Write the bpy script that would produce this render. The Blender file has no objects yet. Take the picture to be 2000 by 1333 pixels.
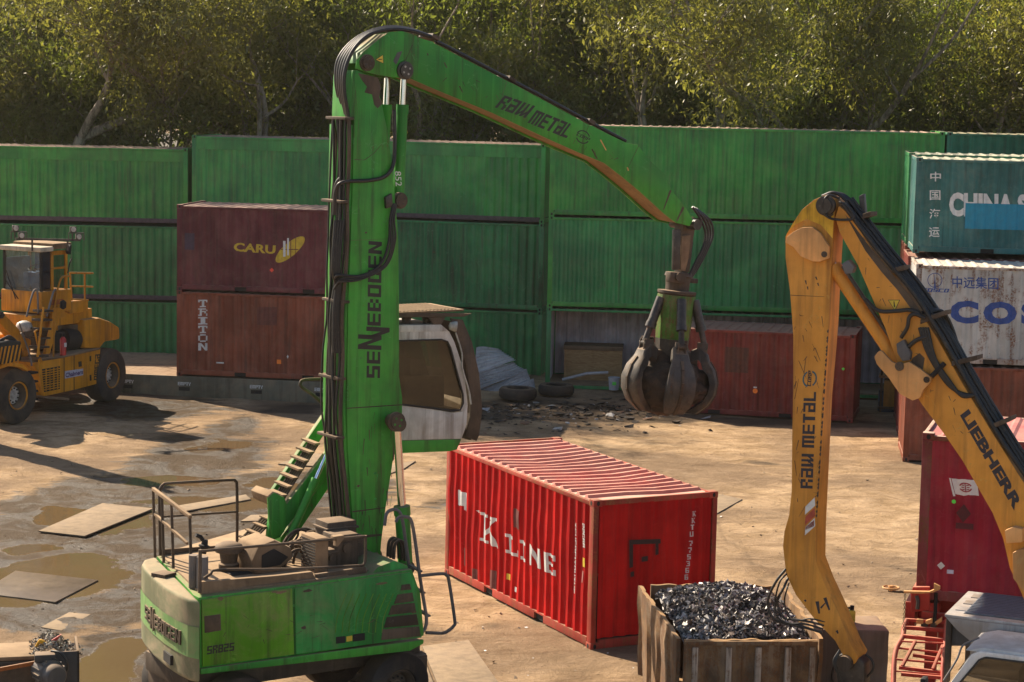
import bpy, bmesh, math, random
from mathutils import Vector, Matrix, noise
R = math.radians
sc = bpy.context.scene
# ------------------------------------------------------------------ camera
F, PITCH, ROLL, CH = 4084.255, 0.118881426, 0.0206961, 9.408709
cp, sp, cr, sr = math.cos(PITCH), math.sin(PITCH), math.cos(ROLL), math.sin(ROLL)
FW = Vector((0, cp, -sp)); U0 = Vector((0, sp, cp)); R0 = Vector((1, 0, 0))
RT = cr*R0 + sr*U0; UP = -sr*R0 + cr*U0
CAM = Vector((0, 0, CH))
cd = bpy.data.cameras.new('camera'); cam = bpy.data.objects.new('camera', cd)
sc.collection.objects.link(cam)
cd.sensor_width = 36; cd.lens = F*36/2000; cd.clip_end = 2000; cd.clip_start = 0.5
m = Matrix((RT, UP, -FW)).transposed().to_4x4(); m.translation = CAM
cam.matrix_world = m
sc.camera = cam
# ------------------------------------------------------------------ world, sun, exposure
SUN_EL, SUN_AZ = R(36.9), R(135)           # sun stands behind the yard on the left
w = bpy.data.worlds.new("World"); sc.world = w; w.use_nodes = True
nt = w.node_tree
bg = nt.nodes['Background']; sky = nt.nodes.new('ShaderNodeTexSky')
sky.sky_type = 'NISHITA'; sky.sun_disc = False; sky.sun_elevation = SUN_EL
sky.sun_rotation = math.pi/2 - SUN_AZ
sky.air_density = 1.0; sky.dust_density = 1.0; sky.ozone_density = 1.0
nt.links.new(sky.outputs[0], bg.inputs[0]); bg.inputs[1].default_value = 0.066
sd = Vector((math.cos(SUN_AZ)*math.cos(SUN_EL), math.sin(SUN_AZ)*math.cos(SUN_EL), math.sin(SUN_EL)))
sl = bpy.data.lights.new('sun', 'SUN'); sl.energy = 5.0; sl.angle = R(0.53); sl.color = (1.0, 0.85, 0.66)
so = bpy.data.objects.new('sun', sl); sc.collection.objects.link(so)
so.rotation_euler = (-sd).to_track_quat('-Z', 'Y').to_euler()
so.location = (-20, 60, 40)
sc.view_settings.view_transform = 'Standard'; sc.view_settings.look = 'None'
sc.view_settings.exposure = 1.25; sc.view_settings.gamma = 1
sc.cycles.max_bounces = 8; sc.cycles.transparent_max_bounces = 12
sc.cycles.diffuse_bounces = 3; sc.cycles.glossy_bounces = 3
C = sc.collection

# ------------------------------------------------------------------ helpers: geometry
def ray(u, v):
    return FW + RT*((u-1000)/F) - UP*((v-666.5)/F)
def gp(u, v, z=0.0):
    d = ray(u, v); return CAM + d*((z-CH)/d.z)
def aty(u, v, y):
    d = ray(u, v); return CAM + d*(y/d.y)
class Fr:
    """upright local frame: x along the machine, n across it (away from the viewer), z up"""
    def __init__(s, O, yaw):
        s.O = Vector((O[0], O[1], 0)) if len(O) == 2 else Vector(O); s.yaw = yaw
        s.X = Vector((math.cos(yaw), math.sin(yaw), 0)); s.N = Vector((-math.sin(yaw), math.cos(yaw), 0))
    def L(s, P):
        d = P - s.O; return Vector((d.dot(s.X), d.dot(s.N), d.z))
    def p(s, u, v, n=0.0):
        d = ray(u, v); t = (n - (CAM-s.O).dot(s.N))/d.dot(s.N); return s.L(CAM + d*t)
    def g(s, u, v, z=0.0):
        return s.L(gp(u, v, z))
    def x(s, u, v, x=0.0):
        d = ray(u, v); t = (x - (CAM-s.O).dot(s.X))/d.dot(s.X); return s.L(CAM + d*t)

class MB:
    def __init__(s): s.bm = bmesh.new(); s.mi = 0
    def face(s, pts):
        vs = [s.bm.verts.new(p) for p in pts]
        try: f = s.bm.faces.new(vs); f.material_index = s.mi; return f
        except ValueError: return None
    def box(s, a, b, bev=0.0):
        x0, y0, z0 = [min(a[i], b[i]) for i in range(3)]; x1, y1, z1 = [max(a[i], b[i]) for i in range(3)]
        return s.prism([(x0, z0), (x1, z0), (x1, z1), (x0, z1)], y0, y1, bev)
    def prism(s, pts, n0, n1, bev=0.0):
        """outline in (x,z) carried from n0 to n1"""
        return s.loft([Vector((p[0], n0, p[1])) for p in pts], [Vector((p[0], n1, p[1])) for p in pts], bev)
    def plan(s, pts, z0, z1, bev=0.0):
        return s.loft([Vector((p[0], p[1], z0)) for p in pts], [Vector((p[0], p[1], z1)) for p in pts], bev)
    def loft(s, A, B, bev=0.0):
        bm = s.bm
        a = [bm.verts.new(p) for p in A]; b = [bm.verts.new(p) for p in B]
        fs = [bm.faces.new(a), bm.faces.new(b[::-1])]
        n = len(a)
        for i in range(n):
            j = (i+1) % n; fs.append(bm.faces.new((a[j], a[i], b[i], b[j])))
        for f in fs: f.material_index = s.mi
        bmesh.ops.recalc_face_normals(bm, faces=fs)
        if bev > 0:
            es = {e for f in fs for e in f.edges}
            es = [e for e in es if len(e.link_faces) == 2 and e.calc_face_angle(0) > 0.5]
            bmesh.ops.bevel(bm, geom=es, offset=bev, offset_type='OFFSET', segments=2, profile=0.6, affect='EDGES', clamp_overlap=True)
        return fs
    def obox(s, c, ax, ay, az, bev=0.0):
        """oriented box, half axes"""
        c = Vector(c); ax = Vector(ax); ay = Vector(ay); az = Vector(az)
        A = [c-ay+i*ax+j*az for i, j in ((-1, -1), (1, -1), (1, 1), (-1, 1))]
        return s.loft(A, [p+2*ay for p in A], bev)
    def bar(s, p0, p1, w, h, up=Vector((0, 0, 1)), bev=0.0):
        p0 = Vector(p0); p1 = Vector(p1); d = (p1-p0); l = d.length; d.normalize()
        sx = d.cross(up)
        if sx.length < 1e-3: sx = d.cross(Vector((0, 1, 0)))
        sx.normalize(); uu = sx.cross(d)
        return s.obox((p0+p1)/2, d*l/2, sx*w/2, uu*h/2, bev)
    def cyl(s, p0, p1, r0, r1=None, seg=16, cap=True):
        if r1 is None: r1 = r0
        return s.tube([p0, p1], [r0, r1], seg, cap)
    def tube(s, pts, r, seg=8, cap=True):
        pts = [Vector(p) for p in pts]; n = len(pts)
        rs = r if isinstance(r, (list, tuple)) else [r]*n
        bm = s.bm; rings = []; ref = None
        for i, p in enumerate(pts):
            t = (pts[min(i+1, n-1)]-pts[max(i-1, 0)])
            if t.length < 1e-9: t = Vector((0, 0, 1))
            t.normalize()
            if ref is None:
                ref = t.cross(Vector((0.3, 1, 0.2)));
                if ref.length < 1e-3: ref = t.cross(Vector((1, 0, 0)))
            ref = ref - t*ref.dot(t)
            if ref.length < 1e-6: ref = t.orthogonal()
            ref.normalize(); b = t.cross(ref)
            rings.append([bm.verts.new(p+(ref*math.cos(2*math.pi*k/seg)+b*math.sin(2*math.pi*k/seg))*rs[i]) for k in range(seg)])
        for i in range(n-1):
            for k in range(seg):
                f = bm.faces.new((rings[i][k], rings[i][(k+1) % seg], rings[i+1][(k+1) % seg], rings[i+1][k])); f.material_index = s.mi
        if cap:
            for rr in (rings[0][::-1], rings[-1]):
                f = bm.faces.new(rr); f.material_index = s.mi
    def lathe(s, c, axis, prof, seg=32):
        """prof: list of (radius, distance along axis)"""
        c = Vector(c); ax = Vector(axis).normalized(); a = ax.orthogonal().normalized(); b = ax.cross(a)
        bm = s.bm; rings = []
        for r, h in prof:
            rings.append([bm.verts.new(c+ax*h+(a*math.cos(2*math.pi*k/seg)+b*math.sin(2*math.pi*k/seg))*max(r, 1e-4)) for k in range(seg)])
        for i in range(len(prof)-1):
            for k in range(seg):
                f = bm.faces.new((rings[i][k], rings[i][(k+1) % seg], rings[i+1][(k+1) % seg], rings[i+1][k])); f.material_index = s.mi
    def polys(s, polys, o, ex, ey):
        o = Vector(o); ex = Vector(ex); ey = Vector(ey)
        for pl in polys: s.face([o+ex*x+ey*y for x, y in pl])
    def build(s, name, mats, parent=None, smooth=40, loc=None, normals=True):
        me = bpy.data.meshes.new(name)
        if normals: bmesh.ops.recalc_face_normals(s.bm, faces=s.bm.faces[:])
        s.bm.to_mesh(me); s.bm.free()
        for mt in (mats if isinstance(mats, (list, tuple)) else [mats]): me.materials.append(mt)
        if smooth:
            me.shade_smooth(); me.set_sharp_from_angle(angle=R(smooth))
        o = bpy.data.objects.new(name, me); C.objects.link(o)
        if parent: o.parent = parent
        if loc is not None: o.location = loc
        return o
def smooth_path(pts, k=6):
    """Catmull-Rom through points"""
    pts = [Vector(p) for p in pts]; out = []
    P = [pts[0]*2-pts[1]]+pts+[pts[-1]*2-pts[-2]]
    for i in range(1, len(P)-2):
        a, b, c, d = P[i-1:i+3]
        for j in range(k):
            t = j/k
            out.append(0.5*((2*b)+(c-a)*t+(2*a-5*b+4*c-d)*t*t+(3*b-a-3*c+d)*t**3))
    out.append(pts[-1]); return out
# ------------------------------------------------------------------ helpers: things
def thing(name, label, cat, loc=(0, 0, 0), yaw=0.0, group=None):
    o = bpy.data.objects.new(name, None); C.objects.link(o)
    o.location = loc; o.rotation_euler = (0, 0, yaw); o.empty_display_size = 0.3
    return tag(o, label, cat, group)
def tag(o, label, cat, group=None):
    o['label'] = label; o['category'] = cat
    if group: o['group'] = group
    return o
def structure(o): o['kind'] = 'structure'; return o
def dup(root, loc, yaw, label, scale=None, group=None):
    r = root.copy(); C.objects.link(r); r.location = loc; r.rotation_euler = (0, 0, yaw); r['label'] = label
    if scale: r.scale = scale
    if group: r['group'] = group
    for ch in list(root.children):
        c = ch.copy(); C.objects.link(c); c.parent = r
        for g in list(ch.children):
            d = g.copy(); C.objects.link(d); d.parent = c
    return r
# ------------------------------------------------------------------ helpers: lettering
def rects(rows, cw, rh=None):
    n = len(rows); rh = rh or [1/n]*n; out = []; y = 1.0
    for i, row in enumerate(rows):
        x = 0; j = 0
        while j < len(row):
            if row[j] == '#':
                k = j; wd = 0
                while k < len(row) and row[k] == '#': wd += cw[k]; k += 1
                out.append([(x, y-rh[i]), (x+wd, y-rh[i]), (x+wd, y), (x, y)]); x += wd; j = k
            else: x += cw[j]; j += 1
        y -= rh[i]
    return out, sum(cw)
H5 = [.18, .23, .18, .23, .18]
B3 = [.2, .25, .2]
GL = {
 'S': (['###', '#..', '###', '..#', '###'], B3), 'E': (['###', '#..', '###', '#..', '###'], B3),
 'B': (['##.', '#.#', '##.', '#.#', '##.'], B3), 'O': (['###', '#.#', '#.#', '#.#', '###'], B3),
 'G': (['###', '#..', '#..', '#.#', '###'], [.2, .2, .25]), 'R': (['###', '#.#', '##.', '#.#', '#.#'], B3),
 'A': (['###', '..#', '###', '#.#', '###'], B3), 'T': (['###', '.#.', '.#.', '.#.', '.#.'], B3),
 'M': (['#####', '#.#.#', '#.#.#', '#.#.#', '#.#.#'], [.2, .12, .2, .12, .2]),
 'L': (['#..', '#..', '#..', '#..', '###'], B3), 'I': (['#', '#', '#', '#', '#'], [.24]),
 'H': (['#.#', '#.#', '###', '#.#', '#.#'], B3), 'C': (['###', '#..', '#..', '#..', '###'], B3),
 'U': (['#.#', '#.#', '#.#', '#.#', '###'], B3), 'P': (['###', '#.#', '###', '#..', '#..'], B3),
 '8': (['###', '#.#', '###', '#.#', '###'], B3), '2': (['###', '..#', '###', '#..', '###'], B3),
 '5': (['###', '#..', '###', '..#', '###'], B3), '7': (['###', '..#', '..#', '.#.', '.#.'], B3),
 '3': (['###', '..#', '.##', '..#', '###'], B3), '6': (['###', '#..', '###', '#.#', '###'], B3),
 'Y': (['#.#', '#.#', '.#.', '.#.', '.#.'], B3),
}
S5 = [.12, .14, .16, .14, .12]
SERIF = {
 'T': (['#####', '#.#.#', '..#..', '..#..', '..#..', '.###.'], S5), 'R': (['####.', '.#..#', '.###.', '.#.#.', '.#..#', '##..#'], S5),
 'I': (['###', '.#.', '.#.', '.#.', '.#.', '###'], [.1, .17, .1]), 'O': (['.###.', '#...#', '#...#', '#...#', '#...#', '.###.'], [.13, .1, .2, .1, .13]),
 'L': (['###..', '.#...', '.#...', '.#...', '.#..#', '#####'], S5),
 'E': (['#####', '.#..#', '.#...', '.###.', '.#...', '.#..#', '#####'], [.1, .18, .16, .14, .08]),
}
NPOLY = [[(0, 0), (.2, 0), (.2, 1), (0, 1)], [(.2, 1), (.2, .62), (.46, 0), (.46, .38)], [(.46, 0), (.66, 0), (.66, 1), (.46, 1)]]
WPOLY = [[(0, 0), (.2, 0), (.2, 1), (0, 1)], [(.2, 0), (.36, .25), (.36, .5), (.2, .25)], [(.36, .0), (.52, 0), (.52, 1), (.36, 1)], [(.52, 0), (.7, .25), (.7, .5), (.52, .25)], [(.7, 0), (.9, 0), (.9, 1), (.7, 1)]]
KPOLY = [[(0, 0), (.4, 0), (.4, .1), (.3, .1), (.3, .9), (.4, .9), (.4, 1), (0, 1), (0, .9), (.1, .9), (.1, .1), (0, .1)],
         [(.3, .42), (.42, .55), (.66, .9), (.56, .9), (.56, 1), (.92, 1), (.92, .9), (.8, .9), (.56, .6), (.84, .1), (.95, .1), (.95, 0), (.62, 0), (.45, .4), (.3, .25)]]
def lett(text, shear=0.0, gap=.09, font=None):
    out = []; x = 0
    for ch in text:
        if ch == ' ': x += .32; continue
        src = (font or {}).get(ch)
        if src: pl, wd = rects(src[0], src[1])
        elif ch == 'N': pl, wd = NPOLY, .66
        elif ch == 'W': pl, wd = WPOLY, .9
        elif ch == 'K': pl, wd = KPOLY, .95
        elif ch in GL: pl, wd = rects(GL[ch][0], GL[ch][1], H5)
        else: continue
        out += [[(px+x+shear*py, py) for px, py in p] for p in pl]; x += wd+gap
    return out, x-gap
def font_polys(body, bold=0.0, shear=0.0, align='LEFT', sp=1.0):
    cu = bpy.data.curves.new('lettering', 'FONT'); cu.body = body; cu.size = 1; cu.offset = bold; cu.shear = shear; cu.space_character = sp
    cu.align_x = align; cu.resolution_u = 3
    o = bpy.data.objects.new('lettering', cu); C.objects.link(o)
    dg = bpy.context.evaluated_depsgraph_get(); ev = o.evaluated_get(dg); me = ev.to_mesh()
    vs = [v.co.copy() for v in me.vertices]; pl = [[(vs[i].x, vs[i].y) for i in p.vertices] for p in me.polygons]
    ev.to_mesh_clear(); bpy.data.objects.remove(o); bpy.data.curves.remove(cu)
    if not pl: return [], 1.0
    x0 = min(q[0] for p in pl for q in p); x1 = max(q[0] for p in pl for q in p)
    y0 = min(q[1] for p in pl for q in p); y1 = max(q[1] for p in pl for q in p)
    h = y1-y0
    return [[((x-x0)/h, (y-y0)/h) for x, y in p] for p in pl], (x1-x0)/h
def ring_polys(c, r0, r1, a0, a1, n=14):
    o = []
    for i in range(n):
        a = a0+(a1-a0)*i/n; b = a0+(a1-a0)*(i+1)/n
        o.append([(c[0]+r0*math.cos(a), c[1]+r0*math.sin(a)), (c[0]+r1*math.cos(a), c[1]+r1*math.sin(a)), (c[0]+r1*math.cos(b), c[1]+r1*math.sin(b)), (c[0]+r0*math.cos(b), c[1]+r0*math.sin(b))])
    return o
def rect(x0, y0, x1, y1): return [(x0, y0), (x1, y0), (x1, y1), (x0, y1)]

# ------------------------------------------------------------------ materials
def mat(name):
    mt = bpy.data.materials.new(name); mt.use_nodes = True
    nt = mt.node_tree; return mt, nt, nt.nodes['Principled BSDF']
class NT:
    def __init__(s, nt): s.nt = nt
    def n(s, t, **k):
        nd = s.nt.nodes.new(t)
        for a, b in k.items(): setattr(nd, a, b)
        return nd
    def set(s, sock, v):
        if isinstance(v, bpy.types.NodeSocket): s.nt.links.new(v, sock)
        elif isinstance(v, (tuple, list)) and len(v) == 3 and sock.type == 'RGBA': sock.default_value = (*v, 1)
        else: sock.default_value = v
    def math(s, op, a, b=0.0, c=0.0, clamp=False):
        nd = s.n('ShaderNodeMath', operation=op, use_clamp=clamp)
        for i, v in enumerate((a, b, c)): s.set(nd.inputs[i], v)
        return nd.outputs[0]
    def mix(s, f, a, b, bt='MIX'):
        nd = s.n('ShaderNodeMix', data_type='RGBA', blend_type=bt)
        s.set(nd.inputs[0], f); s.set(nd.inputs[6], a); s.set(nd.inputs[7], b); return nd.outputs[2]
    def coords(s, kind='Object'): return s.n('ShaderNodeTexCoord').outputs[kind]
    def map(s, v, scale=(1, 1, 1), rot=(0, 0, 0), loc=(0, 0, 0)):
        nd = s.n('ShaderNodeMapping'); s.set(nd.inputs[0], v); nd.inputs[1].default_value = loc; nd.inputs[2].default_value = rot; nd.inputs[3].default_value = scale
        return nd.outputs[0]
    def noise(s, v, scale=5, detail=6, rough=.6, dist=0.0):
        nd = s.n('ShaderNodeTexNoise'); s.set(nd.inputs['Vector'], v)
        nd.inputs['Scale'].default_value = scale; nd.inputs['Detail'].default_value = detail; nd.inputs['Roughness'].default_value = rough; nd.inputs['Distortion'].default_value = dist
        return nd.outputs[0]
    def ramp(s, v, a, b):
        nd = s.n('ShaderNodeMapRange', interpolation_type='SMOOTHSTEP'); s.set(nd.inputs[0], v)
        nd.inputs[1].default_value = a; nd.inputs[2].default_value = b; return nd.outputs[0]
    def bump(s, h, strength=.3, dist=.02):
        nd = s.n('ShaderNodeBump'); s.set(nd.inputs['Height'], h); nd.inputs['Strength'].default_value = strength; nd.inputs['Distance'].default_value = dist
        return nd.outputs[0]
DUST = (.30, .205, .125); RUST = (.10, .042, .02)
def paint(name, col, rust=.35, dust=.7, rough=.45, streak=.5, col2=None, grime=(.03, .022, .016), gk=.3, rustcol=RUST, bump=.25, metal=0.0, dustcol=DUST, sc=1.0, sidedust=.06, spec=.28):
    mt, nt, b = mat(name); k = NT(nt)
    oi = k.n('ShaderNodeObjectInfo').outputs['Random']
    geo = k.n('ShaderNodeNewGeometry')
    v = k.n('ShaderNodeVectorMath', operation='ADD'); k.set(v.inputs[0], geo.outputs['Position'])
    cv = k.n('ShaderNodeCombineXYZ'); k.set(cv.inputs[0], k.math('MULTIPLY', oi, 3.7)); k.set(cv.inputs[1], k.math('MULTIPLY', oi, 1.9)); k.set(v.inputs[1], cv.outputs[0])
    P = v.outputs[0]
    big = k.noise(P, .55*sc, 4, .6); mid = k.noise(P, 2.6*sc, 7, .65); fine = k.noise(P, 22*sc, 5, .7)
    st = k.noise(k.map(P, (5*sc, 5*sc, .33*sc)), 1.4, 6, .65, .3)
    c2 = col2 or tuple(min(1, x*1.28+.012) for x in col)
    c = k.mix(k.ramp(big, .36, .64), tuple(x*.72 for x in col), c2)
    c = k.mix(k.math('MULTIPLY', k.ramp(mid, .42, .7), .35), c, tuple(x*.62 for x in col))
    st2 = k.noise(k.map(P, (8*sc, 8*sc, .22*sc), loc=(3, 7, 1)), 1.1, 5, .6, .2)
    c = k.mix(k.math('MULTIPLY', k.ramp(st2, .5, .72), min(.38, gk*.7)), c, tuple(min(1, x*1.3+.015) for x in c2))
    # grime streaks running down
    c = k.mix(k.math('MULTIPLY', k.ramp(st, .47, .74), min(.9, gk*1.25)), c, grime)
    # rust patches, chips
    rm = k.math('MULTIPLY', k.ramp(k.math('ADD', k.math('MULTIPLY', mid, .62), k.math('MULTIPLY', st, .38*2*streak)), .60, .70), k.ramp(fine, .38, .6))
    chips = k.ramp(k.noise(P, 9*sc, 8, .75), .665, .69)
    rm = k.math('MULTIPLY', k.math('MAXIMUM', rm, k.math('MULTIPLY', chips, .8)), min(1, rust*2), clamp=True)
    c = k.mix(rm, c, k.mix(fine, rustcol, tuple(x*2.1 for x in rustcol)))
    # scratches: thin wandering lines rubbed through the paint
    ln = k.math('ABSOLUTE', k.math('SUBTRACT', k.noise(P, 1.7*sc, 3, .5, 1.6), .5)); lm = k.math('MULTIPLY', k.ramp(ln, .012, .003), k.ramp(k.noise(P, 3.1*sc, 3, .5), .5, .62))
    c = k.mix(k.math('MULTIPLY', lm, min(.8, rust*1.6)), c, k.mix(fine, (.03, .02, .014), tuple(min(1, x*1.9+.06) for x in col)))
    # settled dust on upward faces, thin dust film elsewhere
    nz = k.n('ShaderNodeSeparateXYZ'); k.set(nz.inputs[0], geo.outputs['Normal'])
    dm = k.math('MULTIPLY', k.ramp(nz.outputs[2], .35, .85), k.math('MULTIPLY_ADD', k.ramp(mid, .3, .65), .45, .55))
    dm = k.math('MULTIPLY', dm, dust)
    dm = k.math('MAXIMUM', dm, k.math('MULTIPLY', k.ramp(k.noise(P, 1.1*sc, 8, .72, .6), .42, .66), sidedust))
    c = k.mix(dm, c, k.mix(fine, tuple(x*.8 for x in dustcol), tuple(x*1.2 for x in dustcol)))
    k.set(b.inputs['Base Color'], c); b.inputs['Specular IOR Level'].default_value = spec
    rg = k.math('MULTIPLY_ADD', k.math('MAXIMUM', rm, dm), .4, rough)
    k.set(b.inputs['Roughness'], k.math('ADD', rg, k.math('MULTIPLY', mid, .15), clamp=True))
    b.inputs['Metallic'].default_value = metal
    hh = k.math('ADD', k.math('MULTIPLY', mid, .6), k.math('MULTIPLY', fine, .25))
    k.set(b.inputs['Normal'], k.bump(hh, bump, .012))
    return mt
def flat(name, col, rough=.6, metal=0.0, var=.25, wear=0.0, wearcol=(.2, .2, .2)):
    mt, nt, b = mat(name); k = NT(nt); g = k.n('ShaderNodeNewGeometry').outputs['Position']
    nz = k.noise(g, 7, 7, .7); f = k.noise(g, 40, 4, .7)
    c = k.mix(k.ramp(nz, .3, .7), tuple(x*(1-var) for x in col), tuple(min(1, x*(1+var)) for x in col))
    if wear: c = k.mix(k.math('MULTIPLY', k.ramp(k.noise(g, 14, 8, .8), .58, .64), wear), c, wearcol)
    k.set(b.inputs['Base Color'], c); k.set(b.inputs['Roughness'], k.math('MULTIPLY_ADD', nz, .25, rough-.12, clamp=True)); b.inputs['Metallic'].default_value = metal
    k.set(b.inputs['Normal'], k.bump(f, .12, .004))
    return mt
M = {}
M['green'] = paint('green_machine_paint', (.03, .27, .035), rust=.45, dust=.85, rough=.4, col2=(.055, .34, .035), gk=.55, grime=(.03, .03, .012), streak=.5, sidedust=.07)
M['green_panel'] = paint('green_faded_panel_paint', (.10, .33, .006), rust=.35, dust=.9, rough=.45, col2=(.125, .40, .01), gk=.5, sidedust=.42)
M['green_mint'] = paint('green_dusty_front_panel_paint', (.03, .29, .05), rust=.3, dust=.9, rough=.45, col2=(.04, .36, .075), gk=.5, sidedust=.28)
M['dusty'] = paint('dust_caked_deck', (.16, .105, .06), rust=.3, dust=1.0, rough=.8, gk=.4, sidedust=.45, dustcol=(.34, .235, .14))
M['cw'] = paint('dusty_counterweight_paint', (.16, .17, .09), rust=.1, dust=1.0, rough=.6, gk=.15, sidedust=.8, dustcol=(.36, .28, .18))
M['yellow'] = paint('yellow_boom_paint', (.64, .27, .035), rust=.35, dust=.5, rough=.45, col2=(.71, .32, .05), gk=.4, streak=.45, grime=(.16, .07, .02), sidedust=.04)
M['yellow_pale'] = paint('pale_buff_plate_paint', (.66, .33, .11), rust=.2, dust=.5, rough=.5, gk=.25, streak=.3)
M['yellow_bright'] = paint('bright_yellow_scuffed', (.62, .36, .02), rust=.2, dust=.4, rough=.4, gk=.45, sc=2)
M['loader'] = paint('loader_amber_paint', (.60, .24, .006), rust=.3, dust=.7, rough=.45, col2=(.68, .29, .01), gk=.45, streak=.4, grime=(.05, .03, .015), sidedust=.12)
M['black'] = flat('black_rubber_hose', (.018, .016, .014), .5, 0, .4, .5, (.12, .09, .06))
M['steel'] = flat('dark_worn_steel', (.055, .048, .042), .45, .35, .4, .5, (.16, .13, .1))
M['tine'] = paint('worn_grey_steel', (.06, .055, .05), rust=.4, dust=.6, rough=.5, metal=.25, gk=.7, streak=.6, sidedust=.3, sc=2)
M['brown'] = paint('brown_oily_steel', (.06, .042, .028), rust=.4, dust=.7, rough=.55, gk=.5, sidedust=.2)
M['chrome'] = flat('chrome_rod', (.75, .76, .78), .14, 1, .05)
M['grey'] = paint('grey_tube_paint', (.11, .11, .115), rust=.2, dust=.7, rough=.5, sidedust=.25)
M['decal'] = flat('black_decal', (.012, .012, .012), .5, 0, .3, .25, (.05, .1, .03))
M['decal_y'] = flat('dark_navy_decal', (.018, .018, .03), .5, 0, .3, .2, (.3, .18, .05))
M['white'] = flat('white_lettering', (.62, .62, .6), .6, 0, .15, .35, (.3, .12, .1))
M['sticker_y'] = flat('yellow_sticker', (.65, .47, .04), .5, 0, .15)
M['sticker_o'] = flat('orange_sticker', (.9, .22, .02), .5, 0, .1)
M['sticker_g'] = flat('green_sticker', (.12, .75, .08), .5, 0, .1)
M['dark'] = flat('dark_recess', (.012, .01, .009), .8, 0, .3)
M['tyre'] = paint('dusty_tyre_rubber', (.024, .021, .019), rust=0, dust=.7, rough=.8, gk=.1, sidedust=.45, dustcol=(.14, .1, .065))
M['hub'] = flat('pale_hub_paint', (.4, .38, .34), .6, 0, .4, .5, (.1, .08, .06))
M['cabwhite'] = paint('grimy_white_cab_paint', (.55, .54, .5), rust=.15, dust=.6, rough=.4, gk=.5, grime=(.12, .085, .055), sidedust=.3, streak=.2)
M['wood'] = None
M['concrete'] = paint('stained_concrete', (.2, .165, .13), rust=.1, dust=.8, rough=.85, gk=.4, grime=(.06, .045, .035), sidedust=.4, bump=.5)
def glass(name, tint, alpha=.5, rough=.03, dust=.15, film=(.16, .13, .1)):
    mt, nt, b = mat(name); k = NT(nt)
    out = nt.nodes['Material Output']; nt.nodes.remove(b)
    tr = k.n('ShaderNodeBsdfTransparent'); tr.inputs[0].default_value = (*tint, 1)
    gl = k.n('ShaderNodeBsdfGlossy'); gl.inputs[1].default_value = rough; gl.inputs[0].default_value = (.9, .95, 1, 1)
    df = k.n('ShaderNodeBsdfDiffuse'); df.inputs[0].default_value = (*film, 1)
    m1 = k.n('ShaderNodeMixShader'); g = k.n('ShaderNodeNewGeometry').outputs['Position']
    k.set(m1.inputs[0], k.math('MULTIPLY', k.ramp(k.noise(g, 3, 6, .7), .3, .75), dust)); nt.links.new(tr.outputs[0], m1.inputs[1]); nt.links.new(df.outputs[0], m1.inputs[2])
    lw = k.n('ShaderNodeLayerWeight'); lw.inputs[0].default_value = .5; fr = k.math('MULTIPLY_ADD', k.math('POWER', lw.outputs['Facing'], 5.0), .9, .03)
    m2 = k.n('ShaderNodeMixShader'); k.set(m2.inputs[0], k.math('ADD', fr, 1-alpha-.35, clamp=True)); nt.links.new(m1.outputs[0], m2.inputs[1]); nt.links.new(gl.outputs[0], m2.inputs[2])
    nt.links.new(m2.outputs[0], out.inputs[0]); return mt
M['glass'] = glass('dusty_cab_glass', (.55, .51, .45), .63, dust=.06)
M['glass_sky'] = glass('sky_tinted_windscreen_glass', (.45, .6, .7), .62, dust=.45, film=(.13, .26, .36))  # blue film and tint stand in for sky reflected in the windscreen
def woodmat():
    mt, nt, b = mat('plywood'); k = NT(nt); g = k.n('ShaderNodeNewGeometry').outputs['Position']
    n1 = k.noise(k.map(g, (1.2, 1.2, 7)), 2.2, 5, .6, 1.5)
    c = k.mix(k.ramp(n1, .3, .7), (.27, .15, .06), (.42, .27, .12)); k.set(b.inputs['Base Color'], c); b.inputs['Roughness'].default_value = .75
    return mt
M['wood'] = woodmat()
# ------------------------------------------------------------------ ground
def ell(u, v, ru, rv, s=1.0):
    c = gp(u, v); a = gp(u+ru, v); y0 = gp(u, v+rv); y1 = gp(u, v-rv)
    return (c.x, (y0.y+y1.y)/2, abs(a.x-c.x), abs(y1.y-y0.y)/2, s)
WET = [ell(*a) for a in [(400, 890, 130, 45), (560, 965, 190, 42, 1.1), (300, 965, 220, 42, 1.1), (120, 1010, 180, 50, 1.1), (140, 1085, 240, 60, 1.1), (330, 1060, 200, 80, 1.1), (60, 1190, 150, 50),
       (230, 1290, 110, 60, 1.1), (520, 1020, 160, 50, 1.1), (660, 965, 110, 30), (300, 800, 150, 22, .9), (150, 790, 140, 20, .9), (450, 840, 60, 25, .7), (620, 1040, 120, 45, .9), (240, 1180, 110, 45, .9), (330, 920, 120, 40, 1), (860, 985, 60, 16, .6)]]
PUD = [ell(*a) for a in [(110, 1128, 138, 40, 1.15), (20, 1165, 90, 24, 1), (120, 1010, 75, 22, 1), (235, 1020, 70, 24, 1), (420, 985, 180, 17, .95), (330, 940, 120, 14, .85), (215, 1295, 75, 48, 1.0), (560, 950, 110, 13, .85), (440, 870, 70, 20, .8), (60, 1070, 60, 10, .75)]]
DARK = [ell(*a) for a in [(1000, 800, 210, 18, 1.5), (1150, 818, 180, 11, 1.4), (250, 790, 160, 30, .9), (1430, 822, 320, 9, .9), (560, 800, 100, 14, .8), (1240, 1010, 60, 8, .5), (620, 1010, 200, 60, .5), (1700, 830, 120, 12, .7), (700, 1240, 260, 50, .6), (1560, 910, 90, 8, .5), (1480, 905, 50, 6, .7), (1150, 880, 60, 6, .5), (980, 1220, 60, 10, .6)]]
def track(pts, ru, rv, s_):
    for (u, v), (u2, v2) in zip(pts, pts[1:]):
        for i in range(5): DARK.append(ell(u+(u2-u)*i/5, v+(v2-v)*i/5, ru, rv, s_))
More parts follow.
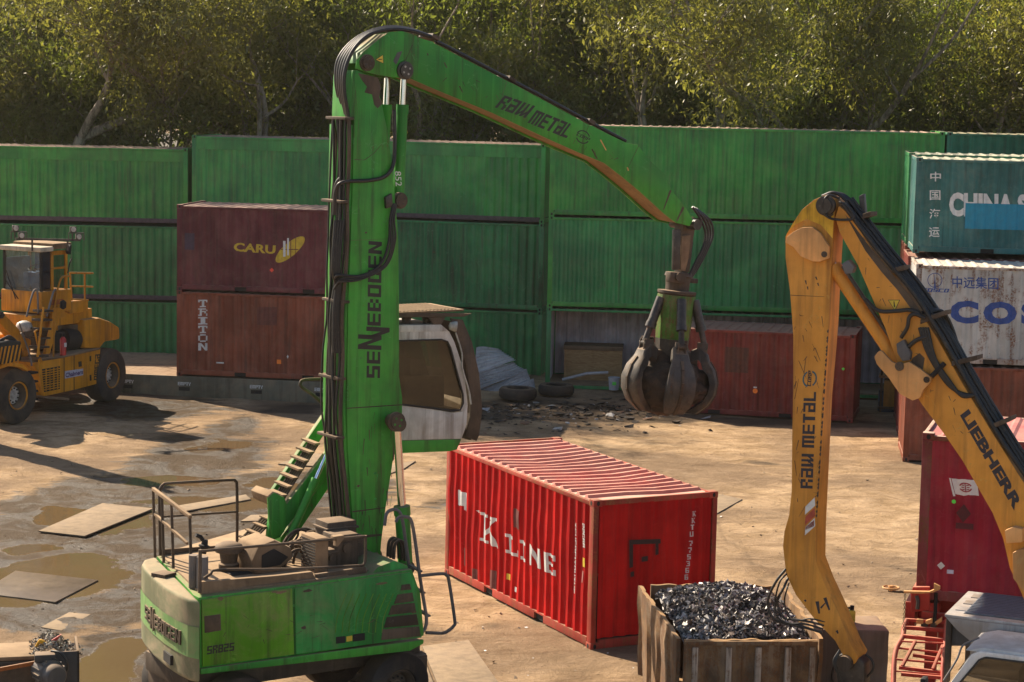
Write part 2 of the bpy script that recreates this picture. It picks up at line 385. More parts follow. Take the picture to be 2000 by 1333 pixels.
track([(1398, 1010), (1425, 1050), (1462, 1100), (1500, 1140), (1530, 1165)], 16, 9, .55); track([(1600, 1060), (1660, 1085), (1730, 1105), (1800, 1120), (1900, 1130)], 26, 7, .5)
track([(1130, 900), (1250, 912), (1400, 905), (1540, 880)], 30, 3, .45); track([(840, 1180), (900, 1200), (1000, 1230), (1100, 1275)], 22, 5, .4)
def field(L, x, y):
    b = 0.0
    for cx, cy, rx, ry, s in L:
        d = math.hypot((x-cx)/rx, (y-cy)/ry)
        if d < 1.6: b = max(b, s*min(1.0, 1.5-d) if d > .5 else s)
    return max(0.0, b)
def axis_pts(a, b, step, far, grow=1.5):
    o = [a+i*step for i in range(int((b-a)/step)+1)]
    d = step*2; lo = [o[0]]; hi = [o[-1]]
    while lo[-1] > -far: lo.append(lo[-1]-d); hi.append(hi[-1]+d); d *= grow
    return lo[:0:-1]+o+hi[1:]
def ground():
    bm = bmesh.new(); me = bpy.data.meshes.new('ground')
    xs = axis_pts(-16, 16, .16, 400); ys = axis_pts(25, 72, .16, 400)
    wet = []; pud = []; drk = []; rows = []
    for y in ys:
        row = []
        for x in xs:
            wv = pv = dv = 0.0; z = 0.0
            if -18 < x < 18 and 22 < y < 75:
                wx = x+.5*noise.noise((x*.7, y*.7, 3)); wy = y+.9*noise.noise((x*.6, y*.6, 9))
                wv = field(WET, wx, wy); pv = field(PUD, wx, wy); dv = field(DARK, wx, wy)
                z = .035*noise.noise((x*.35, y*.35, 0))+.02*noise.noise((x*1.3, y*1.3, 5))+.012*noise.noise((x*3.1, y*3.1, 7))
                z -= .03*min(1, pv*1.5); z *= (1-.9*min(1, max(0, pv-.25)*3))
                if y > 58: # dirt banked up before the wall
                    z += .25*max(0, min(1, (y-62)/4))*max(0, min(1, (2-x)/6+.3))
            row.append(bm.verts.new((x, y, z))); wet.append(wv); pud.append(pv); drk.append(dv)
        rows.append(row)
    for i in range(len(ys)-1):
        for j in range(len(xs)-1): bm.faces.new((rows[i][j], rows[i][j+1], rows[i+1][j+1], rows[i+1][j]))
    bm.to_mesh(me); bm.free()
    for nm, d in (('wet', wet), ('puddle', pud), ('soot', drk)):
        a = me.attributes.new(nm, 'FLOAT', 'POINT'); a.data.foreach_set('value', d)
    me.shade_smooth()
    mt, nt, b = mat('yard_dirt'); k = NT(nt); P = k.n('ShaderNodeNewGeometry').outputs['Position']
    at = lambda n_: k.n('ShaderNodeAttribute', attribute_name=n_).outputs['Fac']
    big = k.noise(P, .22, 5, .6, .4); mid = k.noise(P, 1.3, 8, .68, .6); fine = k.noise(P, 9, 8, .75); grit = k.noise(P, 42, 4, .8)
    # wheel ruts, drawn out along the driving direction
    rut = k.noise(k.map(P, (.5, 1.5, 1), (0, 0, R(24))), 1.0, 8, .7, 1.2)
    rut2 = k.noise(k.map(P, (.7, 1.3, 1), (0, 0, R(-12))), 1.3, 8, .72, 1.0)
    c = k.mix(k.ramp(mid, .3, .7), (.27, .18, .095), (.50, .35, .21))
    c = k.mix(k.math('MULTIPLY', k.ramp(big, .4, .6), .8), c, (.19, .13, .082))
    c = k.mix(k.math('MULTIPLY', k.ramp(rut, .48, .68), .65), c, (.15, .095, .055))
    c = k.mix(k.math('MULTIPLY', k.ramp(rut2, .52, .72), .4), c, (.45, .335, .22))
    c = k.mix(k.math('MULTIPLY', k.ramp(fine, .54, .7), .7), c, (.12, .08, .05))
    c = k.mix(k.math('MULTIPLY', k.ramp(grit, .58, .68), .65), c, (.07, .052, .04))
    c = k.mix(k.math('MULTIPLY', k.ramp(k.noise(P, 3.4, 8, .8, .8), .56, .68), .55), c, (.13, .085, .055))
    c = k.mix(k.math('MULTIPLY', k.ramp(k.noise(P, 60, 2, .5), .66, .7), .5), c, (.5, .42, .33))
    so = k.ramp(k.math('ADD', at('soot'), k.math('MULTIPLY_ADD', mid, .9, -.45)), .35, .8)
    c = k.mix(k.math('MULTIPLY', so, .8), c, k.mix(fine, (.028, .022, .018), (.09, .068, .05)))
    wm = k.ramp(k.math('ADD', at('wet'), k.math('ADD', k.math('MULTIPLY_ADD', mid, 1.1, -.55), k.math('MULTIPLY_ADD', rut, 1.3, -.65))), .34, .66)
    gw = k.ramp(k.noise(P, .8, 6, .65, 1.2), .44, .58)   # grey gritty slurry against smooth brown mud
    c = k.mix(k.math('MULTIPLY', wm, .92), c, k.mix(gw, k.mix(fine, (.042, .027, .015), (.075, .05, .028)), k.mix(fine, (.02, .017, .014), (.085, .07, .055))))
    pm = k.ramp(k.math('ADD', at('puddle'), k.math('ADD', k.math('MULTIPLY_ADD', mid, .9, -.45), k.math('MULTIPLY_ADD', fine, .3, -.15))), .5, .66)
    c = k.mix(pm, c, k.mix(big, (.10, .068, .034), (.15, .105, .055)))
    k.set(b.inputs['Base Color'], c)
    r = k.mix(wm, (.92, .92, .92), k.mix(gw, (.5, .5, .5), k.mix(fine, (.22, .22, .22), (.6, .6, .6))))
    r = k.mix(pm, r, (.05, .05, .05)); k.set(b.inputs['Roughness'], r)
    h = k.math('ADD', k.math('MULTIPLY', mid, 1.0), k.math('ADD', k.math('MULTIPLY', fine, .45), k.math('ADD', k.math('MULTIPLY', grit, .16), k.math('MULTIPLY', rut, .9))))
    nd = k.n('ShaderNodeBump'); k.set(nd.inputs['Height'], h); nd.inputs['Distance'].default_value = .09
    k.set(nd.inputs['Strength'], k.math('SUBTRACT', .9, k.math('MULTIPLY', pm, .89))); k.set(b.inputs['Normal'], nd.outputs[0])
    k.set(b.inputs['Specular IOR Level'], k.math('ADD', k.math('MULTIPLY_ADD', pm, .34, .05), k.math('MULTIPLY', k.math('MULTIPLY', gw, wm), .12), clamp=True)); me.materials.append(mt)
    o = bpy.data.objects.new('ground', me); C.objects.link(o); structure(o)
    return o
ground()
def forest_floor():
    mb = MB(); mb.face([(-400, 74.5, .08), (400, 74.5, .08), (400, 401, .08), (-400, 401, .08)])
    o = mb.build('forest_floor', flat('leaf_litter', (.06, .045, .025), .95, 0, .5), smooth=0); structure(o)
forest_floor()
def rubble():
    rnd = random.Random(44); mb = MB()
    for i in range(900):
        u = rnd.gauss(1090, 130); v = rnd.gauss(803, 14) if i % 4 else rnd.uniform(770, 850)
        p = gp(u, v)
        if p.y > 66.5: continue
        s = rnd.choice((.02, .03, .04, .06, .1))*rnd.uniform(.6, 1.3); mb.mi = 0 if rnd.random() < .8 else rnd.choice((1, 2))
        q = [p+Vector((rnd.uniform(-s, s)*1.6, rnd.uniform(-s, s)*1.6, rnd.uniform(-.3*s, s*.8))) for _ in range(6)]
        r = [mb.bm.verts.new(x) for x in q]; h = bmesh.ops.convex_hull(mb.bm, input=r)
        for f in h['geom']:
            if isinstance(f, bmesh.types.BMFace): f.material_index = mb.mi
    o = mb.build('rubble', [flat('dark_spilt_soil', (.05, .036, .026), .95, 0, .4), flat('pale_scrap_bits', (.3, .28, .26), .6, 0, .4), flat('rusty_bits', (.16, .08, .04), .8, 0, .4)], smooth=0); o['kind'] = 'stuff'; o['label'] = 'dark spilt soil and small scrap strewn before the container wall'; o['category'] = 'rubble'
rubble()
def stones():
    random.seed(5); mb = MB()
    for i in range(1100):
        if random.random() < .55:
            u = random.uniform(0, 2000); v = random.uniform(850, 1333)
        else:
            u = random.uniform(0, 700); v = random.uniform(900, 1333)
        p = gp(u, v); s = random.choice((.01, .014, .018, .025, .04))*random.uniform(.7, 1.2)
        if 60 < p.y or field(PUD, p.x, p.y) > .35: continue
        q = [p+Vector((random.uniform(-s, s), random.uniform(-s, s), random.uniform(-.3*s, s*.9))) for _ in range(6)]
        try:
            r = [mb.bm.verts.new(x) for x in q]; bmesh.ops.convex_hull(mb.bm, input=r)
        except Exception: pass
    o = mb.build('gravel', flat('loose_stone', (.2, .145, .095), .9, 0, .6), smooth=0); o['kind'] = 'stuff'
    o['label'] = 'loose stones and grit strewn over the dirt yard'; o['category'] = 'gravel'
stones()
# ------------------------------------------------------------------ shipping containers
PITCH_C = .278; DEP = .042
def corr(L, x0=.12, x1=None, p=PITCH_C, fl=.070, sl=.068):
    """breakpoints (x, depth) of a trapezoid corrugation between x0 and L-x0"""
    x1 = L-x0 if x1 is None else x1
    n = int(round((x1-x0)/p)); q = (x1-x0)/n; k = q/p; out = [(x0, 0)]
    for i in range(n):
        b = x0+i*q
        out += [(b+fl*k, 0), (b+(fl+sl)*k, 1), (b+(2*fl+sl)*k, 1), (b+q, 0)]
    return out
SIDE = {}
def prof_at(prof, x):
    for i in range(len(prof)-1):
        if prof[i][0] <= x <= prof[i+1][0]:
            a, b = prof[i], prof[i+1]; t = (x-a[0])/max(1e-9, b[0]-a[0]); return a[1]+(b[1]-a[1])*t
    return 0
def corr_text(polys, o, ex, ez, L, name, material, parent, dep=DEP, prof=None, off=.005):
    """lettering painted on a corrugated side: follows the ribs; o, ex, ez in (x, z)"""
    prof = prof or corr(L); mb = MB()
    for pl in polys: mb.face([Vector((o[0]+ex[0]*x+ez[0]*y, 0, o[1]+ex[1]*x+ez[1]*y)) for x, y in pl])
    bm = mb.bm
    if bm.verts:
        lo = min(v.co.x for v in bm.verts); hi = max(v.co.x for v in bm.verts)
        for x, d in prof:
            if lo < x < hi: bmesh.ops.bisect_plane(bm, geom=bm.verts[:]+bm.edges[:]+bm.faces[:], plane_co=(x, 0, 0), plane_no=(1, 0, 0))
        zb, zt, dent, seed = SIDE[parent.name]
        zs = [zb+(zt-zb)*i/6 for i in range(7)]
        for z in zs[1:-1]: bmesh.ops.bisect_plane(bm, geom=bm.verts[:]+bm.edges[:]+bm.faces[:], plane_co=(0, 0, z), plane_no=(0, 0, 1))
        for v in bm.verts:
            x, z = v.co.x, v.co.z; fz = min(5.999, max(0, (z-zb)/(zt-zb)*6)); j = int(fz); fz -= j
            W1 = [warp(x, zs[q], seed, dent)*math.sin(math.pi*q/6) for q in (j, j+1)]; W2 = [warp(x, zs[q], seed+5, dent)*math.sin(math.pi*q/6)*.4 for q in (j, j+1)]
            v.co.y = prof_at(prof, x)*dep-off+.008+W1[0]*(1-fz)+W1[1]*fz; v.co.x = x+W2[0]*(1-fz)+W2[1]*fz
    return mb.build(name, material, parent, smooth=0, normals=False)
def warp(x, z, s, amt): return amt*(noise.noise((x*.8+s, z*.9, s))*.7+.5*noise.noise((x*2.1, z*1.7+s, s))) if amt else 0.0
def container(label, loc, yaw, L, H, body, roofm=None, frame=None, rail=None, band=0, open_front=None, dent=.02, bow=0.0, seed=0, pockets=True, ribh=.026, inner=None, group='shipping containers stacked in the yard', end_prof=9):
    W = 2.438; roofm = roofm or body; frame = frame or body; rail = rail or frame
    t = thing('shipping_container', label, 'shipping container', loc, yaw, group)
    pr = corr(L); zb = .19; zt = H-.11-band; SIDE[t.name] = (zb, zt, dent, seed)
    def wall(y, sgn, name, x0=None, x1=None, m=None):
        mb = MB(); zs = [zb+(zt-zb)*i/6 for i in range(7)]; cols = []
        for i, (x, d) in enumerate(pr):
            if x0 is not None and x < x0 or x1 is not None and x > x1: continue
            cols.append([mb.bm.verts.new((x+.4*warp(x, z, seed+5, dent)*math.sin(math.pi*j/6), y+sgn*(d*DEP+.008+warp(x, z, seed, dent)*math.sin(math.pi*j/6)), z)) for j, z in enumerate(zs)])
        for a, b in zip(cols, cols[1:]):
            for j in range(6): mb.bm.faces.new((a[j], b[j], b[j+1], a[j+1]))
        return mb.build(name, m or body, t, smooth=20)
    if open_front is None: wall(0, 1, 'side_panel')
    else:
        if open_front[1] < L-.5: wall(0, 1, 'side_panel', x0=open_front[1])
    wall(W, -1, 'side_panel', m=inner)
    if inner: wall(W-.06, -1, 'wall_lining', m=inner)
    for xx, sg in ((0, 1), (L, -1)):
        mb = MB(); pe = corr(W, .12, None, .25, .06, .06)
        A = [(xx+sg*(d*.04+.01+warp(y, 0, seed+2, dent*.5)), y, zb) for y, d in pe]; B = [(xx+sg*(d*.04+.01+warp(y, 2, seed+2, dent*.5)), y, H-.09) for y, d in pe]
        va = [mb.bm.verts.new(p) for p in A]; vb = [mb.bm.verts.new(p) for p in B]
        for i in range(len(pe)-1): mb.bm.faces.new((va[i], va[i+1], vb[i+1], vb[i]))
        mb.build('end_panel', body, t, smooth=20)
        if inner:
            mb = MB(); va = [mb.bm.verts.new((p[0]+sg*.06, p[1], p[2])) for p in A]; vb = [mb.bm.verts.new((p[0]+sg*.06, p[1], p[2])) for p in B]
            for i in range(len(pe)-1): mb.bm.faces.new((va[i], va[i+1], vb[i+1], vb[i]))
            mb.build('wall_lining', inner, t, smooth=20)
    # roof: cross ribs with flat margins
    mb = MB(); q = .30; n = int((L-.5)/q); st = (L-.5)/n; xs = [(.06, 0)]
    for i in range(n):
        b = .25+i*st; xs += [(b, 0), (b+.045, 1), (b+.105, 1), (b+.15, 0)]
    xs.append((L-.06, 0)); ys = [(.05, 0), (.085, 0), (.115, 1), (W*.35, 1), (W*.65, 1), (W-.115, 1), (W-.085, 0), (W-.05, 0)]
    g = []
    for x, d in xs:
        r = []
        for y, e in ys:
            s = math.sin(math.pi*y/W)*math.sin(math.pi*x/L); z = H-.048+ribh*d*e-bow*s+warp(x, y, seed+8, dent*.8)*math.sin(math.pi*y/W)
            r.append(mb.bm.verts.new((x+bow*1.6*math.sin(math.pi*y/W)*math.sin(math.pi*x/L)**2, y, z)))
        g.append(r)
    for i in range(len(xs)-1):
        for j in range(len(ys)-1): mb.bm.faces.new((g[i][j], g[i+1][j], g[i+1][j+1], g[i][j+1]))
    mb.build('roof', roofm, t, smooth=20)
    mb = MB(); mb.box((.05, .06, .12), (L-.05, W-.06, .15)); mb.build('floor', M['dusty'] if open_front else M['dark'], t, smooth=0)
    cw = .17
    for i, (x, y) in enumerate(((0, 0), (L, 0), (0, W), (L, W))):
        sx = 1 if x == 0 else -1; sy = 1 if y == 0 else -1
        mb = MB(); mb.box((x, y, .118), (x+sx*.15, y+sy*.10, H-.118), .012)
        mb.build('corner_post', frame, t)
        for z0 in (0, H-.118):
            mb = MB(); mb.box((x-sx*.004, y-sy*.004, z0), (x+sx*cw, y+sy*.162, z0+.118), .01)
            mb.mi = 1
            zz = z0+.059
            a = [(x+sx*(.089+.032*math.cos(k*math.pi/6)), y-sy*.007, zz+.04*math.sin(k*math.pi/6)) for k in range(12)]
            mb.face(a)
            a = [(x-sx*.007, y+sy*(.081+.03*math.cos(k*math.pi/6)), zz+.04*math.sin(k*math.pi/6)) for k in range(12)]
            mb.face(a)
            mb.build('corner_casting', [frame, M['dark']], t)
    for y in (0, W):
        sy = 1 if y == 0 else -1
        mb = MB(); mb.box((.17, y+sy*.002, H-.11), (L-.17, y+sy*.07, H-.04), .006)
        if band: mb.box((.15, y+sy*.012, H-.11-band), (L-.15, y+sy*.05, H-.115)); mb.box((.15, y+sy*.003, H-.14-band), (L-.15, y+sy*.04, H-.105-band))
        mb.build('top_rail', frame, t)
        if open_front and y == 0:
            mb = MB(); mb.box((.17, .003, .02), (L-.17, .06, .12)); mb.build('bottom_rail', rail, t); continue
        mb = MB()
        cuts = [L/2-1.05-.18, L/2-1.05+.18, L/2+1.05-.18, L/2+1.05+.18] if pockets else []
        e = [.17]+cuts+[L-.17]
        for i in range(0, len(e), 2): mb.box((e[i], y+sy*.004, .045), (e[i+1], y+sy*.06, .195), .006)
        mb.build('bottom_rail', rail, t)
        for i in range(0, len(cuts), 2):
            mb = MB(); mb.box((cuts[i], y+sy*.05, .045), (cuts[i+1], y+sy*.08, .17)); mb.mi = 1; mb.box((cuts[i], y+sy*.006, .165), (cuts[i+1], y+sy*.06, .195)); mb.build('forklift_pocket', [M['dark'], rail], t)
    for x in (0, L):
        sx = 1 if x == 0 else -1; mb = MB()
        mb.box((x+sx*.003, .16, .012), (x+sx*.06, W-.16, .165), .006); mb.build('end_rail', frame, t); mb = MB(); mb.box((x+sx*.003, .16, H-.1), (x+sx*.06, W-.16, H-.008), .006)
        mb.build('end_rail', frame, t)
    return t
def decal(t, polys, o, ex, ez, material, name='lettering', y=-.006):
    mb = MB(); mb.polys(polys, (o[0], y, o[1]), (ex[0], 0, ex[1]), (ez[0], 0, ez[1])); return mb.build(name, material, t, smooth=0, normals=False)
cp_ = lambda n, c, **k: paint(n, c, **{**dict(rust=.32, dust=.75, rough=.5, gk=.42, sidedust=.1), **k})
GA = cp_('green_container_paint', (.022, .245, .06), col2=(.038, .295, .06), rust=.25, gk=.4, rough=.36, spec=.5)
GB = cp_('green_container_mid', (.016, .22, .068), col2=(.028, .29, .075), rust=.3, rough=.36, spec=.5)
GC = cp_('green_container_dark', (.014, .18, .048), col2=(.02, .225, .052), rust=.25, gk=.45, rough=.36, spec=.5)
GD = cp_('green_container_rusty', (.02, .205, .07), col2=(.026, .25, .078), rust=.6, gk=.6, rough=.38, spec=.5)
GE = cp_('green_container_vivid', (.02, .25, .04), col2=(.038, .31, .042), rust=.22, gk=.42, rough=.36, spec=.5)
RO = cp_('rusty_dusty_roof', (.17, .095, .065), rust=.5, dust=.8, dustcol=(.42, .3, .22))
KR = cp_('red_container_paint', (.50, .006, .008), col2=(.60, .012, .01), rust=.2, dust=.6, gk=.22, dustcol=(.62, .36, .25), rough=.5, sidedust=.01, spec=.1)
KRR = cp_('dusty_sunlit_red_roof_paint', (.5, .05, .035), rust=.15, dust=.85, gk=.2, dustcol=(.72, .42, .31))  # settled dust, paled so the roof colour also carries bright sunlight
KE = cp_('red_container_rusty_frame', (.34, .035, .02), rust=.7, dust=.6, streak=.8, rustcol=(.16, .06, .025))
MA = cp_('maroon_container_paint', (.125, .022, .03), col2=(.15, .028, .036), rust=.2, dust=.7, dustcol=(.45, .32, .24))
OX = cp_('oxide_container_paint', (.235, .06, .03), col2=(.275, .072, .036), rust=.25, dust=.75, dustcol=(.42, .27, .2), sidedust=.12)
OX2 = cp_('oxide_container_darker', (.19, .03, .022), col2=(.225, .038, .026), rust=.35, gk=.45, dustcol=(.4, .25, .18))
TE = cp_('teal_container_paint', (.032, .145, .135), col2=(.045, .17, .16), rust=.25, gk=.35, dustcol=(.5, .43, .3))
CW = cp_('white_container_rusting', (.47, .48, .46), col2=(.54, .55, .53), rust=.5, streak=.75, gk=.25, dustcol=(.55, .46, .36), sidedust=.1)
BG = cp_('crimson_container_paint', (.30, .008, .03), col2=(.35, .01, .035), rust=.25, gk=.35, dustcol=(.5, .25, .2))
RL = flat('purple_grey_rail', (.085, .06, .065), .7, 0, .3)
IN = cp_('bare_brown_lining', (.5, .47, .5), rust=.2, rough=.6)
FR_ = {}
def place(label, O, yaw, L, H, *a, **k):
    t = container(label, O, yaw, L, H, *a, **k); FR_[label] = Fr(O, yaw); return t, FR_[label]
LG = 12.192; SH = 6.058; STD = 2.591; HC = 2.896
# right-hand wall of green containers
yR = -.0817; oR = Vector((1.081, 65.857))
place('long bright green container at top of the wall right of the crane boom', (*oR, 5.538), yR, LG, HC, GE, roofm=RO, seed=1, pockets=False)
place('long dark green container in the middle of the wall behind the grapple', (*oR, 2.642), yR, LG, HC, GB, seed=2, pockets=False, frame=GE)
tO, fO = place('green open sided container at ground level with a plywood crate inside', (*oR, .05), yR, LG, STD, GB, seed=3, pockets=False, open_front=(.2, 11.5), inner=IN)
o2 = oR+Vector((math.cos(yR), math.sin(yR)))*12.26
for i, (z, h) in enumerate(((.05, STD), (2.642, HC), (5.538, HC))):
    place(['blue green container at ground level hidden behind the teal stack', 'blue green container on middle tier behind the teal stack', 'blue green container top tier showing above the teal container at right edge'][i], (*o2, z), yR, LG, h, cp_('blue_green_container_paint', (.022, .15, .085), rust=.2), seed=10+i, pockets=False)
# left-hand wall
yL = -.2137; oL = Vector((-10.944, 70.879))
place('long green container with a flat upper band, top tier behind the crane boom', (*oL, 5.133), yL, LG, STD, GA, roofm=RO, band=.33, rail=RL, seed=4, pockets=False)
place('rust streaked green container in the middle tier behind the crane cab', (*oL, 2.237), yL, LG, HC, GD, seed=5, pockets=False)
place('green container on the ground behind the heap of bent roofing sheets', (*oL, -.354), yL, LG, STD, GB, seed=6, pockets=False)
oF = Vector((-11.10-12.192, 71.0))
place('long light green container with peeling band, top tier at far left', (*oF, 4.67), 0, LG, STD, GE, roofm=RO, band=.33, rail=RL, seed=7, pockets=False, dent=.03)
place('dark green container in the middle tier behind the yellow loader', (*oF, 2.04), 0, LG, STD, GC, rail=RL, seed=8, pockets=False)
place('dark green container on the ground behind the yellow loader', (*oF, -.55), 0, LG, STD, GC, seed=9, pockets=False)
# maroon over oxide pair on the flat racks
yC = -.15; oC = (-10.137, 62.745)
tC, fC = place('maroon container with yellow lettering, stacked on a brick red one', (*oC, 3.239), yC, SH, STD, MA, seed=12, dent=.012)
tT, fT = place('brick red container with white vertical lettering, resting on the flat rack', (*oC, .648), yC, SH, STD, OX, seed=13, dent=.012)
# oxide container under the grapple
yB = -.24; xB = Vector((math.cos(yB), math.sin(yB))); oB = Vector((9.98, 60.3))-xB*SH
tB, fB = place('brick red container on the ground behind the grapple and yellow stick', (*oB, 0), yB, SH, STD, OX2, seed=14)
# stack at the right edge
yS = -.13
tS1, fS1 = place('brick red container at the bottom of the right hand stack', (10.28, 53.97, 0), yS, SH, STD, OX, seed=15)
tS2, fS2 = place('rusting white container with big blue letters in the right hand stack', (10.42, 53.97, 2.6), yS, SH, STD, CW, frame=cp_('white_container_rusty_frame', (.4, .36, .32), rust=.8, streak=.9), seed=16)
xS = Vector((-math.sin(yS), math.cos(yS)))
oS = Vector((10.42, 53.97))+xS*2.75
for z, m_, lb in ((0, OX2, 'dark oxide container behind the bottom of the right hand stack'), (2.6, OX2, 'oxide container hidden behind the white one'),):
    place(lb, (oS.x-.06, oS.y, z), yS, SH, STD, m_, seed=20+int(z))
tS3, fS3 = place('teal container with white letters and a blue patch, top of the right hand stack', (oS.x+.05, oS.y, 5.27), yS, SH, STD, TE, seed=17)
oS2 = oS+xS*2.75
for z, m_, lb in ((0, OX2, 'oxide container at ground level at the back of the right hand stack'), (2.7, OX, 'red container showing its edge behind the teal and white ones'), (5.32, GD, 'green rusty container peeping out behind the teal one')):
    place(lb, (oS2.x-.0, oS2.y, z), yS, SH, STD, m_, roofm=TE, seed=25+int(z))
# ---- the red 20 ft container in front
ang = .455134; tK, fK = place('bright red container with white lettering and a bowed ribbed roof, foreground', (1.4393, 34.6611, 0), ang+math.pi/2, SH, STD, KR, roofm=KRR, frame=KE, seed=30, dent=.055, bow=.045, ribh=.05)
# its long side lies at local y = W: move so that the near side reads as local y = 0
tK.location = (1.4393-math.sin(ang)*SH, 34.6611+math.cos(ang)*SH, 0); tK.rotation_euler.z = ang-math.pi/2
fK = Fr((tK.location.x, tK.location.y, 0), ang-math.pi/2)
# ---- crimson container on the trailer
tF, fF = place('crimson container with a white flag emblem, loaded on the red trailer', (6.19, 31.0, 1.86), -.30, SH, STD, BG, frame=cp_('crimson_container_frame', (.17, .025, .03), rust=.7, dust=.9, streak=.8, dustcol=(.55, .4, .3)), seed=31)
def cpx(f, u, v): q = f.p(u, v, 0); return (q.x, q.z-0)
def cz(t, f, u, v): q = f.p(u, v, 0.0); return Vector((q.x, q.z-(t.location.z-f.O.z)))
def aff(f, a, b, c, wid):
    """pixel baseline start a, baseline end b, top of first letter c"""
    A = f.p(*a); B = f.p(*b); T = f.p(*c)
    return (A.x, A.z), ((B.x-A.x)/wid, (B.z-A.z)/wid), (T.x-A.x, T.z-A.z)
# lettering on the maroon one
yel = flat('yellow_stencil', (.55, .38, .03), .6, 0, .2, .4, (.1, .03, .03))
pl, wd = font_polys('CARU', .035); o_, ex, ez = aff(fC, (456, 491), (537, 497), (457, 474), wd); corr_text(pl, o_, ex, ez, SH, 'lettering', yel, tC)
pl = []
for i in range(24):
    a = 2*math.pi*i/24; b = 2*math.pi*(i+1)/24
    P = lambda t_: (.5+.36*.7*math.cos(t_*1.0)*1.9*.5+.0-.0+.26*math.cos(t_)-.12*math.sin(t_), .5+.46*math.cos(t_)*.9+.2*math.sin(t_))
    pl.append([(.5, .5), P(a), P(b)])
o_, ex, ez = aff(fC, (538, 516), (594, 516), (538, 460), 1.0); corr_text(pl, o_, ex, ez, SH, 'emblem', yel, tC)
corr_text([rect(.26, .25, .34, .8), rect(.4, .3, .47, .9)], o_, ex, ez, SH, 'emblem_stripe', M['white'], tC, off=.008)
corr_text([rect(.52, .2, .545, .9), rect(.68, .3, .7, 1.0), rect(.2, .49, .8, .52)], o_, ex, ez, SH, 'emblem_gap', MA, tC, off=.007)
def sticker(t, f, u, v, s, m_, shape='rect', h=None):
    q = f.p(u, v); h = h or s; pl = [rect(-s, -h, s, h)] if shape == 'rect' else [[(-s, 0), (0, -h), (s, 0), (0, h)]] if shape == 'diamond' else [[(s*math.cos(k*.5236), s*math.sin(k*.5236)) for k in range(12)]]
    return decal(t, pl, (q.x, q.z), (1, 0), (0, 1), m_, 'sticker', y=-.009)
sticker(tC, fC, 531, 528, .07, flat('red_sticker', (.85, .08, .04), .5, 0, .1), 'diamond')
corr_text([rect(0, 0, .3, .5)], tuple(cz(tC, fC, 360, 488)), (1, 0), (0, 1), SH, 'faded_patch', flat('faded_patch', (.06, .035, .06), .7), tC)
corr_text([rect(0, 0, .62, .55)], tuple(cz(tT, fT, 501, 635)), (1, 0), (0, 1), SH, 'faded_patch', flat('dark_oxide_patch', (.14, .04, .028), .7), tT)
sticker(tT, fT, 545, 707, .065, M['sticker_o']); sticker(tT, fT, 430, 709, .12, M['white'], h=.02); sticker(tT, fT, 562, 697, .03, M['white'], 'diamond', .06)
for i, ch in enumerate('TRITON'):
    pl, wd = lett(ch, font=SERIF); y = 586+i*16.9
    o_, ex, ez = aff(fT, (387, y+14.5), (405, y+14.7), (387, y), wd); corr_text(pl, o_, ex, ez, SH, 'lettering', M['white'], tT)
# brown container stickers
sticker(tB, fB, 1475, 764, .075, M['sticker_o'], 'round'); sticker(tB, fB, 1475, 757, .05, M['white'], h=.02); sticker(tB, fB, 1647, 721, .04, M['sticker_g'], 'round')
corr_text([rect(0, 0, .7, .75)], tuple(cz(tB, fB, 1415, 727)), (1, 0), (0, 1), SH, 'faded_patch', flat('rust_brown_patch', (.1, .035, .02), .7), tB)
# white container
blu = flat('blue_lettering', (.012, .055, .25), .5, 0, .2, .5, (.2, .1, .06))
pl, wd = font_polys('COS', .06, sp=1.3); o_, ex, ez = aff(fS2, (1855, 632), (2034, 637), (1855, 587), wd); corr_text(pl, o_, ex, ez, SH, 'lettering', blu, tS2)
pl, wd = font_polys('中远集团', .01); o_, ex, ez = aff(fS2, (1860, 563), (1950, 566), (1860, 540), wd); corr_text(pl, o_, ex, ez, SH, 'lettering', blu, tS2)
pl, wd = lett('COSCO', .12); o_, ex, ez = aff(fS2, (1800, 570), (1852, 572), (1801, 563), wd); corr_text(pl, o_, ex, ez, SH, 'lettering', blu, tS2)
o_, ex, ez = aff(fS2, (1811, 563), (1841, 563), (1811, 533), 1); corr_text(ring_polys((.5, .5), .44, .48, 0, 2*math.pi, 24)+[[(.44, -.02), (.56, -.02), (.5, .98)]], o_, ex, ez, SH, 'emblem', blu, tS2)
# teal container
for i, ch in enumerate('中国海运'):
    pl, wd = font_polys(ch, .012); y = 336+i*36.2
    o_, ex, ez = aff(fS3, (1817-i*.9, y+19), (1838-i*.9, y+19), (1817-i*.9, y), wd); corr_text(pl, o_, ex, ez, SH, 'lettering', M['white'], tS3)
pl, wd = font_polys('CHINA SHIPPING', .055); o_, ex, ez = aff(fS3, (1854, 423), (2155, 432), (1854, 376), wd)
pl = [[(x, y) for x, y in p] for p in pl]; corr_text([p for p in pl if o_[0]+ex[0]*max(q[0] for q in p) < SH-.15], o_, ex, ez, SH, 'lettering', M['white'], tS3)
q = fS3.p(1884, 447); q2 = fS3.p(1884, 397); corr_text([rect(0, 0, SH-.2-q.x, q2.z-q.z)], (q.x, q.z), (1, 0), (0, 1), SH, 'blue_patch', flat('bright_blue_patch', (.002, .22, .34), .5, 0, .1, .15, (.03, .14, .13)), tS3, off=.008)
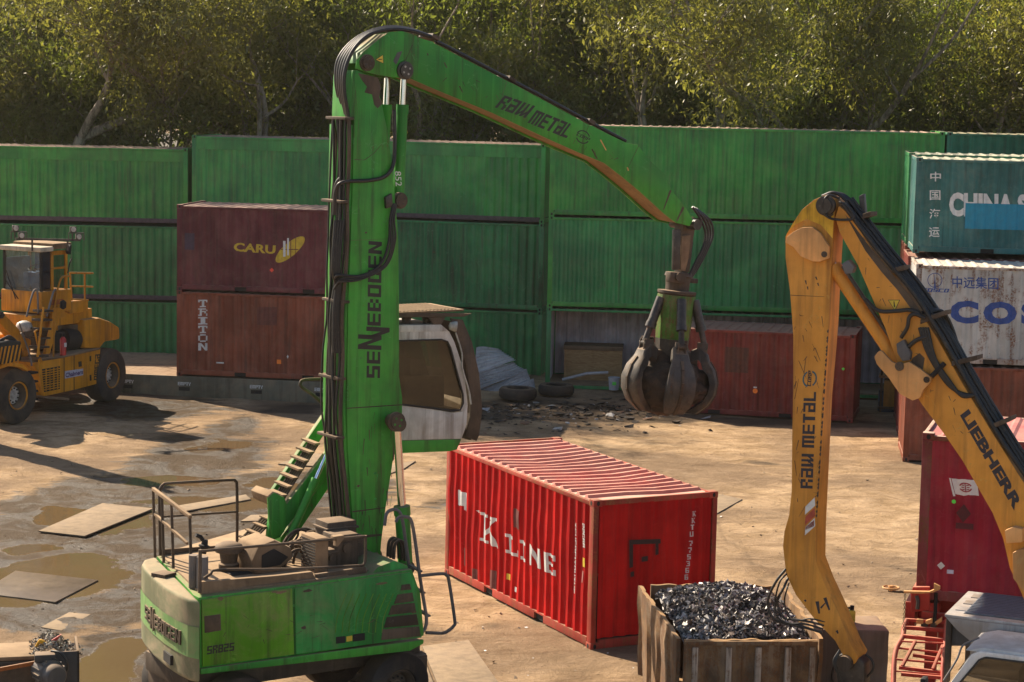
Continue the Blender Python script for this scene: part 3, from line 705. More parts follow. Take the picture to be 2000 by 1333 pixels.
# red container: long side and end
pl, wd = lett('K'); o_, ex, ez = aff(fK, (937, 1056), (972, 1072), (937, 1000), wd); corr_text(pl, o_, ex, ez, SH, 'lettering', M['white'], tK)
pl, wd = lett('LINE', font=SERIF, gap=.16); o_, ex, ez = aff(fK, (986, 1080), (1083, 1126), (986, 1042), wd); corr_text(pl, o_, ex, ez, SH, 'lettering', M['white'], tK)
o_, ex, ez = aff(fK, (927, 1002), (937, 1007), (927, 995), 1); corr_text([[(0, .6), (.4, .1), (.5, 1)], [(3.9, 1.2), (4.3, .5), (4.4, 1.6)]], o_, ex, ez, SH, 'lettering', M['white'], tK)
o_, ex, ez = aff(fK, (893, 987), (910, 995), (893, 957), 1); corr_text([rect(0, .1, 1, 1), [(0, 0), (.3, 0), (.3, .1), (0, .1)], [(.65, -.15), (1.05, -.15), (1, .1), (.65, .1)]], o_, ex, ez, SH, 'white_patch', M['white'], tK)
for (a, b, wpx, n_) in (((1120, 1020), (1117, 1158), 5, 'L-K-KAWASAKI'), ((1137, 1022), (1134, 1068), 5, '2268')):
    pl, wd = lett('TEUEOSITOUTHS' if n_[0] == 'L' else '22G166', .0); A = fK.p(*a); B = fK.p(*b)
    corr_text(pl, (A.x, A.z), (0, (B.z-A.z)/wd), (.085, 0), SH, 'code_marks', M['white'], tK)
def kst(u, v, w_, h_, m_): A = fK.p(u, v); corr_text([rect(0, 0, w_, h_)], (A.x, A.z), (1, 0), (0, 1), SH, 'sticker', m_, tK, off=.01)
kst(1133, 1106, .12, .16, M['sticker_y']); kst(987, 1132, .14, .11, M['sticker_y']); kst(1001, 1156, .12, .09, M['white']); kst(1131, 1136, .1, .2, flat('pale_code_block', (.5, .2, .18), .6))
for i, (u, v, w_, h_) in enumerate(((903, 1105, .12, .35), (922, 1130, .16, .2), (956, 1148, .2, .35), (1002, 1030, .25, .35))): kst(u, v, w_, h_, flat('patched_dull_red', (.16, .04, .035), .6))
# end face lettering (local x = L plane)
W_ = 2.438
def endpt(u, v): q = fK.x(u, v, SH); return Vector((SH+.006, q.y, q.z))
codes = 'KKTU775366'; yy = [(1352+(-2.0)*i*.85, 999+13.2*i+(5 if i > 3 else 0)) for i in range(10)]
for ch, (u, v) in zip(codes, yy):
    pl, wd = lett(ch); A = endpt(u, v+10); B = endpt(u+7, v+9.4); T = endpt(u, v)
    mb = MB(); mb.polys(pl, A, (B-A)/wd, T-A); mb.build('lettering', M['white'], tK, smooth=0, normals=False)
mb = MB()
for a, b, c, d in ((1229, 1055, 1290, 1064), (1229, 1064, 1236, 1110), (1280, 1062, 1286, 1085), (1253, 1088, 1265, 1098), (1231, 1118, 1238, 1128)):
    mb.face([endpt(a, d), endpt(c, d-2), endpt(c, b-2), endpt(a, b)])
mb.build('black_stencil_mark', flat('worn_black_stencil', (.02, .008, .008), .6, 0, .3, .5, (.3, .02, .02)), tK, smooth=0, normals=False)
a_ = gp(1260, 960, 2.6); mb = MB()
# crimson container: flag emblem
pl = [[(.0, 0), (.08, 0), (.0, 1), (-.06, 1)], [(.09, .1), (.4, .02), (.6, .08), (.98, .0), (.98, .86), (.55, .92), (.3, .9), (.03, .98)]]
o_, ex, ez = aff(fF, (1862, 970), (1913, 970), (1857, 934), 1); corr_text(pl, o_, ex, ez, SH, 'flag_emblem', flat('white_flag', (.72, .7, .68), .6, 0, .08), tF, off=.006)
rd = flat('dark_red_emblem', (.3, .03, .04), .6)
corr_text(ring_polys((.52, .48), .20, .26, .3, 2.8)+ring_polys((.52, .48), .20, .26, 3.5, 6.0)+[rect(.50, .26, .54, .72), rect(.38, .34, .48, .39), rect(.56, .34, .66, .39), rect(.38, .57, .48, .62), rect(.56, .57, .66, .62), rect(.36, .45, .47, .5), rect(.57, .45, .68, .5)], o_, ex, ez, SH, 'emblem', rd, tF, off=.011)
sticker(tF, fF, 1863, 980, .032, M['sticker_g'], 'round'); sticker(tF, fF, 1838, 1105, .06, M['white'], 'diamond'); sticker(tF, fF, 1856, 1117, .05, flat('pale_label', (.5, .5, .62), .6), h=.03)
sticker(tF, fF, 1882, 1003, .11, flat('dark_mark', (.08, .012, .015), .7), 'diamond', .14); sticker(tF, fF, 1884, 1028, .13, flat('dark_mark_low', (.1, .012, .018), .7), h=.045)
# ---- flat racks
fr = cp_('grey_green_flat_rack', (.105, .1, .07), rust=.25, dust=.8, gk=.4, sidedust=.4)
wdk = paint('weathered_deck_boards', (.13, .085, .055), rust=0, dust=.9, rough=.9, sidedust=.3, gk=.4)
def flat_rack(label, O, yaw):
    t = thing('flat_rack', label, 'flat rack', O, yaw, 'flat racks under the maroon and brick red containers')
    mb = MB(); mb.box((0, .0, 0), (LG, .1, .64), .01); mb.box((0, 2.34, 0), (LG, 2.44, .64), .01); mb.box((0, .1, .02), (.3, 2.34, .62)); mb.box((LG-.3, .1, .02), (LG, 2.34, .62))
    mb.build('beam', fr, t)
    for x in (4.05, 5.85, 8.1, 10.1):
        mb = MB(); mb.box((x-.17, -.004, .2), (x+.17, .02, .31)); mb.build('forklift_pocket', M['dark'], t)
        mb = MB(); pl, wd = lett('EMPTY'); mb.polys(pl, (x-.2, -.004, .36), (.4/wd, 0, 0), (0, 0, .1)); mb.build('lettering', M['white'], t, smooth=0, normals=False)
    mb = MB()
    for i in range(40): mb.box((.32+i*.29, .1, .58), (.32+i*.29+.283, 2.34, .632))
    mb.build('deck', wdk, t)
    return t
XC = Vector((math.cos(yC), math.sin(yC), 0)); NC = Vector((-math.sin(yC), math.cos(yC), 0)); OC = Vector((*oC, 0))
flat_rack('grey green flat rack along the ground under the brick red container', OC-XC*5.6-NC*.02, yC)
flat_rack('second flat rack lying behind the front one, next to the green wall', OC-XC*5.9+NC*2.5, yC)
# ------------------------------------------------------------------ green material handler
S = Fr((-3.459, 30.889), R(34))
EX = thing('material_handler', 'green scrap material handler with a raised cab, dusty deck and tall boom', 'material handler', S.O, S.yaw)
def px(f, pts, n): return [(q.x, q.z) for q in (f.p(u, v, n) for u, v in pts)]
def pr(name, f, parent, pts, n0, n1, m_, bev=.012, smooth=35):
    mb = MB(); mb.prism(px(f, pts, n0), n0, n1, bev); return mb.build(name, m_, parent, smooth)
def tb(name, f, parent, pts, r, m_, n=0.0, k=6, seg=8, smoothp=True):
    """tube through pixels; a pixel may carry its own depth as third value"""
    P = [f.p(q[0], q[1], q[2] if len(q) > 2 else n) for q in pts]
    mb = MB(); mb.tube(smooth_path(P, k) if smoothp and len(P) > 2 else P, r, seg); return mb.build(name, m_, parent, 50)
NS = -1.5
# house
top = px(S, [(388, 1167), (805, 1112), (822, 1160), (829, 1243), (388, 1312)], NS)
mb = MB(); mb.prism(top, NS, 1.15, .03)
cut_a, cut_b = S.g(386, 1172, 2.3), S.g(306, 1088, 2.3); cd_ = (cut_b-cut_a); cn = Vector((-cd_.y, cd_.x, 0)).normalized(); cn = cn if cn.x < 0 else -cn
r_ = bmesh.ops.bisect_plane(mb.bm, geom=mb.bm.verts[:]+mb.bm.edges[:]+mb.bm.faces[:], plane_co=(cut_a.x, cut_a.y, 1), plane_no=cn, clear_outer=True)
bmesh.ops.holes_fill(mb.bm, edges=[e for e in mb.bm.edges if e.is_boundary], sides=0)
house = mb.build('engine_housing', M['green'], EX)
def panel(name, pts, m_, d=.03, parent=None, bev=.012): return pr(name, S, parent or EX, pts, NS-d, NS+.01, m_, bev)
panel('service_door', [(394, 1172), (571, 1150), (575, 1279), (396, 1303)], M['green_panel'], .028)
panel('service_door', [(576, 1149), (801, 1118), (813, 1146), (824, 1246), (579, 1278)], M['green_mint'], .022)
panel('sill_rail', [(392, 1307), (828, 1250), (827, 1258), (800, 1272), (640, 1290), (392, 1318)], M['green'], .05)
for q in ([(785, 1143), (801, 1141), (804, 1152), (783, 1154)], [(777, 1162), (806, 1158), (809, 1175), (770, 1180)], [(766, 1183), (810, 1178), (813, 1196), (759, 1202)], [(756, 1206), (814, 1200), (818, 1221), (750, 1227)], [(748, 1230), (819, 1224), (822, 1243), (745, 1251)]):
    panel('vent_grille', q, M['brown'], .034, bev=.004)
panel('intake_mesh', [(399, 1204), (431, 1200), (432, 1232), (400, 1237)], M['brown'], .034, bev=.004)
panel('door_latch', [(657, 1245), (675, 1243), (675, 1256), (657, 1258)], M['dark'], .036, bev=.004)
panel('door_latch', [(690, 1240), (713, 1237), (713, 1251), (690, 1254)], M['dark'], .036, bev=.004)
panel('warning_label', [(677, 1244), (688, 1242), (688, 1252), (677, 1254)], M['sticker_y'], .032, bev=0)
def aface(f, n, a, b, c, wid):
    A = f.p(*a, n); B = f.p(*b, n); T = f.p(*c, n); return A, (B-A)/wid, T-A
def letter(f, parent, n, polys, a, b, c, wid, m_, name='lettering', thick=.0):
    mb = MB(); mb.polys(polys, *aface(f, n, a, b, c, wid)); return mb.build(name, m_, parent, 0, normals=False)
pl, wd = lett('SR825'); letter(S, EX, NS-.033, pl, (404, 1279), (457, 1271), (405, 1263), wd, M['decal'])
for i in range(9): # scraped arcs in the dust of the front door
    u = 655+i*13; tb('scuff_line', S, EX, [(u, 1236, NS-.024), (u+4, 1205, NS-.024), (u+22, 1160, NS-.024)], .006, M['green_panel'], seg=4)
random.seed(17)
for i in range(9): # splashes of dried mud and scuffs on the side doors
    u = random.uniform(400, 815); v0 = 1172-(u-392)*.128; v = v0+random.choice((random.uniform(2, 14), random.uniform(70, 118))); w_ = random.uniform(4, 14); h = random.uniform(1.5, 4)
    pts = [(u+w_*math.cos(a)*random.uniform(.7, 1.2), v-w_*math.cos(a)*.12+h*math.sin(a)*random.uniform(.6, 1.3)) for a in [k*math.pi/5 for k in range(10)]]
    if v < 1270-(u-392)*.11: pr('dried_mud', S, EX, pts, NS-.034, NS-.02, M['dusty'] if i % 3 else M['brown'], 0)
# counterweight
zt = 2.30
rim = [(390, 1174), (369, 1170), (346, 1160), (322, 1146), (300, 1129), (284, 1113), (276, 1101), (281, 1093), (304, 1087)]
rimL = [S.g(u, v, zt) for u, v in rim]; A = [Vector((q.x, q.y, 1.12)) for q in rimL]; B = [Vector((q.x, q.y, zt)) for q in rimL]
mb = MB(); mb.loft(A, B, 0)
bmesh.ops.bevel(mb.bm, geom=[e for e in mb.bm.edges if abs(e.verts[0].co.z-e.verts[1].co.z) < .01 and e.verts[0].co.z > 2 ], offset=.16, segments=4, profile=.6, affect='EDGES', clamp_overlap=True)
bmesh.ops.bevel(mb.bm, geom=[e for e in mb.bm.edges if abs(e.verts[0].co.z-e.verts[1].co.z) < .01 and e.verts[0].co.z < 1.2 ], offset=.12, segments=3, profile=.6, affect='EDGES', clamp_overlap=True)
cwt = mb.build('counterweight', M['cw'], EX, 45)
# green band and raised lettering on the counterweight
CWL = [0.0]
for i in range(1, 8): CWL.append(CWL[-1]+(rimL[i]-rimL[i-1]).length)
def cwpt(t, z, off=.012):
    d = t*CWL[-1]; i = 0
    while i < 6 and CWL[i+1] < d: i += 1
    a, b = rimL[i], rimL[i+1]; f = (d-CWL[i])/(CWL[i+1]-CWL[i]); p = a+(b-a)*f
    def nr(j):
        j = max(0, min(6, j)); q = rimL[j+1]-rimL[j]; n_ = Vector((q.y, -q.x, 0)).normalized(); return -n_ if n_.x > 0 else n_
    n_ = nr(i)
    return Vector((p.x, p.y, z))+n_*off
mb = MB(); N_ = 40
for i in range(N_):
    t0, t1 = i/N_, (i+1)/N_; mb.face([cwpt(t0, 1.47), cwpt(t1, 1.47), cwpt(t1, 1.92), cwpt(t0, 1.92)])
mb.build('painted_band', paint('pale_green_faded_band', (.13, .27, .085), rust=.1, dust=.6, sidedust=.5, gk=.2), EX, 60)
pl, wd = lett('SE'); n2 = [[(x*1.15, y*1.6-.3) for x, y in p] for p in NPOLY]; pl2, wd2 = lett('EBOGEN')
full = pl+[[(x+wd+.06, y) for x, y in p] for p in n2]+[[(x+wd+.95, y) for x, y in p] for p in pl2]; W_all = wd+.95+wd2
mb = MB()
for p in full:
    q = [cwpt(.72-.58*(x/W_all), 1.60+.2*y, .035) for x, y in p]; q0 = [cwpt(.72-.58*(x/W_all), 1.60+.2*y, .0) for x, y in p]
    mb.loft(q0, q)
mb.build('lettering', M['brown'], EX, 0)
mb = MB(); q = cwpt(.30, 1.3, .0); mb.obox(cwpt(.3, 1.3, -.04), (.02, .16, 0), (.07, -.02, 0), (0, 0, .07)); mb.build('lifting_slot', M['dark'], EX)
mb = MB(); a = S.g(320, 1125, zt); mb.obox((a.x, a.y, zt+.02), (.12, .05, 0), (-.05, .12, 0), (0, 0, .03), .008); mb.build('lifting_bracket', M['brown'], EX)
# deck plate with lip
dk = [S.g(u, v, 2.33) for u, v in [(392, 1160), (618, 1134), (716, 1118), (742, 1086), (700, 1040), (480, 1035), (312, 1083), (345, 1115)]]
mb = MB(); mb.plan([(q.x, q.y) for q in dk], 2.26, 2.345, .01); mb.build('deck_plate', M['dusty'], EX)
pr('deck_lip', S, EX, [(392, 1137), (540, 1125), (610, 1117), (617, 1131), (500, 1147), (392, 1161)], -1.4, -1.32, M['dusty'])
pr('deck_lip', S, EX, [(617, 1122), (715, 1108), (716, 1120), (618, 1134)], -1.4, -1.34, M['brown'])
# front bonnet with louvres
pr('bonnet', S, EX, [(716, 1132), (738, 1108), (770, 1096), (796, 1105), (800, 1118), (718, 1134)], -1.42, -.5, M['green_mint'], .02)
for i in range(6):
    u = 738+i*9.4; pr('louvre', S, EX, [(u, 1121-i*1.6), (u+6, 1120-i*1.6), (u+5, 1129-i*1.6), (u-1, 1130-i*1.6)], -1.435, -1.41, M['brown'], .002)
# railings on deck
DR = M['brown']
tb('handrail', S, EX, [(391, 1077), (560, 1062), (712, 1048)], .022, DR, -1.4, smoothp=False)
tb('handrail', S, EX, [(398, 1130), (412, 1121), (430, 1113), (560, 1112), (705, 1105)], .02, DR, -1.4, k=3)
tb('rail_post', S, EX, [(391, 1074), (390, 1158)], .026, DR, -1.4); tb('rail_post', S, EX, [(714, 1046), (713, 1098), (705, 1105)], .022, DR, -1.4, k=2)
pr('rail_bracket', S, EX, [(652, 1049), (672, 1046), (673, 1051), (660, 1068), (657, 1068), (658, 1054), (652, 1055)], -1.45, -1.35, M['dusty'], .003)
# rear guard rail (runs across the tail) and far guard rail
P = lambda u, v, n: S.p(u, v, n)
g1 = [P(299, 955, .95), P(372, 1010, -.62)]
mb = MB(); mb.bar(g1[0], g1[1], .05, .05, bev=.008); mb.build('handrail', M['dusty'], EX)
g2 = [P(301, 1003, .95), P(366, 1062, -.5)]
mb = MB(); mb.bar(g2[0], g2[1], .04, .04, bev=.008); mb.build('handrail', M['dusty'], EX)
for f_, vt, vb in ((0, 956, 1068), (.24, 968, 1092), (.5, 980, 1110), (.98, 1010, 1070)):
    a = g1[0]+(g1[1]-g1[0])*f_; z1 = 2.3; mb = MB(); mb.tube([a, Vector((a.x+.02, a.y-.03, 2.35))], .022, 8); mb.build('rail_post', DR, EX, 50)
tb('guard_loop', S, EX, [(313, 1085), (312, 1010), (312, 962), (319, 947), (338, 944), (445, 938), (459, 940), (463, 956), (463, 1060)], .024, DR, 1.05, k=3)
tb('handrail', S, EX, [(313, 1010), (462, 1000)], .02, DR, 1.05)
pr('toe_board', S, EX, [(312, 1074), (430, 1066), (430, 1077), (312, 1086)], 1.03, 1.06, DR, .003)
# deck machinery
mb = MB(); c = S.p(395, 1130, -1.1); mb.cyl((c.x, c.y, 2.33), (c.x, c.y, 2.33+.46), .085, seg=20); mb.build('fluid_canister', M['grey'], EX)
mb = MB(); c = S.p(378, 1132, -1.0); mb.cyl((c.x, c.y, 2.33), (c.x, c.y, 2.80), .07, seg=20); mb.build('fluid_canister', M['grey'], EX)
mb = MB(); c = S.p(447, 1097, -.35); mb.lathe((c.x, c.y, 2.34), (0, 0, 1), [(.0, 0), (.13, 0), (.15, .05), (.15, .11), (.12, .13), (.14, .27), (.2, .29), (.21, .34), (.19, .39), (.1, .43), (0, .43)], 28); mb.build('air_precleaner', M['brown'], EX, 50)
mb = MB(); c = S.p(396, 1072, -.9); mb.lathe((c.x, c.y, 2.78), (.2, 0, 1), [(0, 0), (.05, 0), (.05, .08), (.08, .1), (.08, .12), (.05, .13), (.04, .2), (0, .2)], 16); mb.tube([(c.x, c.y, 2.98), (c.x-.04, c.y, 3.03), (c.x-.11, c.y, 3.06)], .03, 8); mb.build('beacon_stub', M['dark'], EX, 50)
mb = MB(); c = S.p(515, 1120, -.45)
mb.prism([(c.x-.32, 2.34), (c.x+.05, 2.34), (c.x+.33, 2.52), (c.x+.30, 2.68), (c.x+.02, 2.83), (c.x-.25, 2.77), (c.x-.36, 2.55)], c.y-.32, c.y+.32, .05); mb.build('exhaust_hood', M['dusty'], EX, 40)
mb = MB(); mb.prism([(c.x-.2, 2.42), (c.x+.1, 2.44), (c.x+.24, 2.55), (c.x+.0, 2.7), (c.x-.2, 2.62)], c.y-.335, c.y-.3, .02); mb.build('hood_opening', M['dark'], EX)
mb = MB(); c = S.p(470, 1112, -.6); mb.box((c.x-.18, c.y-.1, 2.33), (c.x+.25, c.y+.25, 2.36)); mb.build('hatch_opening', M['dark'], EX)
random.seed(4)
for i in range(11):
    mb = MB(); c = S.p(585+random.uniform(-15, 20), 1110, -.35+random.uniform(-.3, .5)); r_ = random.uniform(.14, .27)
    pts = [(c.x+r_*math.cos(a)*1.15, c.y+.15*math.sin(i)+.02*a, 2.36+r_*max(0, math.sin(a))*1.5) for a in [k*math.pi/9 for k in range(10)]]
    mb.tube(smooth_path(pts, 2), .022, 8); mb.build('hydraulic_hose', M['brown'], EX, 50)
c = S.p(615, 1122, -1.0); mb = MB(); mb.box((c.x-.05, c.y-.12, 2.33), (c.x+.16, c.y+.35, 2.86), .02); cool = mb.build('oil_cooler', M['dusty'], EX)
for i in range(11):
    mb = MB(); mb.box((c.x-.056, c.y-.1, 2.38+i*.042), (c.x-.05, c.y+.33, 2.395+i*.042)); mb.build('cooler_slot', M['dark'], cool)
for i, (u, v, n, a, b, h) in enumerate(((664, 1115, -.75, .2, .2, .5), (655, 1100, -.4, .25, .2, .62), (640, 1118, -.85, .1, .1, .3), (690, 1115, -.6, .12, .12, .4))):
    c = S.p(u, v, n); mb = MB(); mb.box((c.x-a, c.y-b, 2.33), (c.x+a, c.y+b, 2.33+h), .03); mb.cyl((c.x, c.y-b-.04, 2.33+h*.6), (c.x, c.y+b+.04, 2.33+h*.6), h*.16); mb.box((c.x-a-.03, c.y-b-.02, 2.33+h*.8), (c.x+a+.03, c.y+b+.02, 2.33+h*.86), .01); mb.build('valve_block', M['brown'], EX)
for i in range(3):
    c = S.p(768+i*6, 1092, -.5-.1*i); mb = MB(); mb.tube(smooth_path([(c.x-.1, c.y, 2.3), (c.x-.08, c.y, 2.52), (c.x, c.y, 2.58), (c.x+.08, c.y, 2.5), (c.x+.1, c.y, 2.25)], 4), .025, 8); mb.build('hydraulic_hose', M['brown'], EX, 50)
# ---- boom
nb0, nb1 = -.34, .34
bo = [(697, 137), (694, 150), (691, 240), (688, 396), (685, 458), (680, 597), (677, 791), (679, 880), (686, 980), (690, 1045), (700, 1108), (742, 1108), (745, 1060), (754, 990), (768, 900), (777, 845), (786, 806), (786, 777), (780, 735), (780, 600), (778, 458), (770, 360), (765, 310), (757, 255), (747, 208), (738, 168), (722, 150)]
boom = pr('boom', S, EX, bo, nb0, nb1, M['green'], .018)
pr('weld_plate', S, boom, [(678, 797), (785, 790), (785, 792), (678, 799)], nb0-.004, nb0+.01, M['brown'], 0)
pl, wd = lett('SE', gap=.12); n1 = [[(x*1.2, y*1.75-.08) for x, y in p] for p in NPOLY]; n2 = [[(x*1.2+.44, y*1.75-.68) for x, y in p] for p in NPOLY]; pl2, wd2 = lett('EBOGEN', gap=.12)
full = pl+[[(x+wd+.1, y) for x, y in p] for p in n1]+[[(x+wd+.1, y) for x, y in p] for p in n2[1:]]+[[(x+wd+1.4, y) for x, y in p] for p in pl2]
letter(S, boom, nb0-.004, full, (742, 739), (746, 473), (716, 738), wd+1.4+wd2, M['decal'])
for i, (u, v, r_) in enumerate(((700, 950, 4), (733, 975, 3), (715, 455, 3), (705, 700, 3), (765, 470, 3), (733, 925, 4))):
    pr('paint_chip', S, boom, [(u-r_, v), (u, v+r_*.7), (u+r_, v-1), (u, v-r_*.8)], nb0-.003, nb0+.01, M['green_mint'] if i % 2 else M['brown'], 0)
pr('oil_stain', S, boom, [(699, 143), (738, 152), (744, 172), (741, 190), (747, 203), (738, 212), (731, 205), (727, 185), (712, 181), (717, 170), (708, 158)], nb0-.004, nb0+.01, M['brown'], 0)
mb = MB(); a = S.p(700, 1098, 0); mb.cyl((a.x+.12, -.6, a.z+.05), (a.x+.12, .6, a.z+.05), .13, seg=24); mb.build('boom_foot_pin', M['brown'], EX)
for n in (-.45, .45): pr('boom_foot_bracket', S, EX, [(690, 1075), (712, 1068), (735, 1085), (745, 1125), (680, 1125)], n-.05, n+.05, M['green'])
# ---- stick
st = [(695, 134), (698, 117), (711, 101), (740, 77), (760, 63), (785, 61), (802, 66), (822, 75), (845, 82), (850, 86), (912, 118), (980, 153), (1006, 166), (1080, 206), (1154, 246), (1225, 280), (1246, 283), (1269, 313), (1300, 342), (1311, 371), (1337, 402), (1354, 430), (1347, 442), (1322, 436), (1313, 430), (1296, 416), (1250, 374), (1215, 345), (1181, 319), (1130, 298), (1072, 272), (960, 220), (858, 178), (802, 154), (770, 152), (735, 146), (707, 139)]
ns0, ns1 = -.30, .30
ls = px(S, st, ns0)
mb = MB()
# two side plates joined by top and belly plates set a little inside
mb.prism(ls, ns0, ns0+.04, .008); mb.prism(ls, ns1-.04, ns1, .008)
stick = mb.build('stick', M['green'], EX)
belly = paint('oily_ochre_belly', (.19, .11, .03), rust=.4, dust=.8, gk=.4, rough=.5)
i0 = st.index((1354, 430)); inner = st[8:i0+6]+st[i0+6:-3]
mb = MB(); mb.prism(px(S, [(845, 84), (912, 121), (980, 156), (1080, 209), (1154, 249), (1225, 283), (1246, 286), (1267, 314), (1297, 343), (1308, 371), (1335, 404), (1350, 430), (1345, 438), (1322, 433), (1296, 413), (1250, 371), (1215, 342), (1181, 316), (1072, 269), (960, 217), (858, 175), (802, 151), (790, 120), (806, 85)], ns0+.04), ns0+.04, ns1-.04); mb.build('box_section', belly, stick)
mb = MB(); mb.prism(px(S, [(712, 104), (742, 81), (762, 67), (786, 65), (806, 72), (800, 84), (760, 84), (722, 112), (706, 124)], ns0+.04), ns0+.04, ns1-.04); mb.build('rear_cover', M['green'], stick)
pl, wd = lett('RAW', .28, .12); letter(S, stick, ns0-.004, pl, (966, 210), (1026, 231), (979, 184), wd, M['decal'])
pl, wd = lett('METAL', .28, .12); letter(S, stick, ns0-.004, pl, (1030, 240), (1110, 272), (1043, 213), wd+.2, M['decal'])
a, ex, ey = aface(S, ns0-.004, (1121, 274), (1147, 286), (1130, 250), 1.0)
mb = MB(); mb.polys(ring_polys((.5, .5), .42, .5, .5, 2.9)+ring_polys((.5, .5), .42, .5, 3.7, 6.0), a, ex, ey); pl, wd = lett('CORP', .2); mb.polys([[(.02+x/wd*.95, .4+y*.24) for x, y in p] for p in pl], a, ex, ey); mb.build('emblem', M['decal'], stick, 0, normals=False)
def warn(f, parent, n, a, b, c):
    mb = MB(); A, B, T = f.p(*a, n-.004), f.p(*b, n-.004), f.p(*c, n-.004); mb.face([A, B, T]); mb.build('warning_triangle', M['decal'], parent, 0, normals=False)
    mb = MB(); G_ = (A+B+T)/3; q = [G_+(p-G_)*.86-Vector((0, .003, 0)) for p in (A, B, T)]; mb.face(q); mb.build('warning_triangle', M['sticker_y'], parent, 0, normals=False)
    mb = MB(); h = G_-Vector((0, .006, 0)); d = (T-(A+B)/2); s_ = Vector((-d.z, 0, d.x))*.06; mb.face([h+d*.3-s_, h+d*.3+s_, h-d*.2+s_*.6, h-d*.2-s_*.6]); mb.build('warning_mark', M['decal'], parent, 0, normals=False)
warn(S, stick, ns0, (749, 125), (748, 107), (733, 117))
for i, (u, v, d_) in enumerate(((1178, 284, 10), (1163, 305, 6), (870, 128, 5), (835, 107, 2), (1226, 331, 3), (1160, 300, 8), (1092, 262, 5), (985, 208, 4), (900, 175, 6))):
    pr('scratch', S, stick, [(u-d_*.6, v-d_), (u-d_*.6+2, v-d_-1), (u+d_*.6+1, v+d_), (u+d_*.6-1, v+d_)], ns0-.003, ns0+.01, M['yellow_pale'] if i in (0, 4) else M['brown'], 0)
pr('worn_patch', S, stick, [(776, 103), (786, 100), (781, 112), (774, 127), (768, 120)], ns0-.004, ns0+.01, M['grey'], 0)
def pinboss(f, parent, u, v, n0, r_, m1=None, m2=None, d=.07, name='pin'):
    c = f.p(u, v, n0); mb = MB(); mb.lathe(c, (0, -1, 0), [(0, -.02), (r_*1.25, -.02), (r_*1.25, d*.5), (r_*.95, d*.55), (r_*.95, d), (0, d)], 24); o = mb.build(name, m1 or M['brown'], parent, 40)
    for k in range(4):
        mb = MB(); a = k*math.pi/2+.5; mb.cyl((c.x+r_*.55*math.cos(a), c.y-d-.008, c.z+r_*.55*math.sin(a)), (c.x+r_*.55*math.cos(a), c.y-d+.01, c.z+r_*.55*math.sin(a)), r_*.15, seg=8); mb.build('bolt', m2 or M['steel'], o)
    return o
pinboss(S, stick, 716, 123, ns0, .10); pinboss(S, stick, 790, 138, ns0, .11, M['steel'], M['hub'])
# top flange hoses along the stick
for dn in (-.14, 0, .14):
    tb('hydraulic_pipe', S, stick, [(850, 80), (912, 112), (980, 148), (1050, 184), (1150, 238), (1222, 276)], .03, M['black'], ns0+.3+dn, k=2)
for u, v in ((838, 73), (988, 155), (1143, 238)):
    c = S.p(u, v, 0); mb = MB(); mb.obox((c.x, 0, c.z), (.06, 0, -.03), (0, .2, 0), (.014, 0, .028), .008); mb.build('hose_clamp', M['brown'], stick)
# hoses over the top of the boom head and down its back
hn = [-.26, -.15, -.04, .08, .19]
for i, n in enumerate(hn):
    d = i*4.5; e = i*1.6
    tb('hydraulic_hose', S, EX, [(842, 72, n), (800, 60-i*.6, n), (760, 58-i*1.2, n), (722, 68-i*1.5, n), (696-i*2, 90-i*2, n), (680-i*4.5, 118-i, n), (672-i*4, 150, n), (673-i*3.2, 185, n), (678-i*2.2, 215, n), (682-i*2, 242, n)], .03, M['black'], k=5)
mb = MB(); q = px(S, [(692, 245), (686, 245), (681, 458), (676, 597), (672, 791), (674, 880), (682, 980), (690, 1060), (694, 1060), (690, 980), (682, 880), (680, 791), (683, 597), (688, 458)], nb0); mb.prism(q, nb0+.03, nb1-.02, .004); mb.build('hose_tray', M['green'], EX)
for i, n in enumerate((-.33, -.27, -.2, -.14, -.06, .02, .10, .17)):
    j = (-1)**i*1.5
    path = [(688, 235), (688, 300), (686, 396), (683, 470), (680, 540), (677, 620), (674, 700), (671, 800), (674, 870), (682, 960), (692, 1060)]
    q = [S.p(u, v, nb0) for u, v in path]; mb = MB()
    pts = smooth_path([Vector((p.x-.05-.03*(i % 3)+.05*noise.noise((i*3.1, k*.9, 0)), n+.07*noise.noise((k*.8, i*2.3, 4)), p.z)) for k, p in enumerate(q)], 4)
    mb.tube(pts, (.03, .019, .026, .016)[i % 4], 8); mb.build('hydraulic_pipe', M['black'] if i % 3 else M['brown'], EX, 50)
for u, v in ((690, 232), (682, 590), (675, 740), (672, 855), (681, 395)):
    c = S.p(u, v, nb0); mb = MB(); mb.box((c.x-.15, nb0-.02, c.z-.022), (c.x+.0, .24, c.z+.022), .008); mb.build('hose_clamp', M['brown'], boom)
tb('hydraulic_hose', S, EX, [(653, 420, -.30), (656, 372, -.34), (672, 356, -.42), (720, 353, -.40), (752, 345, -.40), (768, 322, -.38), (771, 280, -.35), (770, 215, -.32)], .03, M['black'], k=6)
tb('hydraulic_hose', S, EX, [(654, 545, -.3), (662, 538, -.42), (700, 540, -.43), (730, 528, -.42), (750, 505, -.42), (760, 470, -.42), (762, 430, -.4), (768, 400, -.4)], .022, M['black'], k=6)
for i in range(3): tb('hydraulic_hose', S, EX, [(652+i*3, 565-i*4, -.3), (668, 545+i*3, -.42), (705, 538+i*4, -.43-.01*i), (748+i*3, 520, -.42), (764+i*4, 480-i*5, -.44), (762+i*4, 430, -.42), (770+i*2, 398, -.4)], .016, M['black'], k=6)
tb('hydraulic_hose', S, EX, [(662, 395, .1), (655, 385, .0), (657, 360, -.1), (668, 345, -.2)], .03, M['black'])
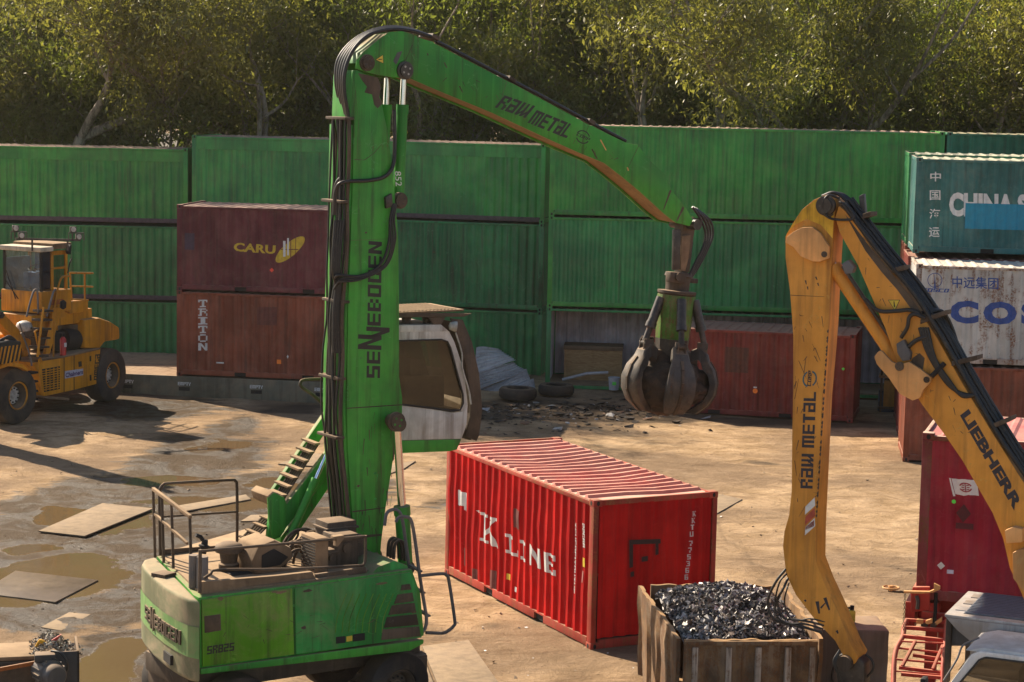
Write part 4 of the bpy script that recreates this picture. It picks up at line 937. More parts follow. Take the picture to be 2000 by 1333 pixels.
for i in range(4): tb('hydraulic_hose', S, EX, [(655+i*5, 430, -.3), (650+i*4, 520, -.32), (656+i*3, 560, -.3), (652+i*4, 610, -.3), (651+i*5, 690, -.3)], .026, M['black'], k=5)
# stick cylinders
def cylinder(f, parent, p0, p1, r0, rod, m_=None, n=0.0):
    """p0 barrel foot, p1 rod eye as local vectors; rod = share of length that is chrome"""
    p0 = Vector(p0); p1 = Vector(p1); k = p0+(p1-p0)*(1-rod)
    mb = MB(); mb.cyl(p0, k, r0, seg=20); d = (k-p0).normalized(); mb.cyl(k-d*.12, k+d*.02, r0*1.12, seg=20); b = mb.build('cylinder_barrel', m_ or M['green'], parent, 40)
    mb = MB(); mb.cyl(k, p1, r0*.55, seg=18); mb.build('cylinder_rod', M['chrome'], parent, 40)
    mb = MB(); mb.cyl(p1+Vector((0, -r0*.9, 0)), p1+Vector((0, r0*.9, 0)), r0*.95, seg=20); mb.cyl(p0+Vector((0, -r0*.9, 0)), p0+Vector((0, r0*.9, 0)), r0*.95, seg=20); mb.build('cylinder_eye', M['brown'], parent, 40)
    return b
b_ = cylinder(S, EX, S.p(778, 392, -.2), S.p(789, 142, -.2), .085, .26)
cylinder(S, EX, S.p(745, 392, .25), S.p(757, 142, .25), .085, .26)
pl, wd = font_polys('852', .0); A = S.p(771, 335, -.29); B = S.p(773, 364, -.29); T = S.p(783, 335, -.29); mb = MB(); mb.polys(pl, A, (B-A)/wd, T-A); mb.build('lettering', M['white'], b_, 0, normals=False)
pinboss(S, EX, 780, 392, -.3, .1); pr('cylinder_bracket', S, EX, [(755, 385), (772, 378), (786, 385), (786, 402), (770, 412), (756, 400)], -.3, .3, M['green'], .01)
pr('valve_block', S, EX, [(753, 386), (766, 378), (768, 404), (755, 408)], -.40, -.34, M['steel'], .01)
# boom cylinders
for n in (-.5, .5):
    A = S.p(792, 1108, -.5); B = S.p(775, 828, -.5); cylinder(S, EX, Vector((A.x, n, A.z)), Vector((B.x, n, B.z)), .115, .58)
pinboss(S, EX, 773, 824, -.56, .12, M['brown'], M['green'])
mb = MB(); a = S.p(773, 824, -.5); mb.cyl((a.x, -.56, a.z), (a.x, .56, a.z), .1, seg=20); mb.build('boom_cylinder_pin', M['brown'], EX)
# ---- cab lifting arm behind the boom
na, nb_ = .55, 1.05
far = [(636, 808), (648, 798), (652, 812), (610, 880), (560, 955), (545, 985), (536, 978), (525, 975), (560, 930)]
pr('lift_arm', S, EX, [(650, 868), (662, 872), (662, 905), (560, 1030), (548, 1050), (522, 1060), (528, 1010), (536, 990), (556, 990)], na, na+.09, M['green'])
pr('lift_arm', S, EX, [(636, 806), (650, 798), (655, 815), (575, 940), (545, 985), (524, 975), (530, 962)], nb_, nb_+.09, M['green'])
pr('lift_arm_lower', S, EX, [(660, 905), (668, 915), (590, 1030), (560, 1072), (548, 1072), (548, 1050)], na+.1, nb_, M['green'])
pr('arm_knuckle', S, EX, [(524, 972), (535, 962), (556, 972), (562, 990), (556, 1040), (532, 1055), (526, 1010)], na-.04, na+.02, M['green'], .02)
pr('arm_knuckle_cover', S, EX, [(522, 970), (533, 960), (545, 964), (552, 980), (540, 992), (527, 985)], na-.02, nb_+.05, M['dusty'], .02)
for i in range(8):
    f_ = i/7; mb = MB(); a = S.p(622-f_*75, 872+f_*118, na+.05); b = S.p(596-f_*66, 880+f_*90, nb_)
    mb.bar(Vector((a.x, na+.08, a.z+.03)), Vector((a.x-.02, nb_, a.z+.05)), .09, .03); mb.build('arm_rung', M['dusty'], EX)
for i in range(5):
    A = S.p(628, 868, na+.05); B = S.p(545, 1000, na+.05); mb = MB(); n = na+.14+i*.07; mb.tube([(A.x, n, A.z), (B.x, n, B.z)], .018, 6); mb.build('hydraulic_pipe', M['brown'], EX)
for i in range(5):
    A = S.p(540, 1018, na); B = S.p(490, 1068, na); mb = MB(); n = na+.1+i*.08; mb.tube([(A.x, n, A.z), (B.x, n, B.z)], .02, 6); mb.build('hydraulic_pipe', M['brown'], EX)
for i in range(4):
    f_ = i/3; a = S.p(537-f_*42, 1022+f_*40, na); mb = MB(); mb.bar(Vector((a.x, na+.06, a.z+.03)), Vector((a.x, na+.46, a.z+.03)), .07, .02); mb.build('arm_rung', M['dusty'], EX)
cylinder(S, EX, S.p(560, 1062, na-.12), S.p(650, 862, na-.12), .06, .38)
tb('hand_hoop', S, EX, [(640, 800, 1.2), (615, 775, 1.2), (590, 757, 1.2), (587, 748, 1.2), (596, 742, 1.2), (640, 740, 1.2), (700, 740, 1.2)], .025, DR, k=4)
tb('hydraulic_hose', S, EX, [(560, 1040, na-.1), (578, 1030, na-.15), (582, 1045, na-.15), (572, 1062, na-.15)], .018, M['black'])
# ---- cab
nc = .58
CB = Fr(S.O, S.yaw)
cabo = [(735, 640), (862, 638), (878, 648), (888, 668), (907, 725), (914, 790), (912, 830), (902, 858), (735, 862)]
win = [(760, 667), (862, 664), (874, 668), (880, 680), (904, 770), (905, 788), (899, 801), (885, 803), (760, 788)]
lo = px(S, cabo, nc); lw = px(S, win, nc)
def frame_ring(mb, outer, inner, n0, n1):
    pass
cab = MB(); cab.prism(px(S, [(735, 786), (800, 792), (885, 806), (903, 804), (910, 780), (914, 790), (912, 830), (902, 858), (735, 862)], nc), nc, nc+1.0, .02); cabb = cab.build('cab_body', M['cabwhite'], EX)
pr('cab_frame', S, EX, [(735, 640), (862, 638), (878, 648), (888, 668), (907, 725), (914, 790), (909, 806), (896, 803), (904, 793), (905, 775), (880, 680), (873, 668), (862, 664), (735, 668)], nc, nc+.07, M['cabwhite'], .015)
pr('cab_frame', S, EX, [(735, 640), (862, 638), (878, 648), (888, 668), (907, 725), (914, 790), (909, 806), (896, 803), (904, 793), (905, 775), (880, 680), (873, 668), (862, 664), (735, 668)], nc+.93, nc+1.0, M['cabwhite'], .015)
pr('cab_frame', S, EX, [(735, 640), (760, 640), (760, 800), (735, 800)], nc, nc+1.0, M['cabwhite'], .01)
pr('cab_roof', S, EX, [(735, 636), (862, 634), (878, 648), (735, 650)], nc-.01, nc+1.01, M['cabwhite'], .02)
mb = MB(); q = px(S, win, nc+.02); mb.prism(q, nc+.02, nc+.028); mb.build('side_window', M['glass'], EX, 0)
mb = MB(); mb.prism(q, nc+.965, nc+.972); mb.build('side_window', M['glass'], EX, 0)
mb = MB(); a = S.p(884, 675, nc); b = S.p(910, 790, nc); mb.face([(a.x+.05, nc+.07, a.z), (a.x+.05, nc+.93, a.z), (b.x+.02, nc+.93, b.z), (b.x+.02, nc+.07, b.z)]); mb.build('windscreen', M['glass'], EX, 0)
rub = [S.p(u, v, nc-.004) for u, v in win]; mb = MB(); mb.tube(rub+[rub[0]], .016, 6); mb.build('window_seal', M['black'], EX)
pr('cab_skirt', S, EX, [(735, 862), (902, 858), (893, 879), (880, 882), (735, 888)], nc, nc+1.0, M['green'], .02)
pr('seat', S, EX, [(800, 700), (822, 702), (826, 760), (862, 762), (860, 782), (805, 784)], nc+.3, nc+.7, M['dark'], .03)
pr('control_console', S, EX, [(785, 735), (868, 735), (868, 795), (785, 790)], nc+.12, nc+.22, M['steel'], .02)
pr('rear_bulkhead', S, EX, [(760, 660), (790, 660), (790, 800), (760, 795)], nc+.05, nc+.95, M['dark'], 0)
pr('cabin_floor', S, EX, [(760, 785), (900, 800), (900, 808), (760, 800)], nc+.08, nc+.92, M['dark'], 0)
# roof guard and light
pr('roof_guard', S, EX, [(735, 611), (885, 612), (922, 613), (906, 619), (735, 621)], nc-.02, nc+.02, M['brown'], .005)
mb = MB(); a = S.p(735, 616, nc); b = S.p(915, 616, nc)
mb.box((a.x, nc-.02, a.z+.0), (b.x-.1, nc+1.02, a.z+.03), .008)
for i in range(22): mb.box((a.x+.02+i*(b.x-a.x-.2)/22, nc+.02, a.z+.031), (a.x+.05+i*(b.x-a.x-.2)/22, nc+.98, a.z+.042))
mb.build('roof_guard_grid', M['dusty'], EX)
pr('guard_strut', S, EX, [(836, 620), (870, 620), (858, 640), (852, 640)], nc+.0, nc+.03, M['brown'], .003)
for u in (745, 790, 830): pr('guard_mount', S, EX, [(u, 620), (u+14, 620), (u+10, 637), (u+2, 637)], nc+.1, nc+.2, M['brown'], .003)
mb = MB(); c = S.p(888, 638, nc-.06); mb.lathe(c, (.9, -.35, -.1), [(0, -.1), (.06, -.08), (.085, 0), (.085, .03), (.07, .032), (0, .032)], 20); mb.build('work_lamp', M['hub'], EX)
gd = [(880, 622), (904, 625), (922, 668), (936, 730), (942, 800), (936, 850), (931, 862), (909, 852), (918, 820), (920, 780), (912, 720), (894, 660)]
pr('windscreen_guard', S, EX, gd, nc+.02, nc+.05, M['brown'], .006)
pr('windscreen_guard', S, EX, gd, nc+.95, nc+.98, M['brown'], .006)
for u0, v0, u1, v1 in ((904, 630, 925, 680), (925, 680, 938, 750), (938, 750, 940, 810), (940, 810, 931, 860)):
    A = S.p(u0, v0, nc); B = S.p(u1, v1, nc); mb = MB(); mb.loft([Vector((A.x-.1, nc+.05, A.z)), Vector((A.x-.1, nc+.95, A.z)), Vector((A.x-.08, nc+.95, A.z)), Vector((A.x-.08, nc+.05, A.z))], [Vector((B.x-.1, nc+.05, B.z)), Vector((B.x-.1, nc+.95, B.z)), Vector((B.x-.08, nc+.95, B.z)), Vector((B.x-.08, nc+.05, B.z))]); mb.build('guard_bars', M['brown'], EX)
tb('wiper_hose', S, EX, [(890, 650, nc-.03), (902, 690, nc-.03), (903, 720, nc-.03), (915, 760, nc-.03), (920, 790, nc-.03)], .014, M['hub'])
# ---- boarding ladder and hand hoops at the front
for n, o_ in ((-1.15, 0), (-1.45, 1)):
    pts = [(751, 1027), (755, 1004), (766, 996), (779, 999), (787, 1022), (796, 1085), (806, 1150), (822, 1215)] if not o_ else [(773, 1020), (779, 1011), (792, 1010), (803, 1017), (811, 1058), (819, 1120), (827, 1170), (833, 1210), (830, 1228), (824, 1236)]
    tb('hand_hoop', S, EX, [(u, v, n) for u, v in pts], .026, M['grey'], k=4)
for v, u in ((1103, 800), (1145, 806), (1190, 816)):
    A = S.p(u, v, -1.15); B = S.p(u+22, v+14, -1.45); mb = MB(); mb.bar(A, B, .06, .025); mb.build('ladder_step', M['grey'], EX)
tb('ladder_loop', S, EX, [(820, 1125), (862, 1121), (872, 1124), (877, 1136), (888, 1210), (887, 1222), (876, 1232), (864, 1237), (832, 1236)], .026, M['grey'], -1.45, k=3)
# ---- undercarriage
und = thing('undercarriage_dummy', '', '') if False else None
mb = MB(); mb.box((-1.9, -.9, .75), (2.0, .6, 1.05), .05); mb.build('chassis', M['brown'], EX)
mb = MB(); mb.cyl((0, -.1, 1.0), (0, -.1, 1.2), .75, seg=40); mb.build('slew_ring', M['steel'], EX)
def wheel(parent, c, ax, r_, wd, name='wheel', hubm=None, rimm=None, flm=None):
    c = Vector(c); ax = Vector(ax).normalized(); o = bpy.data.objects.new(name, None); C.objects.link(o); o.parent = parent
    h = wd/2; mb = MB()
    mb.lathe(c, ax, [(r_*.48, -h*.8), (r_*.52, -h), (r_*.86, -h*1.02), (r_*.97, -h*.82), (r_, -h*.5), (r_, h*.5), (r_*.97, h*.82), (r_*.86, h*1.02), (r_*.52, h), (r_*.48, h*.8)], 44)
    mb.build('tyre', M['tyre'], o, 40)
    mb = MB(); mb.lathe(c, ax, [(0, h*.45), (r_*.12, h*.47), (r_*.15, h*.35), (r_*.27, h*.3), (r_*.30, h*.3)], 32); mb.build('hub', hubm or M['hub'], o, 40)
    mb = MB(); mb.lathe(c, ax, [(r_*.30, h*.3), (r_*.36, h*.2), (r_*.40, h*.75), (r_*.44, h*.85)], 36); mb.build('rim', rimm or M['brown'], o, 40)
    mb = MB(); mb.lathe(c, ax, [(r_*.435, h*.84), (r_*.45, h*.95), (r_*.48, h*.95), (r_*.5, h*.8), (r_*.55, -h*.8), (r_*.3, -h*.8), (0, -h*.6)], 36); mb.build('rim_flange', flm or M['brown'], o, 40)
    mb = MB(); a = ax.orthogonal().normalized(); b = ax.cross(a)
    for k in range(10):
        t_ = k*math.pi/5; q = c+(a*math.cos(t_)+b*math.sin(t_))*r_*.24; mb.cyl(q+ax*h*.3, q+ax*h*.42, r_*.03, seg=6)
    mb.build('wheel_nuts', M['dark'], o, 40)
    return o
for x in (-1.3, 1.35):
    for n in (-1.2, .75): wheel(EX, (x, n, .52), (0, -1, 0), .52, .42, hubm=M['brown'])
for x in (-1.7, 1.9):
    mb = MB(); mb.box((x-.15, -1.0, .55), (x+.15, .6, .85), .03); mb.build('outrigger_beam', M['brown'], EX)
    for n in (-1.0, .6):
        mb = MB(); mb.box((x-.1, n-.1, .12), (x+.1, n+.1, .85), .02); mb.lathe((x, n, 0.02), (0, 0, 1), [(0, 0), (.26, 0), (.26, .06), (.1, .14), (0, .14)], 20); mb.build('outrigger_foot', M['brown'], EX)
# ------------------------------------------------------------------ grapple
tipL = S.p(1338, 437, 0.0); tipW = S.O+S.X*tipL.x+S.N*tipL.y+Vector((0, 0, tipL.z))
G = Fr((tipW.x, tipW.y, 0), S.yaw)
GR = thing('orange_peel_grapple', 'closed steel orange peel grapple hanging from the green stick, full of dark soil', 'grapple', G.O, G.yaw)
zz = lambda v: aty(1330, v, tipW.y).z
def axx(v): # the grapple hangs with a very slight lean
    return 0.0
zt_, zr0, zr1, zh, zsh, zbt = zz(437), zz(540), zz(570), zz(668), zz(684), zz(806)
x0 = G.g(1333, 560, zr1).x*0
q = aty(1330, 560, tipW.y); cx = (q-Vector((G.O.x, G.O.y, q.z))).dot(G.X)*1.0-.0
mb = MB(); mb.cyl((0, -.34, zt_), (0, .34, zt_), .09, seg=20); mb.build('hanger_pin', M['steel'], GR)
mb = MB(); mb.prism([(-.1+.0, zt_+.12), (.1, zt_+.12), (.13, zt_-.1), (.09, zz(505)), (-.09, zz(505)), (-.13, zt_-.1)], -.12, .12, .02); mb.build('upper_link', M['brown'], GR)
mb = MB(); mb.prism([(cx-.17, zz(462)), (cx+.02, zz(458)), (cx+.02, zz(505)), (cx-.02, zz(528)), (cx-.12, zz(528)), (cx-.15, zz(490))], -.20, -.13, .01); mb.build('link_plate', M['dusty'], GR)
mb = MB(); mb.prism([(cx-.05, zz(480)), (cx+.17, zz(470)), (cx+.15, zz(530)), (cx-.02, zz(535))], -.1, .1, .01); mb.build('swivel_link', M['steel'], GR)
mb = MB(); mb.lathe((cx, 0, zr1-.06), (0, 0, 1), [(0, 0), (.30, 0), (.33, .03), (.33, .07), (.2, .08), (.21, .3), (.24, .32), (.22, .38), (0, .38)], 28); mb.box((cx+.1, -.1, zr0-.1), (cx+.36, .1, zr0-.02), .02); mb.build('rotator', M['brown'], GR)
for i, (du, s_) in enumerate(((0, 1), (8, 1.2), (14, .8), (20, 1.4))):
    pts = [(1350, 405), (1366+du*.6, 425), (1379+du*.3, 452), (1376, 482), (1362, 515), (1352-du*.2, 540)]
    mb = MB(); P_ = [G.p(u+i*3, v, -.2+.13*i) for u, v in pts]; mb.tube(smooth_path(P_, 6), .022, 8); mb.build('hydraulic_hose', M['black'], GR, 50)
for n, (ua, va, ub, vb, w_) in ((-.16, (1322, 452, 1326, 530, .07)), (.14, (1345, 440, 1340, 535, .09))):
    mb = MB(); mb.bar(G.p(ua, va, n), G.p(ub, vb, n), .06, w_*2, bev=.01); mb.build('link_bar', M['steel'], GR)
mb = MB(); q = G.p(1318, 545, -.3); mb.box((q.x-.05, -.34, q.z-.1), (q.x+.3, -.2, q.z+.08), .03); mb.cyl((q.x+.1, -.38, q.z), (q.x+.1, -.2, q.z), .06, seg=14); mb.build('rotator_motor', M['brown'], GR)
# head: five sided tapered body
mb = MB(); ringA = []; ringB = []; ringC = []
for k in range(10):
    a = 2*math.pi*k/10+.1; r_ = .27 if k % 2 else .30; ringA.append(Vector((cx+.33*math.cos(a), .33*math.sin(a), zr1-.06)))
    ringB.append(Vector((cx+.29*math.cos(a), .29*math.sin(a), zh+.05))); ringC.append(Vector((cx+.24*math.cos(a), .24*math.sin(a), zh-.35)))
mb.loft(ringB, ringA, .01); head = mb.build('grapple_head', paint('grimy_green_head', (.05, .15, .01), rust=.6, gk=.9, streak=.8, grime=(.03, .025, .015), sidedust=.3, sc=2.5), GR, 30)
mb = MB(); mb.loft(ringC, ringB); mb.build('head_base', M['steel'], GR, 30)
for k in range(10):
    a = 2*math.pi*(k+.5)/10+.1; c = Vector((cx+.285*math.cos(a), .285*math.sin(a), (zh+zr1)/2+.2)); t_ = Vector((-math.sin(a), math.cos(a), 0)); n_ = Vector((math.cos(a), math.sin(a), .06))
    if k % 2 == 0:
        mb = MB(); mb.obox(c+Vector((0, 0, .1)), t_*.03, n_*.02, Vector((0, 0, .03))); mb.obox(c-Vector((0, 0, .1)), t_*.05, n_*.012, Vector((0, 0, .05))); mb.build('head_port', M['dark'], GR)
prof_o = [(.36, zsh+.02), (.50, zsh+.10), (.62, zsh-.02), (.66, zsh-.15), (.76, zsh-.30), (.82, zsh-.52), (.80, zsh-.74), (.70, zsh-.95), (.52, zsh-1.12), (.30, zbt+.05), (.10, zbt)]
KZ = (zsh-zbt-.02)/1.14
prof_i = [(.34, zsh-.18), (.46, zsh-.12), (.52, zsh-.18), (.55, zsh-.28), (.66, zsh-.40), (.70, zsh-.55), (.68, zsh-.72), (.60, zsh-.88), (.44, zsh-1.03), (.26, zbt+.12), (.10, zbt+.04)]
wd_ = [.10, .11, .13, .16, .21, .245, .25, .23, .17, .10, .035]
for k in range(5):
    a = 2*math.pi*k/5-1.95; c, s_ = math.cos(a), math.sin(a)
    T = lambda r_, t_, z: Vector((cx+c*r_-s_*t_, s_*r_+c*t_, z))
    mb = MB(); bm = mb.bm; rows = []
    for (ro, zo), (ri, zi), w_ in zip(prof_o, prof_i, wd_):
        # curved shell: edges set inward, middle bulging out
        rz = lambda z: z if z <= zbt+.13 and ro < .35 else zsh-(zsh-z)*KZ
        zo, zi = rz(zo), rz(zi)
        rows.append([bm.verts.new(T(ri, -w_, zi)), bm.verts.new(T(ro-.025, -w_, zo)), bm.verts.new(T(ro, -w_*.82, zo)), bm.verts.new(T(ro+.012, 0, zo)), bm.verts.new(T(ro, w_*.82, zo)), bm.verts.new(T(ro-.025, w_, zo)), bm.verts.new(T(ri, w_, zi)), bm.verts.new(T(ri+.05, 0, zi))])
    for A_, B_ in zip(rows, rows[1:]):
        for j in range(8): bm.faces.new((A_[j], A_[(j+1) % 8], B_[(j+1) % 8], B_[j]))
    bm.faces.new(rows[0][::-1]); bm.faces.new(rows[-1])
    ti = mb.build('tine', M['tine'], GR, 28)
    mb = MB()
    for (r1, z1), (r2, z2) in zip(prof_o[3:9], prof_o[4:10]):
        a_ = T(r1+.012, 0, zsh-(zsh-z1)*KZ); b_2 = T(r2+.012, 0, zsh-(zsh-z2)*KZ); mb.bar(a_, b_2, .05, .045, up=Vector((c, s_, 0)))
    mb.build('tine_rib', M['brown'], ti, 30)
    for t_ in (-.06, .06):
        mb = MB(); mb.obox(T(.52, t_, zsh+.08), Vector((c, s_, 0))*.09, Vector((-s_, c, 0))*.015, Vector((0, 0, .09)), .01); mb.build('tine_lug', M['brown'], ti)
    A_ = T(.31, 0, zr1-.12); B_ = T(.56, 0, zsh+.10); k_ = A_+(B_-A_)*.66
    mb = MB(); mb.cyl(A_, k_, .08, seg=14); mb.cyl(A_+(B_-A_)*.55, k_, .092, seg=14); mb.build('tine_cylinder', M['steel'], GR, 40)
    mb = MB(); mb.cyl(k_, B_, .05, seg=14); mb.cyl(B_-Vector((-s_, c, 0))*.09, B_+Vector((-s_, c, 0))*.09, .05, seg=12); mb.build('cylinder_rod', M['tine'], GR, 40)
    mb = MB(); mb.obox(T(.3, 0, zsh-.1), Vector((c, s_, 0))*.16, Vector((-s_, c, 0))*.09, Vector((0, 0, .1)), .02); mb.build('tine_hinge', M['brown'], GR)
# soil held inside
TL = R(5.0); GR.rotation_euler = (0, TL, G.yaw); rm = GR.rotation_euler.to_matrix(); GR.location = tipW-rm@Vector((0, 0, zt_))
random.seed(8); bm = bmesh.new(); bmesh.ops.create_icosphere(bm, subdivisions=5, radius=1)
for v in bm.verts:
    p = v.co.copy(); n_ = noise.noise(p*2.2)*.16+noise.noise(p*6)*.09+noise.noise(p*17)*.05
    v.co = Vector((p.x*.66, p.y*.66, p.z*.5))*(1+n_)
mb = MB(); mb.bm.free(); mb.bm = bm
soilm = flat('dark_clumpy_soil', (.045, .028, .017), .95, 0, .5, .35, (.14, .09, .05))
sl_ = mb.build('soil_load', soilm, None, 60); sl_.location = GR.location+rm@Vector((cx, 0, zsh-.58))
tag(sl_, 'lump of dark crumbly soil clamped inside the grapple tines', 'soil')
# ------------------------------------------------------------------ yellow material handler arm at the right
LO = aty(1590, 700, 29.4)
LB = Fr((LO.x, LO.y, 0), R(-28))
LX = thing('yellow_material_handler', 'yellow scrap handler at right, its boom and stick hanging over the scrap bin', 'material handler', LB.O, LB.yaw)
T2 = .21
stk = [(1534, 462), (1548, 437), (1566, 410), (1589, 391), (1612, 381), (1629, 390), (1632, 403), (1629, 440), (1627, 470), (1623, 535), (1621, 580), (1619, 624), (1614, 690), (1606, 780), (1601, 886), (1594, 1031), (1593, 1096), (1608, 1136), (1637, 1198), (1662, 1259), (1676, 1283), (1668, 1298), (1652, 1296), (1645, 1278), (1631, 1252), (1590, 1209), (1554, 1162), (1535, 1122), (1529, 1067), (1532, 1038), (1541, 1006), (1546, 959), (1547, 850), (1549, 757), (1549, 657), (1543, 571), (1534, 505)]
ystick = pr('stick', LB, LX, stk, -T2, T2, M['yellow'], .01)
mb = MB(); q = px(LB, [(1536, 458), (1549, 437), (1567, 411), (1590, 393), (1612, 384), (1628, 392), (1630, 404), (1627, 440), (1626, 466), (1604, 440), (1575, 428), (1552, 440)], -T2-.006); mb.prism(q, -T2-.006, -T2+.02); mb.build('scuffed_head_plate', M['yellow_bright'], ystick)
# welded seams and scratches
def chipline(f, parent, n, m_, L):
    for a, b, w_ in L:
        A = f.p(*a, n-.003); B = f.p(*b, n-.003); d = (B-A).normalized(); s_ = Vector((-d.z, 0, d.x))*w_
        mb = MB(); mb.face([A-s_, B-s_*.5, B+s_*.5, A+s_]); mb.build('scratch', m_, parent, 0, normals=False)
chipline(LB, ystick, -T2, M['brown'], [((1544, 577), (1610, 580), .004), ((1573, 548), (1575, 556), .012), ((1593, 541), (1596, 547), .012), ((1577, 560), (1578, 566), .012), ((1597, 553), (1599, 559), .012), ((1605, 618), (1608, 640), .005), ((1592, 680), (1602, 705), .005), ((1560, 705), (1575, 740), .004), ((1570, 730), (1574, 700), .005), ((1552, 780), (1560, 740), .004), ((1555, 745), (1552, 760), .008), ((1568, 655), (1570, 668), .005), ((1552, 900), (1556, 930), .005), ((1590, 830), (1585, 850), .004), ((1560, 860), (1555, 880), .006), ((1572, 990), (1560, 1010), .004)])
random.seed(21)
chipline(LB, ystick, -T2, M['brown'], [((u, v), (u+random.uniform(-8, 8), v+random.uniform(-14, 14)), random.uniform(.002, .006)) for u, v in [(random.uniform(1552, 1600), random.uniform(600, 1010)) for _ in range(34)]])
for i in range(40): # paint worn off along the edge
    v = 650+i*9.2+random.uniform(-4, 4); u = 1617-(v-650)*.062 if v < 1031 else 1593
    pr('edge_wear', LB, ystick, [(u-2.4, v), (u, v-4), (u+.6, v), (u-.4, v+4)], -T2-.003, -T2+.02, M['brown'], 0)
chipline(LB, ystick, -T2, M['decal_y'], [((1596, 1175), (1600, 1199), .028), ((1603, 1188), (1612, 1178), .014), ((1611, 1168), (1620, 1192), .026), ((1572, 1175), (1574, 1172), .02), ((1634, 1232), (1637, 1238), .02)])
pl, wd = lett('RAW METAL', .22, .12); letter(LB, ystick, -T2-.004, pl, (1587, 955), (1594, 766), (1563, 960), wd, M['decal_y'])
a, ex, ey = aface(LB, -T2-.004, (1594, 757), (1597, 724), (1566, 757), 1.0)
mb = MB(); mb.polys(ring_polys((.5, .5), .4, .5, .5, 2.9)+ring_polys((.5, .5), .4, .5, 3.7, 6.0), a, ex, ey); mb.build('emblem_ring', flat('teal_decal', (.03, .1, .13), .5), ystick, 0, normals=False)
mb = MB(); pl, wd = lett('CORP', .2); mb.polys([[(.05+x/wd*.9, .38+y*.26) for x, y in p] for p in pl], a-Vector((0, .002, 0)), ex, ey); mb.build('lettering', M['decal_y'], ystick, 0, normals=False)
for i in range(4): # worn red and white chevron
    v = 978+i*20; pr('reflector_stripe', LB, ystick, [(1573, v+12), (1591, v-6), (1592, v+10), (1572, v+28)] if i < 3 else [(1573, v-8), (1590, v-22), (1590, v-10), (1573, v-2)], -T2-.004, -T2+.01, [M['white'], flat('worn_red_stripe', (.36, .06, .03), .6, 0, .3, .6, (.4, .3, .2))][i % 2], 0)
pr('ear_plate', LB, LX, [(1536, 463), (1551, 452), (1566, 445), (1586, 444), (1602, 456), (1619, 482), (1618, 505), (1600, 512), (1586, 511), (1563, 501), (1549, 483), (1533, 474)], -T2-.09, -T2-.02, M['yellow_pale'], .012)
pr('ear_plate', LB, LX, [(1536, 463), (1551, 452), (1566, 445), (1586, 444), (1602, 456), (1619, 482), (1618, 505), (1600, 512), (1586, 511), (1563, 501), (1549, 483), (1533, 474)], T2+.02, T2+.09, M['yellow_pale'], .012)
pinboss(LB, LX, 1611, 497, -T2-.07, .045, M['brown'], M['steel'], .03)
pinboss(LB, LX, 1614, 402, -T2-.03, .11, M['steel'], M['steel'], .10)
pr('oil_stain', LB, ystick, [(1597, 396), (1612, 388), (1627, 396), (1628, 420), (1618, 428), (1606, 420), (1598, 408)], -T2-.010, -T2+.01, M['brown'], 0)
bm_ = [(1638, 402), (1660, 420), (1706, 492), (1774, 575), (1830, 660), (1880, 750), (1941, 850), (2000, 944), (2080, 1075), (2120, 1300), (2060, 1330), (1995, 1160), (1972, 1110), (1959, 1053), (1938, 1002), (1880, 901), (1845, 850), (1800, 790), (1757, 722), (1728, 640), (1698, 571), (1675, 518), (1640, 455), (1631, 425)]
T3 = .24
yboom = pr('boom', LB, LX, bm_, -T3, T3, M['yellow'], .012)
pl, wd = font_polys('LIEBHERR', .05); letter(LB, yboom, -T3-.004, pl, (1875, 812), (1981, 998), (1892, 799), wd, M['decal_y'])
warn(LB, yboom, -T3, (1734, 586), (1758, 586), (1748, 608))
for pts in ([(1762, 745), (1772, 722), (1782, 700), (1796, 690), (1806, 700), (1802, 725), (1790, 748), (1775, 757)],): pr('soot_stain', LB, yboom, pts, -T3-.003, -T3+.01, M['brown'], .0)
edge = [(1640, 403), (1708, 492), (1776, 575), (1832, 660), (1882, 750), (1943, 850), (2002, 944), (2060, 1040)]
pr('soot_strip', LB, yboom, [(1650, 418), (1706, 492), (1774, 575), (1806, 622), (1790, 618), (1752, 566), (1722, 532), (1690, 490), (1662, 440)], -T3-.003, -T3+.01, M['brown'], 0)
for i in range(8):
    n = -.24+i*.065; off = 8+(i % 4)*7
    P_ = [LB.p(u+off*.8, v-off*.55, n) for u, v in edge]
    mb = MB(); mb.tube(smooth_path([Vector((p.x+.02*noise.noise((i*2.7, k*.8, 2)), p.y, p.z+.04*noise.noise((i*1.7, k*1.1, 8)))) for k, p in enumerate(P_)], 5), .026 if i % 2 else .034, 8); mb.build('hydraulic_hose', M['black'], LX, 50)
for i in range(4):
    o = i*5
    tb('hydraulic_hose', LB, LX, [(1800+o, 612, -.2), (1825+o, 605+i, -.1), (1845+o, 640, 0), (1868+o, 700+i*3, 0), (1905+o, 770, 0), (1930+o, 830, -.05), (1970+o, 890, -.1)], .022, M['black'], k=5)
    tb('hydraulic_hose', LB, LX, [(1796+o, 640, -T3-.04), (1812+o, 690+i*4, -T3-.05), (1846+o*.6, 745, -T3-.05), (1870+o*.6, 765+i*3, -T3-.04), (1890+o, 772, -T3-.02)], .024, M['black'], k=5)
for (u, v), (u2, v2) in (((1684, 428), (1700, 423)), ((1742, 534), (1766, 528)), ((1797, 634), (1846, 616)), ((1858, 716), (1908, 704)), ((1938, 838), (1974, 823))):
    A = LB.p(u, v, -T3-.02); B = LB.p(u2, v2, -T3-.02); mb = MB(); mb.loft([A, A+Vector((0, 0, .07)), B+Vector((0, 0, .07)), B], [x+Vector((0, .3, 0)) for x in (A, A+Vector((0, 0, .06)), B+Vector((0, 0, .06)), B)], .01); mb.build('hose_clamp', M['brown'], yboom)
